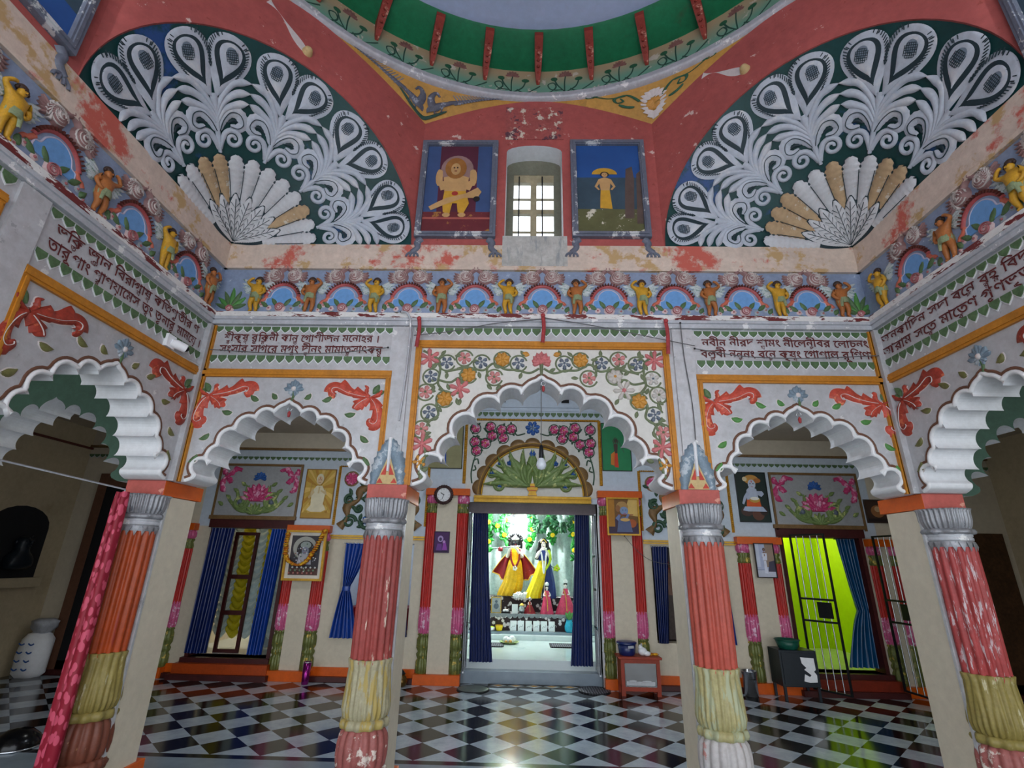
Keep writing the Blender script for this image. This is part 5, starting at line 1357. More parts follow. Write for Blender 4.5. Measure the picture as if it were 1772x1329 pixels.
# yellow saint
L = [(FULL, (204, 166, 72))]
for i in range(22):
    a = 2 * PI * i / 22; L.append(([(.5, .62), (.5 + .9 * math.cos(a), .62 + .9 * math.sin(a)), (.5 + .9 * math.cos(a + .13), .62 + .9 * math.sin(a + .13))], (226, 190, 104) if i % 2 else (188, 138, 52)))
L = [([(min(1, max(0, x)), min(1, max(0, z))) for x, z in P], c) for P, c in L]
cw, cg = (226, 216, 186), (208, 186, 140)
L += [(rc(0, 1, 0, .1), (188, 148, 66)), (circ(.48, .19, .4, .09, 24), (214, 180, 92)), ([(.16, .16), (.3, .12), (.68, .12), (.82, .17), (.72, .27), (.3, .27)], cw), ([(.28, .25), (.7, .25), (.74, .52), (.6, .66), (.4, .66), (.26, .52)], cw),
      ([(.27, .6), (.16, .42), (.2, .38), (.36, .52)], cg), ([(.72, .6), (.8, .46), (.56, .54), (.56, .58), (.7, .54)], cg), ([(.47, .5), (.53, .5), (.54, .64), (.48, .64)], cg), (rc(.2, .225, .3, .72), (206, 160, 90)),
      (circ(.5, .8, .13, .115, 20), cw), (circ(.5, .77, .1, .09, 18), (220, 190, 150)), (circ(.46, .785, .014, .008, 8), (80, 54, 40)), (circ(.54, .785, .014, .008, 8), (80, 54, 40)), (rc(.46, .54, .725, .733), (160, 84, 60)), (rc(.492, .508, .79, .85), (176, 80, 40))]
fwd(picture('poster', 'golden yellow poster of a seated shaven holy man with folded hands', 'shrine', -3.466, -3.0, 2.133, 2.88, None, .012, .016, L, None, 'picture', FL((150, 106, 40))), .008)
# deity with butter pot
L = [(FULL, (26, 44, 40)), (circ(.25, .2, .2, .1, 16), (72, 50, 44)), (circ(.62, .14, .2, .12, 16), (96, 60, 48)), (circ(.82, .22, .14, .1, 14), (48, 36, 34)), ([(.2, .3), (.8, .3), (.92, .2), (.6, .2), (.3, .2), (.12, .22)], (178, 190, 214)),
     ([(.26, .3), (.76, .3), (.72, .46), (.3, .46)], (214, 92, 40)), ([(.3, .44), (.7, .44), (.66, .66), (.54, .7), (.42, .7), (.32, .64)], (188, 198, 220)), ([(.34, .62), (.2, .5), (.12, .36), (.18, .34), (.28, .46), (.4, .56)], (178, 190, 214)), ([(.66, .62), (.84, .62), (.9, .56), (.8, .5), (.68, .54)], (178, 190, 214)),
     (circ(.56, .44, .18, .06, 20), (196, 156, 70)), (circ(.56, .465, .15, .035, 20), (240, 238, 230)), (circ(.52, .86, .25, .1, 20), (206, 150, 72)), (circ(.3, .87, .08, .05, 14), (232, 214, 170)), (circ(.72, .84, .12, .05, 14), (180, 110, 50)),
     (circ(.52, .76, .13, .1, 20), (196, 206, 226)), (circ(.47, .775, .02, .012, 8), (30, 30, 40)), (circ(.57, .775, .02, .012, 8), (30, 30, 40)), (rc(.48, .56, .7, .71), (190, 70, 70)), ([(.5, .8), (.54, .8), (.52, .86)], (210, 60, 40))]
fwd(picture('poster', 'dark poster of a pale seated child deity with a butter pot', 'shrine', 3.135, 3.60, 2.2, 2.942, None, .012, .016, L, None, 'picture', FL((36, 42, 44))), .008)
# tall posters beside the panel
L = [(FULL, (146, 142, 104))] + person2d(.5, .08, .62, (190, 176, 168), (30, 74, 164), (24, 24, 28), 'up', 1.25, .9) + [([(.32, .5), (.46, .62), (.66, .6), (.8, .52), (.66, .5), (.5, .46)], (24, 26, 34)), ([(.3, .34), (.44, .4), (.42, .44), (.28, .4)], (24, 26, 34))]
fwd(picture('poster', 'olive poster of a dancer with raised arms in a blue skirt', 'shrine', -1.647, -1.05, 2.92, 3.672, None, .012, .014, L, None, 'picture', FL((54, 50, 40))), .008)
L = [(FULL, (40, 132, 84))] + person2d(.48, .06, .6, (72, 60, 54), (206, 66, 40), (40, 34, 34), 'up', 1.65, .62) + [([(.28, .12), (.4, .1), (.44, .4), (.3, .34)], (204, 120, 44)), ([(.56, .62), (.76, .36), (.78, .38), (.6, .66)], (60, 110, 80))]
fwd(picture('poster', 'green poster of a dancing figure in a red and orange skirt', 'shrine', 1.127, 1.585, 2.926, 3.69, None, .01, .014, L, None, 'picture', FL((48, 62, 48))), .008)
# flute player
L = [(FULL, (120, 84, 40)), ([(.55, .55), (1, .5), (1, 1), (.7, 1)], (214, 178, 100)), ([(0, 0), (1, 0), (1, .3), (.7, .36), (.4, .34), (.1, .5), (0, .4)], (64, 48, 70)), (rc(0, .22, .2, 1), (176, 120, 40)), (circ(.8, .3, .14, .12, 16), (176, 90, 44)),
     ([(.28, .05), (.8, .05), (.72, .42), (.5, .5), (.34, .4)], (92, 104, 140)), (circ(.48, .78, .2, .15, 20), (176, 136, 80)), (circ(.34, .72, .08, .1, 14), (150, 100, 60)), (circ(.54, .66, .14, .12, 20), (128, 150, 186)), (circ(.5, .68, .018, .01, 8), (30, 26, 34)), (circ(.6, .68, .018, .01, 8), (30, 26, 34)), (rc(.52, .6, .58, .595), (180, 70, 70)),
     (rc(.3, .84, .535, .56), (150, 70, 60)), ([(.24, .44), (.36, .56), (.42, .52), (.34, .36)], (110, 126, 170)), ([(.62, .36), (.72, .56), (.66, .58), (.52, .4)], (110, 126, 170)), (circ(.56, .4, .16, .05, 16), (214, 170, 100))]
fwd(picture('framed_picture', 'gilt framed picture of a flute player on the pilaster right of the shrine', 'shrine', 1.14, 1.62, 1.97, 2.51, None, .022, .03, L, None, 'picture', m_gold2), .125)
# small violet picture
L = [(FULL, (74, 36, 92)), (circ(.4, .66, .2, .16, 18), (176, 150, 200)), (circ(.4, .64, .1, .09, 14), (70, 50, 90)), (circ(.66, .5, .1, .09, 14), (190, 140, 200)), ([(.55, .1), (.9, .1), (.8, .45), (.6, .45)], (150, 70, 170)), ([(.12, .08), (.55, .08), (.5, .4), (.2, .42)], (110, 60, 140)), (rc(.05, .95, .02, .07), (40, 20, 56))]
fwd(picture('framed_picture', 'small violet picture on the pilaster below the clock', 'shrine', -1.395, -1.168, 1.68, 1.98, None, .01, .014, L, None, 'picture', FL((60, 40, 70))), .072)
# photograph of a standing man
L = [(FULL, (178, 186, 214)), (rc(.55, 1, .3, 1), (150, 128, 112)), ([(0, 0), (1, 0), (1, .16), (0, .26)], (196, 200, 216)), ([(.6, .16), (1, .16), (1, .5), (.7, .46)], (70, 66, 84)), (rc(0, .22, .3, 1), (200, 206, 226)), (rc(0, .4, .2, .23), (150, 158, 190))]
L += person2d(.48, .1, .78, (140, 110, 100), (222, 224, 240), (44, 38, 40), 'pray', 1.65, .6) + [([(.36, .5), (.6, .5), (.62, .72), (.34, .72)], (220, 222, 238)), (circ(.48, .66, .03, .04, 10), (140, 110, 100))]
fwd(picture('framed_photograph', 'framed photograph of a man in white with folded hands', 'shrine', 3.227, 3.506, 1.433, 1.90, None, .012, .02, L, None, 'picture', FL((40, 36, 36))), .125)
# garlanded picture
L = [(FULL, (224, 218, 206)), (rc(.09, .91, .07, .93), (62, 58, 64)), (rc(.09, .91, .07, .22), (96, 66, 60))]
L += [([(x, z) for x, z in circ(.48, .66, .33, .25, 30)], (168, 168, 160)), (circ(.5, .62, .24, .2, 26), (52, 48, 52)), (circ(.5, .72, .15, .08, 16), (150, 160, 156)), ([(.3, .3), (.7, .3), (.66, .52), (.5, .6), (.34, .52)], (176, 176, 184)), (circ(.5, .6, .1, .08, 18), (128, 132, 150)), (circ(.46, .61, .015, .01, 8), (20, 20, 26)), (circ(.54, .61, .015, .01, 8), (20, 20, 26)), (rc(.47, .53, .555, .563), (150, 60, 60))]
for i in range(46):
    a = RND.uniform(0, 6.28); r = RND.uniform(.1, .34); L.append((circ(.5 + r * math.cos(a), .45 + r * .9 * math.sin(a), .022, .016, 7), RND.choice([(214, 212, 206), (104, 112, 120), (90, 110, 96), (156, 120, 110), (196, 196, 208)])))
for i in range(18): L.append((circ(.14 + .72 * i / 17, .12 + .06 * (i % 3), .028, .022, 7), [(176, 110, 100), (110, 140, 110), (206, 206, 200)][i % 3]))
gp = fwd(picture('framed_picture', 'large gold framed picture of a deity hung with marigolds', 'shrine', -3.535, -2.955, 1.265, 1.955, None, .03, .04, L, None, 'picture', m_gold2, .06), .125)
m_mari = M('marigold', (214, 122, 20), .6, 0, .3, 30, wear=(226, 176, 40), ws=22, wth=.5)
t = thing('marigold_garland', 'orange marigold garland draped over the gold framed picture', 'garland', (-3.245, YS - .19, 1.9))
P = cr([(-.27, 0, -.0), (-.275, -.0, -.2), (-.22, 0, -.36), (-.06, -.0, -.43), (.06, 0, -.36), (.16, 0, -.2), (.25, 0, -.0), (.27, .0, .06)], 7)
g = MB()
for i, (x, y, z) in enumerate(P):
    g.lathe([(.002, -.012), (.03, -.01), (.036, 0), (.028, .012), (.002, .016)], 10, (x + RND.uniform(-.008, .008), y - .02 + RND.uniform(-.012, .012), z), mod=lambda a, z, r: r * (1 + .18 * math.cos(5 * a + i)))
obj('blossoms', g, m_mari, t); obj('thread', MB().tube(P, .004, 5), m_org, t)
L = [(FULL, (66, 46, 36)), (circ(.5, .5, .3, .3, 18), (150, 100, 60)), (circ(.5, .6, .13, .14, 14), (196, 160, 120)), (rc(0, 1, 0, .15), (40, 30, 30))]
fwd(picture('framed_picture', 'small brown picture high above the right end of the shrine wall', 'shrine', 5.0, 5.37, 2.22, 2.56, None, .02, .02, L, None, 'picture', FL((60, 44, 36))), .01)

m_clockrim = M('clock_rim', (62, 34, 32), .4, 0, .2, 12)
t = thing('wall_clock', 'round white clock with scalloped dark brown rim', 'clock', (-1.29, YS - .122, 2.507))
rim = MB()
for i in range(24): rim.ball((.128 * math.cos(2 * PI * i / 24), -.012, .128 * math.sin(2 * PI * i / 24)), (.021, .016, .021), 8, 6)
rim.ribbon(circ(0, 0, .113, n=40) + [(.113, 0)], .018, .034)
obj('clock_rim', rim, m_clockrim, t)
obj('dial', MB().prism(circ(0, 0, .1, n=40), -.014, 0), m_rim, t)
tk = MB()
for i in range(12):
    a = i * PI / 6; r0 = .08 if i % 3 else .074
    tk.ribbon([(r0 * math.cos(a), r0 * math.sin(a)), (.09 * math.cos(a), .09 * math.sin(a))], .0026, .002, 0, -.0145)
obj('hour_mark', tk, m_dark, t)
for nm, ang, L_, w_ in (('hour_hand', PI / 2 + 1.0, .055, .005), ('minute_hand', PI / 2 + 2.83, .075, .0035)): obj(nm, MB().ribbon([(-.012 * math.cos(ang), -.012 * math.sin(ang)), (L_ * math.cos(ang), L_ * math.sin(ang))], w_, .003, 0, -.017), m_dark, t)

# ------------------------------------------------------------------ the altar and its figures
FZ = .27
struct('trim_altar_platform', MB().box(-1.35, 1.45, 4.82, 6.4, FZ, .345), m_marble)
struct('trim_altar_base', MB().box(-1.3, 1.4, 5.0, 6.35, .345, .385), m_greym)
def floral_cloth():
    t = NT('altar_cloth'); t.b.inputs['Roughness'].default_value = .7
    v = t.n('ShaderNodeTexVoronoi'); v.inputs['Scale'].default_value = 11; t.l(t.co.outputs['Object'], v.inputs['Vector'])
    f = t.math('ADD', v.outputs['Distance'], t.math('MULTIPLY', t.noise(38, 2), .35))
    c = t.mix(t.ramp(f, .5, .56), rgb((214, 206, 210)), rgb((40, 18, 28)))
    t.l(c, t.b.inputs['Base Color']); return t.mat
m_cloth = floral_cloth()
t = thing('altar', 'two stepped altar under a black cloth with white flowers', 'altar', (SX, 5.15, .385))
obj('lower_tier', MB().box(-1.1, 1.1, 0, .5, 0, .28), m_cloth, t); obj('upper_tier', MB().box(-1.1, 1.1, .5, .98, 0, .54), m_cloth, t)
lace = MB()
for i in range(20):
    x = -1.05 + 2.1 * (i + .5) / 20; lace.prism(circ(x, .265, .056, .05, 14, PI, 2 * PI), -.012, -.002)
lace.box(-1.1, 1.1, -.014, -.002, .262, .285)
obj('lace_edge', lace, M('lace_grey', (146, 150, 158), .7, 0, .2, 20), t)
m_card = M('card_white', (240, 242, 246), .4, 0, .02, 4); m_cardl = M('card_grey', (176, 180, 188), .5)
first = None
for i in range(6):
    x = -.243 + .141 * i
    lab = 'white framed card leaning on the altar front, %s' % NTH[i]
    if first is None:
        first = thing('framed_card', lab, 'card', (x, 5.11, .386), 0, 'cards along the altar'); f = obj('card', MB().box(-.058, .058, 0, .012, 0, .17), m_card, first, bevel=.012); f.rotation_euler = (-.12, 0, 0)
        g = obj('card_print', MB().ribbon(cr([(-.03, .05), (-.01, .08), (.02, .07), (.035, .11)], 4), .004, .001, 0, -.0005), m_cardl, first); g.rotation_euler = (-.12, 0, 0)
    else: dup(first, (x, 5.11, .386), 0, lab)

m_face = M('marble_skin', (236, 226, 220), .4, 0, .02, 5, bump=0); m_black = M('black_hair', (14, 14, 18), .45, 0, .2, 20, bump=0); m_dkf = M('dark_face', (30, 32, 42), .35, 0, .1, 10, bump=0)
m_yel = M('silk_yellow', (232, 178, 8), .4, 0, .16, 9, wear=(214, 128, 10), ws=3, wth=.56, wsoft=.1); m_yel2 = M('silk_lemon', (238, 206, 12), .4, 0, .12, 9)
m_redc = M('silk_red', (150, 16, 34), .45, 0, .2, 9, wear=(214, 176, 176), ws=26, wth=.66); m_bls = M('silk_blue', (24, 48, 120), .4, 0, .2, 9, wear=(90, 130, 170), ws=20, wth=.66); m_limeg = M('silk_lime', (190, 214, 40), .45, 0, .16, 12)
m_trim = M('gold_trim', (222, 180, 70), .35, .3, .2, 30); m_pinkd = M('silk_pink', (214, 62, 104), .45, 0, .2, 12, wear=(240, 200, 210), ws=24, wth=.66); m_wflow = M('white_blossom', (238, 236, 240), .6, 0, .06, 20)
def loft(mb, rings, n=40, m=0, folds=0, amp=0.):
    """rings: (cx,cy,z,rx,ry); vertical pleats grow downwards"""
    N = len(rings); vs = []
    for j, (cx, cy, z, rx, ry) in enumerate(rings):
        for i in range(n):
            a = 2 * PI * i / n; k = 1 + amp * (j / (N - 1)) * math.sin(folds * a)
            vs.append((cx + rx * k * math.cos(a), cy + ry * k * math.sin(a), z))
    return mb.add(vs, [(j * n + i, j * n + (i + 1) % n, (j + 1) * n + (i + 1) % n, (j + 1) * n + i) for j in range(N - 1) for i in range(n)], m, True)
def crr(R_, n=4): return cr(R_, n)
def deity_body(h, arms):
    k = h / 1.12
    J = {'pelvis': (0, 0, .56, .085), 'waist': (0, 0, .66, .07), 'chest': (0, 0, .8, .085), 'neck': (0, 0, .9, .034), 'head': (0, -.008, .965, .058), 'crown': (0, 0, 1.04, .055),
         'hipL': (-.05, 0, .5, .06), 'knL': (-.06, -.02, .28, .046), 'anL': (-.06, 0, .05, .03), 'toL': (-.065, -.07, .02, .022), 'hipR': (.05, 0, .5, .06), 'knR': (.04, -.03, .28, .046), 'anR': (.03, -.03, .05, .03), 'toR': (.02, -.09, .02, .022)}
    J.update(arms)
    J = {a: tuple(v * k for v in b) for a, b in J.items()}
    E = [('pelvis', 'waist'), ('waist', 'chest'), ('chest', 'neck'), ('neck', 'head'), ('head', 'crown')]
    for s in 'LR': E += [('pelvis', 'hip' + s), ('hip' + s, 'kn' + s), ('kn' + s, 'an' + s), ('an' + s, 'to' + s), ('chest', 'sh' + s), ('sh' + s, 'el' + s), ('el' + s, 'wr' + s), ('wr' + s, 'ha' + s)]
    return skin('figure', J, E, m_face, 2)
def hand(mb, x, y, z, dx, m=0):
    for i in range(4): mb.tube([(x, y, z + .012 * i - .02), (x + dx * .035, y - .012, z + .012 * i - .018), (x + dx * .05, y - .03, z + .012 * i - .02)], [.0075, .007, .005], 6, m)
    mb.tube([(x, y, z - .02), (x + dx * .012, y - .03, z - .012), (x + dx * .02, y - .038, z + .006)], [.008, .007, .005], 6, m)
def face_bits(z, dark, k=1.):
    f = MB(); w, d = (0, 1)
    for s in (-1, 1):
        f.ball((s * .024 * k, -.058 * k, z + .012 * k), (.014 * k, .008 * k, .008 * k), 8, 6, 0); f.ball((s * .024 * k, -.065 * k, z + .012 * k), (.006 * k, .004 * k, .006 * k), 8, 6, 1)
        f.ribbon([(s * .01 * k, z + .03 * k), (s * .026 * k, z + .036 * k), (s * .042 * k, z + .03 * k)], .0035 * k, .004, 1, -.055 * k)
        f.ball((s * .062 * k, 0, z + .0), (.01 * k, .014 * k, .02 * k), 6, 5, 2)
    f.ball((0, -.068 * k, z - .004 * k), (.008 * k, .012 * k, .016 * k), 8, 6, 2); f.ball((0, -.06 * k, z - .03 * k), (.018 * k, .008 * k, .006 * k), 8, 6, 3); f.ball((0, -.062 * k, z + .045 * k), (.006 * k, .004 * k, .012 * k), 6, 5, 3)
    return f
def statue(label, x, y, z): return thing('deity_statue', label, 'statue', (x, y, z), 0, 'deity statues of the altar')
# flute player
K = statue('statue of the flute player in yellow robe and red cape', -.235, 5.76, .925)
obj('figure', deity_body(1.17, {'shL': (-.1, 0, .84, .042), 'elL': (-.16, -.06, .7, .034), 'wrL': (-.11, -.14, .84, .025), 'haL': (-.08, -.15, .89, .02), 'shR': (.1, 0, .84, .042), 'elR': (.14, -.06, .7, .034), 'wrR': (.03, -.14, .85, .025), 'haR': (-.02, -.15, .89, .02)}), None, K)
h = MB(); hand(h, -.095, -.165, .93, 1); hand(h, -.02, -.165, .93, -1); obj('fingers', h, m_face, K)
obj('dark_face', MB().ball((0, -.012, 1.015), (.064, .06, .076), 16, 10), m_dkf, K)
obj('face', face_bits(1.015, True, 1.06), [m_face, m_dkf, m_dkf, m_redc], K)
h = MB().ball((0, .03, 1.06), (.13, .09, .12), 16, 10)
for s in (-1, 1): h.ball((s * .095, .03, .97), (.055, .06, .11), 12, 8)
for i in range(9): h.ball((.13 * math.cos(i * PI / 8), .0, 1.07 + .11 * math.sin(i * PI / 8)), .034, 8, 6)
obj('hair', h, m_black, K)
obj('crown_jewels', MB().lathe([(.07, 1.07), (.085, 1.09), (.075, 1.11)], 20, (0, -.01, 0)).ball((0, -.08, 1.13), (.03, .02, .045), 10, 8), m_wflow, K)
obj('tunic', loft(MB(), crr([(0, 0, .93, .07, .055), (0, 0, .86, .125, .08), (0, 0, .74, .11, .085), (0, 0, .62, .12, .09)]), 32), m_yel, K)
obj('robe', loft(MB(), crr([(0, 0, .68, .125, .095), (-.01, -.01, .5, .165, .12), (-.03, -.02, .3, .195, .14), (-.08, -.03, .14, .22, .15), (-.14, -.03, .02, .2, .14)]), 72, 0, 14, .07), m_yel, K)
for s in (-1, 1):
    c = MB(); rows = []
    for j in range(14):
        q = j / 13
        for i in range(9):
            p = i / 8; rows.append((s * (.07 + (.06 + .31 * q ** .8) * p + .02 * q), .05 - .05 * p + .03 * math.sin(p * 9 + 2 * q), .93 - (.62 + (-.14 if p > .5 else 0) * p) * q - .1 * p * (1 - q)))
    c.add(rows, [(j * 9 + i, j * 9 + i + 1, j * 9 + i + 10, j * 9 + i + 9) for j in range(13) for i in range(8)], 0, True)
    o = obj('cape', c, m_redc, K)
    obj('cape_trim', MB().tube([rows[13 * 9 + i] for i in range(9)], .013, 6).tube([rows[j * 9 + 8] for j in range(14)], .009, 6), m_trim, o)
G = cr([(-.09, -.1, .88), (-.08, -.13, .7), (-.03, -.15, .58), (.0, -.155, .55), (.03, -.15, .58), (.08, -.13, .7), (.09, -.1, .88)], 6)
g = MB()
for i, p in enumerate(G): g.ball(p, .022, 8, 6, 0)
for i in range(5): g.ball((.03 * math.cos(i * 1.26), -.16, .53 + .03 * math.sin(i * 1.26)), .022, 8, 6, 1)
obj('garland', g, [m_redc, m_wflow], K)
f = MB().tube([(-.46, -.17, .9), (.1, -.17, .95)], .012, 8, 0); obj('flute', f, m_steel, K); obj('flute_tassel', MB().lathe([(.01, .03), (.045, .01), (.05, -.05), (.01, -.06)], 14, (-.3, -.17, .9)), m_redc, K)
# consort
Q = statue('statue of the goddess in yellow skirt and blue sari', .33, 5.50, .925)
obj('figure', deity_body(1.13, {'shL': (-.09, 0, .84, .038), 'elL': (-.14, -.05, .72, .03), 'wrL': (-.07, -.13, .84, .023), 'haL': (-.05, -.14, .88, .018), 'shR': (.09, 0, .84, .038), 'elR': (.13, -.05, .72, .03), 'wrR': (.06, -.13, .84, .023), 'haR': (.045, -.14, .88, .018)}), None, Q)
h = MB(); hand(h, -.055, -.15, .9, 1); hand(h, .05, -.15, .9, -1); obj('fingers', h, m_face, Q)
obj('face', face_bits(.975, False, 1.02), [m_face, m_black, m_face, m_redc], Q)
h = MB().ball((0, .03, 1.0), (.092, .07, .12), 16, 10)
for s in (-1, 1): h.tube(cr([(s * .06, .0, 1.05), (s * .095, .0, .95), (s * .12, .02, .82), (s * .13, .03, .7)], 5), [.03 + .01 * math.sin(i) for i in range(16)], 8)
obj('hair', h, m_black, Q); obj('tiara', MB().ribbon(cr([(-.06, 1.02), (-.03, 1.06), (0, 1.085), (.03, 1.06), (.06, 1.02)], 4), .008, .012, 0, -.055), m_trim, Q)
obj('blouse', loft(MB(), crr([(0, 0, .91, .06, .05), (0, 0, .84, .11, .075), (0, 0, .74, .1, .085), (0, 0, .64, .085, .07)]), 32), m_bls, Q)
obj('skirt', loft(MB(), crr([(-.01, -.02, .68, .085, .075), (-.05, -.03, .5, .11, .1), (-.12, -.04, .28, .13, .12), (-.19, -.05, .1, .145, .13), (-.21, -.05, .0, .15, .13)]), 64, 0, 12, .08), m_yel2, Q)
obj('sari', loft(MB(), crr([(.03, .02, .72, .09, .08), (.07, .02, .5, .11, .1), (.1, .02, .3, .12, .11), (.11, .02, .1, .13, .12), (.11, .02, .0, .13, .12)]), 64, 0, 11, .08), m_bls, Q)
obj('veil_edge', MB().tube(cr([(.1, -.06, .88), (.13, -.1, .74), (.1, -.13, .62), (.02, -.14, .5)], 6), [.03 - .0006 * i for i in range(19)], 8), m_limeg, Q)
obj('garland', MB().tube(cr([(-.05, -.11, .84), (-.02, -.13, .65), (0, -.15, .45), (.03, -.13, .65), (.06, -.11, .84)], 6), .016, 8), m_wflow, Q)
b = MB()
for i in range(14): b.ball((.25 + .05 * math.cos(i * 2.4) * (i / 14), -.12, .55 + .06 * math.sin(i * 2.4) * (i / 14)), .026, 8, 6)
t = thing('lotus_posy', 'lime green posy at the right hand of the goddess', 'flowers', (.33, 5.50, .925)); obj('petals', b, m_limeg, t); obj('heart', MB().ball((.25, -.145, .55), .02, 8, 6), m_trim, t); obj('stem', MB().tube([(.13, -.06, .6), (.2, -.1, .55), (.25, -.11, .54)], .006, 6), m_reld, t)
# dolls
def doll(label, x, y, z, h, mat, rx):
    t = thing('dressed_doll', label, 'doll', (x, y, z), 0, 'dressed dolls on the altar'); k = h
    obj('dress', loft(MB(), crr([(0, 0, .72 * k, .07 * k, .06 * k), (0, 0, .55 * k, .11 * k, .1 * k), (0, 0, .25 * k, .2 * k * rx, .15 * k), (0, 0, 0, .27 * k * rx, .18 * k)]), 48, 0, 9, .06), mat, t)
    J = {'chest': (0, 0, .62 * k, .06 * k), 'neck': (0, 0, .74 * k, .024 * k), 'head': (0, -.01 * k, .8 * k, .05 * k), 'top': (0, 0, .86 * k, .045 * k)}
    E = [('chest', 'neck'), ('neck', 'head'), ('head', 'top')]
    for s, c in ((-1, 'L'), (1, 'R')):
        J['sh' + c] = (s * .07 * k, 0, .68 * k, .03 * k); J['el' + c] = (s * .12 * k, -.04 * k, .56 * k, .024 * k); J['ha' + c] = (s * .05 * k, -.11 * k, .56 * k, .02 * k); E += [('chest', 'sh' + c), ('sh' + c, 'el' + c), ('el' + c, 'ha' + c)]
    obj('figure', skin('figure', J, E, m_face, 1), None, t)
    obj('hair', MB().ball((0, .015 * k, .84 * k), (.06 * k, .05 * k, .07 * k), 12, 8), m_black, t)
    obj('face', face_bits(.81 * k, False, .8 * k), [m_face, m_black, m_face, m_redc], t)
    obj('headdress', MB().lathe([(.05 * k, .88 * k), (.065 * k, .92 * k), (.05 * k, .97 * k), (.01 * k, 1.0 * k)], 14, (0, 0, 0), mod=lambda a, z, r: r * (1 + .15 * math.cos(5 * a))), m_wflow, t)
    obj('sash', MB().tube(cr([(-.06 * k, -.06 * k, .7 * k), (0, -.12 * k, .45 * k), (.02 * k, -.17 * k, .1 * k)], 6), .014 * k, 6), m_trim, t)
doll('larger pink dressed doll at the right end of the altar', .74, 5.30, .665, .62, m_pinkd, 1.15)
doll('slim pink dressed doll below the goddess', .385, 5.30, .665, .56, m_pinkd, .85)
doll('small red dressed doll in the middle of the altar', .06, 5.28, .665, .29, m_redc, 1.4)
# small things on the altar
def small(name, label, cat, loc, parts, group=None):
    t = thing(name, label, cat, loc, 0, group)
    for nm, mb, mt in parts: obj(nm, mb, mt, t)
    return t
small('framed_icon', 'small gold framed grey icon at the left end of the altar', 'picture', (-.57, 5.22, .666), [('icon_frame', rim4(MB(), -.095, .095, 0, .28, .014, -.012, .01), m_trim), ('icon_print', MB().box(-.081, .081, -.002, .006, .014, .266), m_cardl), ('icon_figure', MB().dome(0, .12, .05, .008, 0, 16, 2, 1, -.002).dome(0, .2, .026, .008, 0, 12, 2, 1, -.002), m_slf)])
small('prayer_card', 'plain white card standing on the altar left of the brass pot', 'card', (-.22, 5.22, .666), [('card', MB().box(-.055, .055, -.004, .004, 0, .16), m_card), ('card_stand', MB().box(-.02, .02, .004, .04, 0, .03), m_cardl)])
small('brass_pot', 'round silver pot beside the red dressed doll', 'pot', (-.09, 5.24, .666), [('pot_body', MB().lathe([(.02, 0), (.05, .02), (.065, .07), (.05, .11), (.035, .125), (.05, .14)], 24), m_steel), ('pot_lid', MB().lathe([(.045, .14), (.03, .165), (.008, .18)], 20), m_trim)])
small('black_tray', 'small dark tray with white sweets at the left of the altar', 'tray', (-.39, 5.24, .666), [('tray', MB().box(-.08, .08, -.05, .05, 0, .03), m_dark), ('sweets', MB().ball((-.03, -.02, .045), .025).ball((.03, -.01, .045), .025).ball((0, .02, .05), .022), m_wflow)])
small('yellow_bowl', 'yellow bowl before the altar beside the left curtain', 'bowl', (-.50, 5.07, .386), [('bowl', MB().lathe([(.03, 0), (.055, .01), (.07, .09), (.066, .09), (.05, .02), (.0, .015)], 24), m_yel2), ('rim', MB().lathe([(.068, .086), (.074, .092), (.068, .098)], 24), m_gold2)])
small('white_bowl', 'white bowl at the very left of the altar front', 'bowl', (-.64, 5.07, .386), [('bowl', MB().lathe([(.03, 0), (.05, .01), (.06, .06), (.055, .06), (.0, .015)], 20), m_card), ('food', MB().ball((0, 0, .055), (.05, .05, .02), 12, 6), m_limeg)])
small('blue_vase', 'turquoise vase with leaves at the right of the altar', 'vase', (.78, 5.07, .386), [('vase_body', MB().lathe([(.06, 0), (.08, .03), (.085, .1), (.06, .17), (.05, .19), (.065, .21)], 24), M('vase_turquoise', (40, 156, 190), .3, 0, .1, 6)), ('leaves', MB().leaf(0, .2, 1.5, .16, .03, .02).leaf(0, .2, 1.1, .15, .03, .02).leaf(0, .2, 2.0, .15, .03, .02), m_bright)])
small('offering_plate', 'green rimmed plate with white offerings on the marble floor', 'plate', (-.30, 4.45, FZ + .001), [('plate', MB().lathe([(.0, .004), (.12, .004), (.17, .03), (.165, .034), (.12, .012), (.0, .012)], 32), m_relg), ('offering', MB().ball((-.05, 0, .06), (.06, .05, .05)).ball((.05, .02, .06), (.06, .05, .06)).ball((0, -.04, .05), (.05, .04, .04)), m_card), ('fruit', MB().ball((.02, -.07, .035), .03).ball((-.05, -.06, .03), .026), m_ocf)])
def woven():
    t = NT('woven_mat'); ck = t.n('ShaderNodeTexWave'); ck.inputs['Scale'].default_value = 9; ck.inputs['Distortion'].default_value = 3
    t.l(t.co.outputs['Object'], ck.inputs['Vector']); t.l(t.mix(ck.outputs['Fac'], rgb((22, 22, 30)), rgb((110, 108, 122))), t.b.inputs['Base Color']); t.b.inputs['Roughness'].default_value = .8; return t.mat
m_wov = woven()
for x, y, lab in ((.66, 4.30, 'dark woven mat on the right of the sanctum floor'), (-.66, 4.22, 'dark woven mat on the left of the sanctum floor')):
    small('prayer_mat', lab, 'mat', (x, y, FZ + .001), [('weave', MB().box(-.26, .26, -.2, .2, 0, .012), m_wov), ('mat_border', rim4(MB(), -.28, .28, -.2, .2, .02, 0, .001).warp(lambda x, y, z: (x, z, .004 + .01 * (y > .0005))), m_dark)], 'mats in the sanctum')
t = thing('blossom_heap', 'heap of white blossoms at the feet of the flute player', 'flowers', (-.1, 5.47, .926)); t2_ = MB()
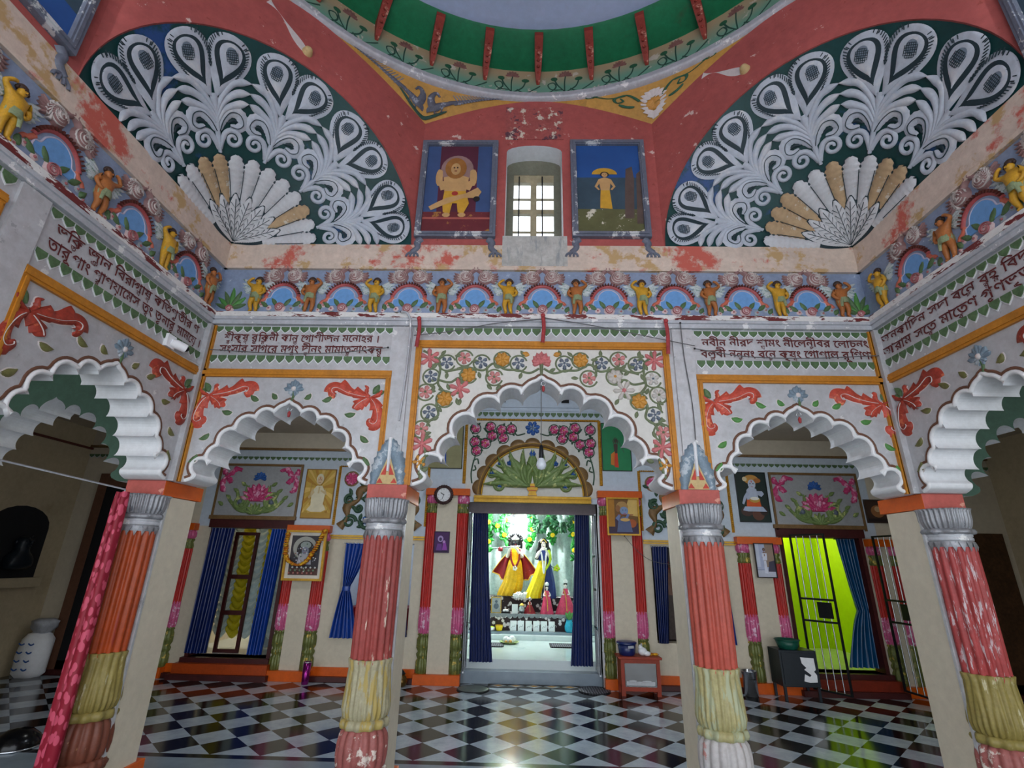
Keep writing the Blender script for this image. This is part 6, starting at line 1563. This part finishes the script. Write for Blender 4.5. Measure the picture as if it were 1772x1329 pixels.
for i in range(16): t2_.flower(0, 0, .05, 6, .03, 0, 0, i).warp(lambda x, y, z, i=i: (x - .12 + .24 * (i % 8) / 7 + .02 * math.sin(i * 5), y - .06 + .05 * (i // 8), z + .03 + .03 * math.sin(i * 3)), len(t2_.v) - (6 * 35 + 21))
obj('blossoms', t2_, m_wflow, t); obj('leaves', MB().leaf(-.1, .02, 2.6, .09, .02, .02).leaf(.1, .02, .5, .09, .02, .02), m_reld, t)
# backdrop and garlands
m_back = M('backdrop_cloth', (172, 192, 190), .6, 0, .2, 3, wear=(196, 204, 206), ws=3.2, wth=.55, wsoft=.12, stretch=(2, 1, .5), bump=.6, bs=9)
t = thing('backdrop', 'crinkled grey green cloth hung behind the altar', 'cloth', (SX, 6.28, 2.9)); obj('cloth', curtain(MB(), lambda q: (-1.3, 1.3), -2.0, 0, 30, 120, 9, .05), m_back, t); obj('hem', MB().box(-1.3, 1.3, -.02, .02, -.02, .02), m_relg, t)
m_gleaf = M('garland_leaf', (26, 130, 44), .5, 0, .3, 12); m_gdark = M('garland_dark', (16, 74, 40), .5, 0, .3, 12)
def garland(label, P, n, dark=False, fl=2):
    P = cr(P, 10); t = thing('hanging_leaf_garland', label, 'garland', (0, 0, 0), 0, 'leaf garlands over the altar'); g = MB()
    o = P[len(P) // 2]; t.location = o
    for i in range(n):
        p = P[int((len(P) - 1) * i / (n - 1))]; a = RND.uniform(0, 6.28)
        g.leaf(p[0] - o[0], p[2] - o[2], a, .12, .034, .02, 0, p[1] - o[1] + RND.uniform(-.04, .02))
    for i in range(fl):
        p = P[int((len(P) - 1) * (i + .6) / (fl + .3))]; obj('flower', MB().flower(p[0] - o[0], p[2] - o[2], .05, 7, .03, 0, 1, i, .5, p[1] - o[1] - .06), [m_yel2, m_ocf], t)
    obj('leaves', g, m_gdark if dark else m_gleaf, t)
garland('leaf garland swagged across the left of the altar top', [(-.9, 6.05, 2.5), (-.7, 6.0, 2.25), (-.45, 6.0, 2.45)], 60)
garland('leaf garland hanging at the far left of the backdrop', [(-.84, 6.1, 2.5), (-.8, 6.1, 2.1), (-.83, 6.1, 1.7)], 46)
garland('leaf garland hanging between lamp and flute player', [(-.42, 6.1, 2.6), (-.48, 6.1, 2.2), (-.45, 6.1, 1.95)], 40)
garland('leaf garland hanging between the two statues', [(.1, 6.1, 2.6), (.12, 6.1, 2.2), (.0, 6.1, 1.9)], 50, False, 3)
garland('dark leaf garland swagged over the goddess', [(.08, 6.0, 2.55), (.28, 5.95, 2.22), (.52, 6.0, 2.5)], 56, True, 0)
garland('dark leaf garland swagged to the right of the goddess', [(.5, 6.0, 2.52), (.74, 5.95, 2.26), (1.0, 6.0, 2.52)], 56, True, 0)
garland('leaf garland hanging right of the goddess', [(.52, 6.1, 2.55), (.56, 6.1, 2.2), (.5, 6.1, 2.0)], 36)
garland('leaf garland hanging at the far right of the backdrop', [(1.0, 6.1, 2.5), (.98, 6.1, 2.1), (1.02, 6.1, 1.6)], 50, False, 3)
t = thing('light_bulb', 'glowing bulb at the top of the sanctum', 'lamp', (-.28, 5.92, 2.40)); obj('glass_bulb', MB().ball((0, 0, 0), (.045, .045, .055), 16, 10), EM('bulb_glow', (255, 255, 250), 40), t); obj('bulb_holder', MB().lathe([(.022, .05), (.024, .12), (.01, .13)], 14).tube([(0, 0, .13), (0, 0, .5)], .005, 6), m_dark, t)

# ------------------------------------------------------------------ side rooms and niches
t = thing('swag_drape', 'swagged drape of white and yellow strips in the left side room', 'drape', (-4.1, 3.55, 2.3))
for i in range(8):
    s = MB(); x0 = -.78 + .2 * i
    for j in range(17):
        z = -.10 - .105 * j; rows = []
        for a in range(9):
            p = a / 8
            for b in range(4): rows.append((x0 + .2 * p, -.03 - .05 * math.sin(PI * b / 3), z - (.09 * math.sin(PI * p)) - .035 * b + .05))
        s.add(rows, [(a * 4 + b, a * 4 + b + 1, a * 4 + b + 5, a * 4 + b + 4) for a in range(8) for b in range(3)], 0, True)
    obj('strip', s, M('drape_yellow', (196, 184, 30), .45, 0, .12, 8) if i % 2 else M('drape_white', (196, 214, 214), .45, 0, .08, 8), t)
t = thing('window_grille', 'dark wooden partition post with three rails inside the left doorway', 'partition', (-4.42, 3.10, .25))
obj('frame', rim4(MB(), -.17, .2, 0, 1.68, .045, -.02, .02), m_dred, t)
for z in (.5, 1.0): obj('rail', MB().box(-.125, .155, -.02, .02, z, z + .06), m_dred, t)
t = thing('bed', 'low white bed in the left side room', 'bed', (-3.75, 4.2, .25)); obj('mattress', MB().box(-.5, .5, -.55, .6, .14, .34), m_card, t, bevel=.03); obj('bed_base', MB().box(-.5, .5, -.55, .6, 0, .14), m_greym, t)
t = thing('shrine_table', 'dark red cloth covered stand inside the left niche', 'table', (-2.2, 3.2, .561)); obj('cloth', MB().box(-.45, .45, -.2, .3, 0, .34), m_redc, t); obj('cloth_hem', MB().box(-.455, .455, -.205, -.2, 0, .05), m_trim, t)
m_bst = M('statue_brown', (120, 82, 62), .5, 0, .2, 8)
t = thing('stone_statue', 'brown draped statue standing in the right niche', 'statue', (2.10, 3.1, .561))
J = {'pelvis': (0, 0, .5, .12), 'chest': (0, 0, .76, .12), 'neck': (0, 0, .9, .045), 'head': (0, 0, .98, .07), 'top': (0, 0, 1.06, .06)}
E = [('pelvis', 'chest'), ('chest', 'neck'), ('neck', 'head'), ('head', 'top')]
for s, c in ((-1, 'L'), (1, 'R')):
    J['sh' + c] = (s * .13, 0, .82, .055); J['el' + c] = (s * .19, -.05, .62, .045); J['ha' + c] = (s * .08, -.13, .66, .035); J['hp' + c] = (s * .07, 0, .42, .09); J['kn' + c] = (s * .08, -.04, .2, .07); J['an' + c] = (s * .08, 0, .02, .05)
    E += [('chest', 'sh' + c), ('sh' + c, 'el' + c), ('el' + c, 'ha' + c), ('pelvis', 'hp' + c), ('hp' + c, 'kn' + c), ('kn' + c, 'an' + c)]
obj('figure', skin('figure', J, E, m_bst, 2), None, t); obj('face', face_bits(1.0, True, 1.15), [m_bst, m_dark, m_bst, m_redc], t)
obj('drapery', loft(MB(), crr([(0, 0, .6, .15, .12), (0, 0, .35, .18, .14), (0, 0, .02, .22, .16)]), 40, 0, 9, .08), M('statue_drape', (76, 62, 58), .6, 0, .3, 6), t)
# lime room
t = thing('flower_stand', 'tall stand of white and orange flowers inside the lime green room', 'flowers', (3.86, 3.45, .251))
obj('stand', MB().lathe([(.13, 0), (.1, .03), (.03, .06), (.03, .25), (.1, .3)], 20), m_steel, t)
for nm, mt, o_ in (('white_flowers', m_wflow, 0), ('orange_flowers', m_mari, 1), ('cream_flowers', M('cream_flower', (232, 220, 160), .6, 0, .15, 20), 2)):
    g = MB()
    for i in range(46):
        if i % 3 != o_: continue
        a = i * 2.4; z = .3 + .017 * i; r = .15 * (1 - .3 * abs(i / 46 - .5))
        g.ball((r * math.cos(a), r * math.sin(a), z), (.055, .05, .045), 8, 6)
    obj(nm, g, mt, t)
t = thing('wall_lamp', 'lit tube lamp high on the lime green wall', 'lamp', (4.36, 4.82, 2.33)); obj('tube', MB().tube([(-.35, -.05, 0), (.35, -.05, 0)], .016, 10), EM('tube_glow', (250, 255, 230), 6), t); obj('lamp_body', MB().box(-.38, .38, -.03, 0, -.025, .025), m_card, t)
t = thing('wall_shelf', 'small dark shelf with papers on the lime green wall', 'shelf', (4.24, 4.80, 1.62)); obj('shelf_board', MB().box(-.17, .17, -.14, .09, 0, .02), m_iron, t); obj('papers', MB().add([(-.2, -.1, .022), (.1, -.12, .03), (.16, .05, .08), (-.06, .06, .05)], [(0, 1, 2, 3)]).box(-.1, .14, -.08, .04, .022, .05), m_mural, t)
small('orange_cloth', 'crumpled orange cloth on the lime room floor', 'cloth', (4.42, 4.0, .251), [('heap', MB().ball((0, 0, .04), (.09, .07, .05), 10, 6).ball((.05, .03, .06), (.05, .04, .04), 8, 6), m_vermil), ('fold', MB().ball((-.06, -.02, .03), (.06, .04, .03), 8, 6), m_org)])

# ------------------------------------------------------------------ things standing along the shrine wall
m_box = M('box_red_brown', (158, 58, 34), .45, 0, .14, 5)
t = thing('donation_box', 'red brown wooden donation box on short legs with a glazed front', 'box', (1.44, 2.44, 0))
obj('body', MB().box(-.25, .25, -.10, .14, .1, .42), m_box, t)
o = MB(); rim4(o, -.25, .25, .06, .42, .045, -.125, -.10); obj('front_frame', o, m_box, t)
obj('top', MB().box(-.28, .28, -.15, .15, .42, .45), m_box, t, bevel=.006)
for x in (-.225, .225):
    for y in (-.09, .115): obj('leg', MB().box(x - .025, x + .025, y - .022, y + .022, 0, .12), m_box, t)
obj('inside', MB().box(-.204, .204, -.1012, -.1, .106, .374), m_dark, t)  # dark plate painting the unlit interior behind the glass
obj('notes', MB().box(-.18, .18, -.104, -.1013, .12, .165).ball((-.1, -.104, .165), (.06, .004, .015), 8, 4).ball((.08, -.104, .165), (.07, .004, .012), 8, 4), m_cardl, t); obj('glass', MB().box(-.2, .2, -.118, -.114, .105, .375), m_pane, t)
t = thing('blue_tub', 'dark blue plastic tub with lid on the donation box', 'tub', (1.30, 2.44, .451)); obj('tub_body', MB().lathe([(.09, 0), (.105, .02), (.12, .14), (.1, .14)], 28), m_navy, t); obj('tub_lid', MB().lathe([(.13, .135), (.132, .155), (.11, .165), (.0, .168)], 28), m_navy, t); obj('tub_label', MB().prism([(-.005, .09), (.07, .095), (.07, .125), (-.005, .12)], -.122, -.112), m_cardl, t)
small('plastic_bag', 'crumpled white plastic bag on the donation box', 'bag', (1.50, 2.41, .451), [('bag', MB().ball((0, 0, .05), (.06, .05, .05), 10, 8).ball((.05, -.03, .03), (.05, .04, .03), 9, 6).ball((-.02, .02, .09), (.03, .03, .04), 8, 6), m_card), ('bag_knot', MB().ball((-.01, 0, .13), (.012, .012, .02), 6, 5), m_cardl)])
g = MB()
for i in range(12): g.ball((-.08 + .013 * i, .01 * math.sin(i * 2), .014 + .006 * math.cos(i * 3)), .015, 8, 6)
small('flower_string', 'short string of orange flowers on the donation box', 'garland', (1.63, 2.45, .451), [('blossoms', g, m_mari), ('string_end', MB().tube([(.07, 0, .01), (.09, 0, .012)], .004, 5), m_redc)])
small('steel_drum', 'shiny steel bucket beside the right inner pillar', 'bucket', (2.90, 2.52, 0), [('bucket', MB().lathe([(.08, 0), (.085, .005), (.095, .28), (.1, .285), (.1, .295), (.088, .29), (.078, .02), (0, .015)], 32), m_steel), ('bucket_handle', MB().tube(cr([(-.1, 0, .28), (-.08, -.04, .23), (0, -.1, .2), (.08, -.04, .23), (.1, 0, .28)], 5), .004, 6), m_iron)])
m_blk = M('cabinet_black', (24, 34, 44), .4, 0, .14, 5)
t = thing('black_cabinet', 'black metal cabinet on legs with a torn white paper', 'cabinet', (3.45, 2.42, 0))
obj('body', MB().box(-.235, .235, -.14, .17, .16, .575), m_blk, t, bevel=.005)
for x in (-.21, .21):
    for y in (-.12, .15): obj('leg', MB().box(x - .015, x + .015, y - .015, y + .015, 0, .165), m_blk, t)
obj('door', MB().box(-.21, .21, -.15, -.141, .19, .55), m_blk, t); obj('torn_paper', MB().flat([(.02, .5), (.19, .49), (.195, .36), (.17, .34), (.2, .3), (.195, .22), (.1, .215), (.03, .23), (.05, .31), (.11, .28), (.13, .3), (.05, .36), (.08, .38), (.03, .43)], -.152), m_card, t)
m_gtub = M('tub_green', (20, 88, 72), .35, 0, .14, 5)
small('green_basin', 'dark green plastic basin on the black cabinet', 'basin', (3.40, 2.40, .576), [('basin', MB().lathe([(.1, 0), (.115, .01), (.15, .11), (.143, .11), (.1, .02), (0, .016)], 32), m_gtub), ('basin_rim', MB().lathe([(.148, .105), (.16, .11), (.148, .116)], 32), m_gtub)])
small('purple_tumbler', 'tall shiny purple cup on the floor left of the left inner pillar', 'cup', (-2.95, 2.50, 0), [('cup', MB().lathe([(.04, 0), (.045, .005), (.052, .26), (.047, .26), (.04, .02), (0, .015)], 28), M('purple_metal', (140, 34, 120), .22, .75, .08, 5, bump=0)), ('cup_rim', MB().lathe([(.05, .255), (.055, .26), (.05, .266)], 28), m_steel)])
small('brass_jar', 'small dark brass pot on the floor behind the left inner pillar', 'pot', (-1.68, 2.52, 0), [('jar_body', MB().lathe([(.04, 0), (.07, .02), (.085, .07), (.06, .12), (.04, .135), (.055, .15)], 24), M('old_brass', (110, 84, 40), .3, .7, .2, 8)), ('jar_lid', MB().lathe([(.05, .15), (.03, .18), (.01, .2)], 20), m_iron)])
m_tin = M('foot_mat', (104, 112, 112), .6, 0, .14, 6)
for x, y, lab in ((-.72, 2.47, 'grey round foot mat left of the shrine step'), (.87, 2.56, 'grey round foot mat right of the shrine step')):
    small('round_mat', lab, 'mat', (x, y, .002), [('mat', MB().lathe([(.0, .01), (.2, .01), (.21, .005), (.21, 0)], 36), m_tin if x < 0 else m_wov), ('mat_edge', MB().lathe([(.205, .0), (.215, .006), (.205, .012)], 36), m_iron)], 'round foot mats')
t = thing('door_rug', 'long rug with yellow and white diamonds before the shrine step', 'rug', (.08, 2.70, .002))
obj('weave', MB().box(-.62, .62, -.10, .085, 0, .006), M('rug_grey', (60, 58, 58), .8, 0, .2, 20), t)
dm = MB()
for i in range(5):
    x = -.48 + .24 * i
    for k, q in ((0, 1.), (1, .6)): dm.add([(x - .115 * q, -.008, .0065 + .001 * k), (x, -.008 - .08 * q, .0065 + .001 * k), (x + .115 * q, -.008, .0065 + .001 * k), (x, -.008 + .08 * q, .0065 + .001 * k)], [(0, 1, 2, 3)], k)
obj('diamonds', dm, [m_cardl, m_ocf], t)

# ------------------------------------------------------------------ left and right aisles
m_pinkc = M('pink_print', (176, 14, 56), .5, 0, .14, 6, bump=0)
def printed():
    t = NT('pink_leaf_print'); t.b.inputs['Roughness'].default_value = .6
    v = t.n('ShaderNodeTexVoronoi'); v.inputs['Scale'].default_value = 26; mp = t.n('ShaderNodeMapping'); mp.inputs['Scale'].default_value = (1, 1, .62); t.l(t.co.outputs['Object'], mp.inputs[0]); t.l(mp.outputs[0], v.inputs['Vector'])
    t.l(t.mix(t.ramp(v.outputs['Distance'], .42, .47), rgb((196, 74, 100)), rgb((136, 6, 38))), t.b.inputs['Base Color']); return t.mat
t = thing('pink_curtain', 'bunched crimson curtain with pink leaf print by the left corner pillar', 'curtain', (-2.985, YW - .24, 2.0))
for k, (dx, dy) in enumerate(((-.035, 0), (.03, -.025))):
    obj('fold', MB().lathe([(.022, 0), (.028, -.1), (.032, -.6), (.036, -1.2), (.04, -1.9), (.02, -1.92)], 20, (dx, dy, 0), mod=lambda a, z, r: r * (1 + .14 * math.sin(3 * a + z * 2))), printed(), t)
obj('tie_string', MB().tube([(0, 0, -.0), (0, 0, .02), (-.05, -1.1, .07)], .006, 6), m_cardl, t)
t = thing('white_sack', 'white sack with blue print standing in the dark left aisle', 'sack', (-6.72, 2.52, 0))
obj('sack_body', MB().lathe([(.14, 0), (.19, .05), (.2, .25), (.19, .45), (.14, .52), (.09, .54)], 24, (0, 0, 0), mod=lambda a, z, r: r * (1 + .06 * math.sin(5 * a + 9 * z)), ys=.8), m_card, t)
obj('sack_mouth', MB().lathe([(.08, .53), (.13, .6), (.15, .68), (.1, .71), (.02, .7)], 20, (0.03, 0, 0), mod=lambda a, z, r: r * (1 + .16 * math.sin(4 * a + 20 * z))), m_cardl, t)
pr = MB()
for j in range(4):
    for i in range(2): pr.ribbon(cr([(-.1 + .13 * i, .12 + .1 * j), (-.06 + .13 * i, .10 + .1 * j), (-.02 + .13 * i, .12 + .1 * j)], 4), .009, .004, 0, -.165)
obj('print', pr, m_blueflw, t)
small('black_bowl', 'shiny black metal bowl turned over at the bottom left', 'bowl', (-4.42, .02, .001), [('bowl', MB().lathe([(.17, 0), (.175, .02), (.15, .08), (.09, .13), (.03, .145), (0, .146)], 28), M('black_gloss', (14, 15, 18), .2, .3, .1, 5, bump=0)), ('bowl_rim', MB().lathe([(.168, .0), (.182, .008), (.172, .018)], 28), m_steel)])
# arched niche with a dark bust in the outer left wall
n = [(1.55, 1.24), (2.44, 1.24), (2.44, 1.9)] + [(2.0 + .44 * math.cos(PI * i / 10), 1.9 + .28 * math.sin(PI * i / 10)) for i in range(1, 10)] + [(1.55, 1.9)]
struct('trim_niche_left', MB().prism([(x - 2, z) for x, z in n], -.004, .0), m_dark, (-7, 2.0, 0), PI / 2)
struct('trim_niche_sill', MB().box(-.5, .48, -.1, 0, 1.12, 1.24), m_cream2, (-7, 2.0, 0), PI / 2)
t = thing('dark_bust', 'dark stone bust in the arched niche of the left aisle', 'statue', (-6.93, 2.06, 1.241), PI / 2)
obj('bust', skin('bust', {'base': (0, 0, .08, .16), 'chest': (0, 0, .22, .17), 'neck': (0, 0, .36, .07), 'head': (0, 0, .45, .11), 'top': (0, 0, .54, .08), 'sL': (-.17, 0, .24, .08), 'sR': (.17, 0, .24, .08)}, [('base', 'chest'), ('chest', 'neck'), ('neck', 'head'), ('head', 'top'), ('chest', 'sL'), ('chest', 'sR')], m_blk, 2), None, t)
obj('face', face_bits(.46, True, 1.7), [m_blk, m_dark, m_blk, m_blk], t)
struct('trim_aisle_line', MB().box(-7, -6.97, -1, YS, 3.13, 3.16), m_maroon)
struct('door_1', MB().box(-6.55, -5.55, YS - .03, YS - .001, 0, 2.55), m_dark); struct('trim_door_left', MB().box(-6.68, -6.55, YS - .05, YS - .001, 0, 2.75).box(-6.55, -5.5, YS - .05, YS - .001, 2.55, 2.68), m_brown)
struct('door_2', MB().box(5.36, 6.9, YS - .03, YS - .001, 0, 2.1), M('door_brown', (86, 58, 36), .5, 0, .3, 4))
small('wall_lamp', 'small white tubular lamp at the right end of the shrine wall', 'lamp', (5.46, YS - .06, 1.78), [('lamp_tube', MB().tube([(-.03, 0, .0), (.03, 0, .28)], .05, 14), m_card), ('lamp_arm', MB().tube([(0, 0, .14), (0, .058, .14)], .01, 6), m_iron)])

# ------------------------------------------------------------------ wires, camera, bulb, scraps of cloth
m_wire = M('cable_grey', (96, 96, 98), .6, 0, .1, 10); m_wirew = M('cable_white', (200, 200, 200), .6, 0, .05, 10)
m_scrap = M('red_scrap', (176, 64, 68), .6, 0, .2, 10)
x, y, z = at('left', 2.40, 3.11, .0)
t = thing('security_camera', 'white security camera on the left wall above the corner arch', 'camera', (x, y, z), PI / 2)
obj('mount', MB().box(-.045, .045, -.03, 0, -.05, .05), m_card, t); obj('camera_body', MB().tube([(0, -.03, 0), (.025, -.045, -.008), (.085, -.09, -.022)], [.024, .036, .034], 16), m_card, t)
obj('lens', MB().ball((.087, -.091, -.023), (.022, .022, .022), 12, 8), m_dark, t)
obj('camera_cable', MB().tube(cr([(.0, -.01, -.04), (.15, -.015, -.06), (.3, -.02, -.05), (.42, -.03, -.08), (.41, -.03, -.3), (.38, -.02, -.95)], 6), .007, 6), m_wirew, t)
t = thing('hanging_bulb', 'unlit glass bulb on a cord from the central arch', 'lamp', (.04, YW + .17, 2.34)); obj('bulb', MB().lathe([(0, -.06), (.03, -.05), (.042, -.02), (.036, .01), (.018, .04)], 18), M('bulb_glass', (206, 214, 222), .12, 0, .02, 4, bump=0), t); obj('bulb_cap', MB().lathe([(.02, .035), (.02, .075), (.016, .13), (.004, .15)], 14), m_iron, t); obj('cord', MB().tube([(0, 0, .14), (0, 0, .66)], .004, 5), m_wire, t)
for wall, u, z, lab in (('back', -2.0, 2.71, 'left'), ('back', .05, 2.955, 'central'), ('back', 2.07, 2.72, 'right')):
    t = thing('arch_hook', 'small ring hook with a red tuft under the crown of the %s arch' % lab, 'hook', at(wall, u, z, .0), 0, 'hooks under the arches'); obj('ring', MB().tube([(.018 * math.cos(a), -.012, .018 * math.sin(a)) for a in [2 * PI * i / 12 for i in range(13)]], .004, 6), m_steel, t); obj('tuft', MB().lathe([(.003, .0), (.014, -.02), (.01, -.05), (.002, -.055)], 8, (0, -.012, -.015)), m_scrap, t)
def cable(label, wall, P, r=.004, mat=None):
    t = thing('hanging_cable', label, 'cable', at(wall, 0, 0), rzof(wall), 'loose cables'); obj('strand', MB().tube(cr([(u, -o, v) for u, v, o in P], 6), r, 5), mat or m_wire, t); obj('nail', MB().ball((P[0][0], -P[0][2], P[0][1]), .009, 8, 6), m_iron, t)
cable('thin cable drooping left from the red scraps above the central arch', 'back', [(.04, 3.52, .06), (-.35, 3.47, .07), (-.7, 3.40, .06), (-1.04, 3.36, .05)])
cable('thin cable stretched right from the red scraps above the central arch', 'back', [(.06, 3.53, .06), (.5, 3.45, .07), (.9, 3.37, .06), (1.3, 3.29, .05)])
cable('thin cable looping along the verse over the left arch', 'back', [(-1.25, 3.25, .04), (-1.6, 3.20, .05), (-2.1, 3.18, .05), (-2.75, 3.21, .05)])
cable('thin cable along the verse over the right arch', 'back', [(1.3, 3.27, .04), (1.7, 3.2, .05), (2.2, 3.19, .05), (2.78, 3.22, .05)])
cable('black conduit bent over the left pilaster', 'back', [(-1.16, 3.56, .09), (-1.1, 3.54, .1), (-1.075, 3.44, .05), (-1.08, 3.0, .032), (-1.1, 2.62, .03)], .009, m_mould)
cable('thin cable pair down the right pilaster', 'back', [(1.2, 3.5, .05), (1.21, 3.2, .03), (1.235, 2.8, .03), (1.23, 2.5, .035)])
for u, z0, z1, lab in ((.045, 3.29, 3.54, 'above the central arch'), (-1.0, 3.24, 3.5, 'at the upper left of the central arch'), (1.07, 3.2, 3.5, 'at the upper right of the central arch')):
    t = thing('hanging_cloth_scrap', 'faded red cloth scrap hanging %s' % lab, 'cloth', at('back', u, z1, .08), 0, 'red cloth scraps'); obj('strip', MB().ribbon(cr([(0, 0), (.008, -(z1 - z0) * .4), (-.004, -(z1 - z0))], 5), .016, .012), m_scrap, t); obj('knot', MB().ball((0, -.008, 0), (.02, .014, .02), 8, 6), m_scrap, t)
cable('wire running across the shrine wall from the flute player picture', 'shrine', [(1.38, 1.96, .16), (1.6, 1.72, .15), (1.9, 1.6, .1), (2.6, 1.58, .1)])
# ------------------------------------------------------------------ light
w = bpy.data.worlds.new('daylight'); SC.world = w; w.use_nodes = True
w.node_tree.nodes['Background'].inputs[0].default_value = (.88, .94, 1., 1)
w.node_tree.nodes['Background'].inputs[1].default_value = 1.55
def light(name, kind, loc, power, color=(1, 1, 1), size=.1, rot=(0, 0, 0), size_y=None):
    d = bpy.data.lights.new(name, kind); d.energy = power; d.color = color
    if kind == 'AREA':
        d.size = size
        if size_y: d.shape = 'RECTANGLE'; d.size_y = size_y
    else: d.shadow_soft_size = size
    o = bpy.data.objects.new(name, d); COL.objects.link(o); o.location = loc; o.rotation_euler = rot
    return o
# daylight of the open courtyard side of the hall, behind the camera
p = light('courtyard_portal', 'AREA', (0, -8.38, 2.0), 1, size=14, rot=(PI / 2, 0, 0), size_y=4.2)
try: p.data.cycles.is_portal = True
except Exception: pass
light('shrine_lamp', 'POINT', (-.28, 5.6, 2.45), 75, (.95, 1, .98), .06)
# area lights added at the octagon windows (left, right and rear) to boost daylight
for nm, loc, rot in (('window_left_boost', (-W + .12, YC - .03, 4.95), (0, PI / 2, 0)), ('window_right_boost', (W - .12, YC + .03, 4.95), (0, -PI / 2, 0)), ('window_rear_boost', (0, YC - W + .12, 4.95), (-PI / 2, 0, 0))):
    light(nm, 'AREA', loc, 30 if 'rear' in nm else 22, (.9, .95, 1), .5, rot, .9)
# fill lights with no fixtures, added under the ceilings to brighten the ambulatory
for i, (x, y, z, pw) in enumerate(((0.05, .2, 4.15, 26), (-3.3, .9, 3.35, 7), (3.35, .9, 3.35, 7))):
    light('ceiling_lamp', 'POINT', (x, y, z), pw, (.93, .97, 1), .12)
light('lime_room_lamp', 'POINT', (4.36, 4.5, 2.3), 13, (1, 1, .92), .08)
light('left_room_lamp', 'POINT', (-4.0, 4.4, 2.3), 14, (1, 1, .96), .08)
light('niche_lamp', 'POINT', (-2.2, 3.2, 1.7), 1.2, (1, 1, 1), .03)
SC.view_settings.view_transform = 'Standard'
try: SC.view_settings.look = 'None'
except Exception: pass
SC.view_settings.gamma = 1; SC.view_settings.use_curve_mapping = False
SC.view_settings.exposure = 1.1
SC.cycles.use_denoising = True
SC.cycles.max_bounces = 10; SC.cycles.diffuse_bounces = 6
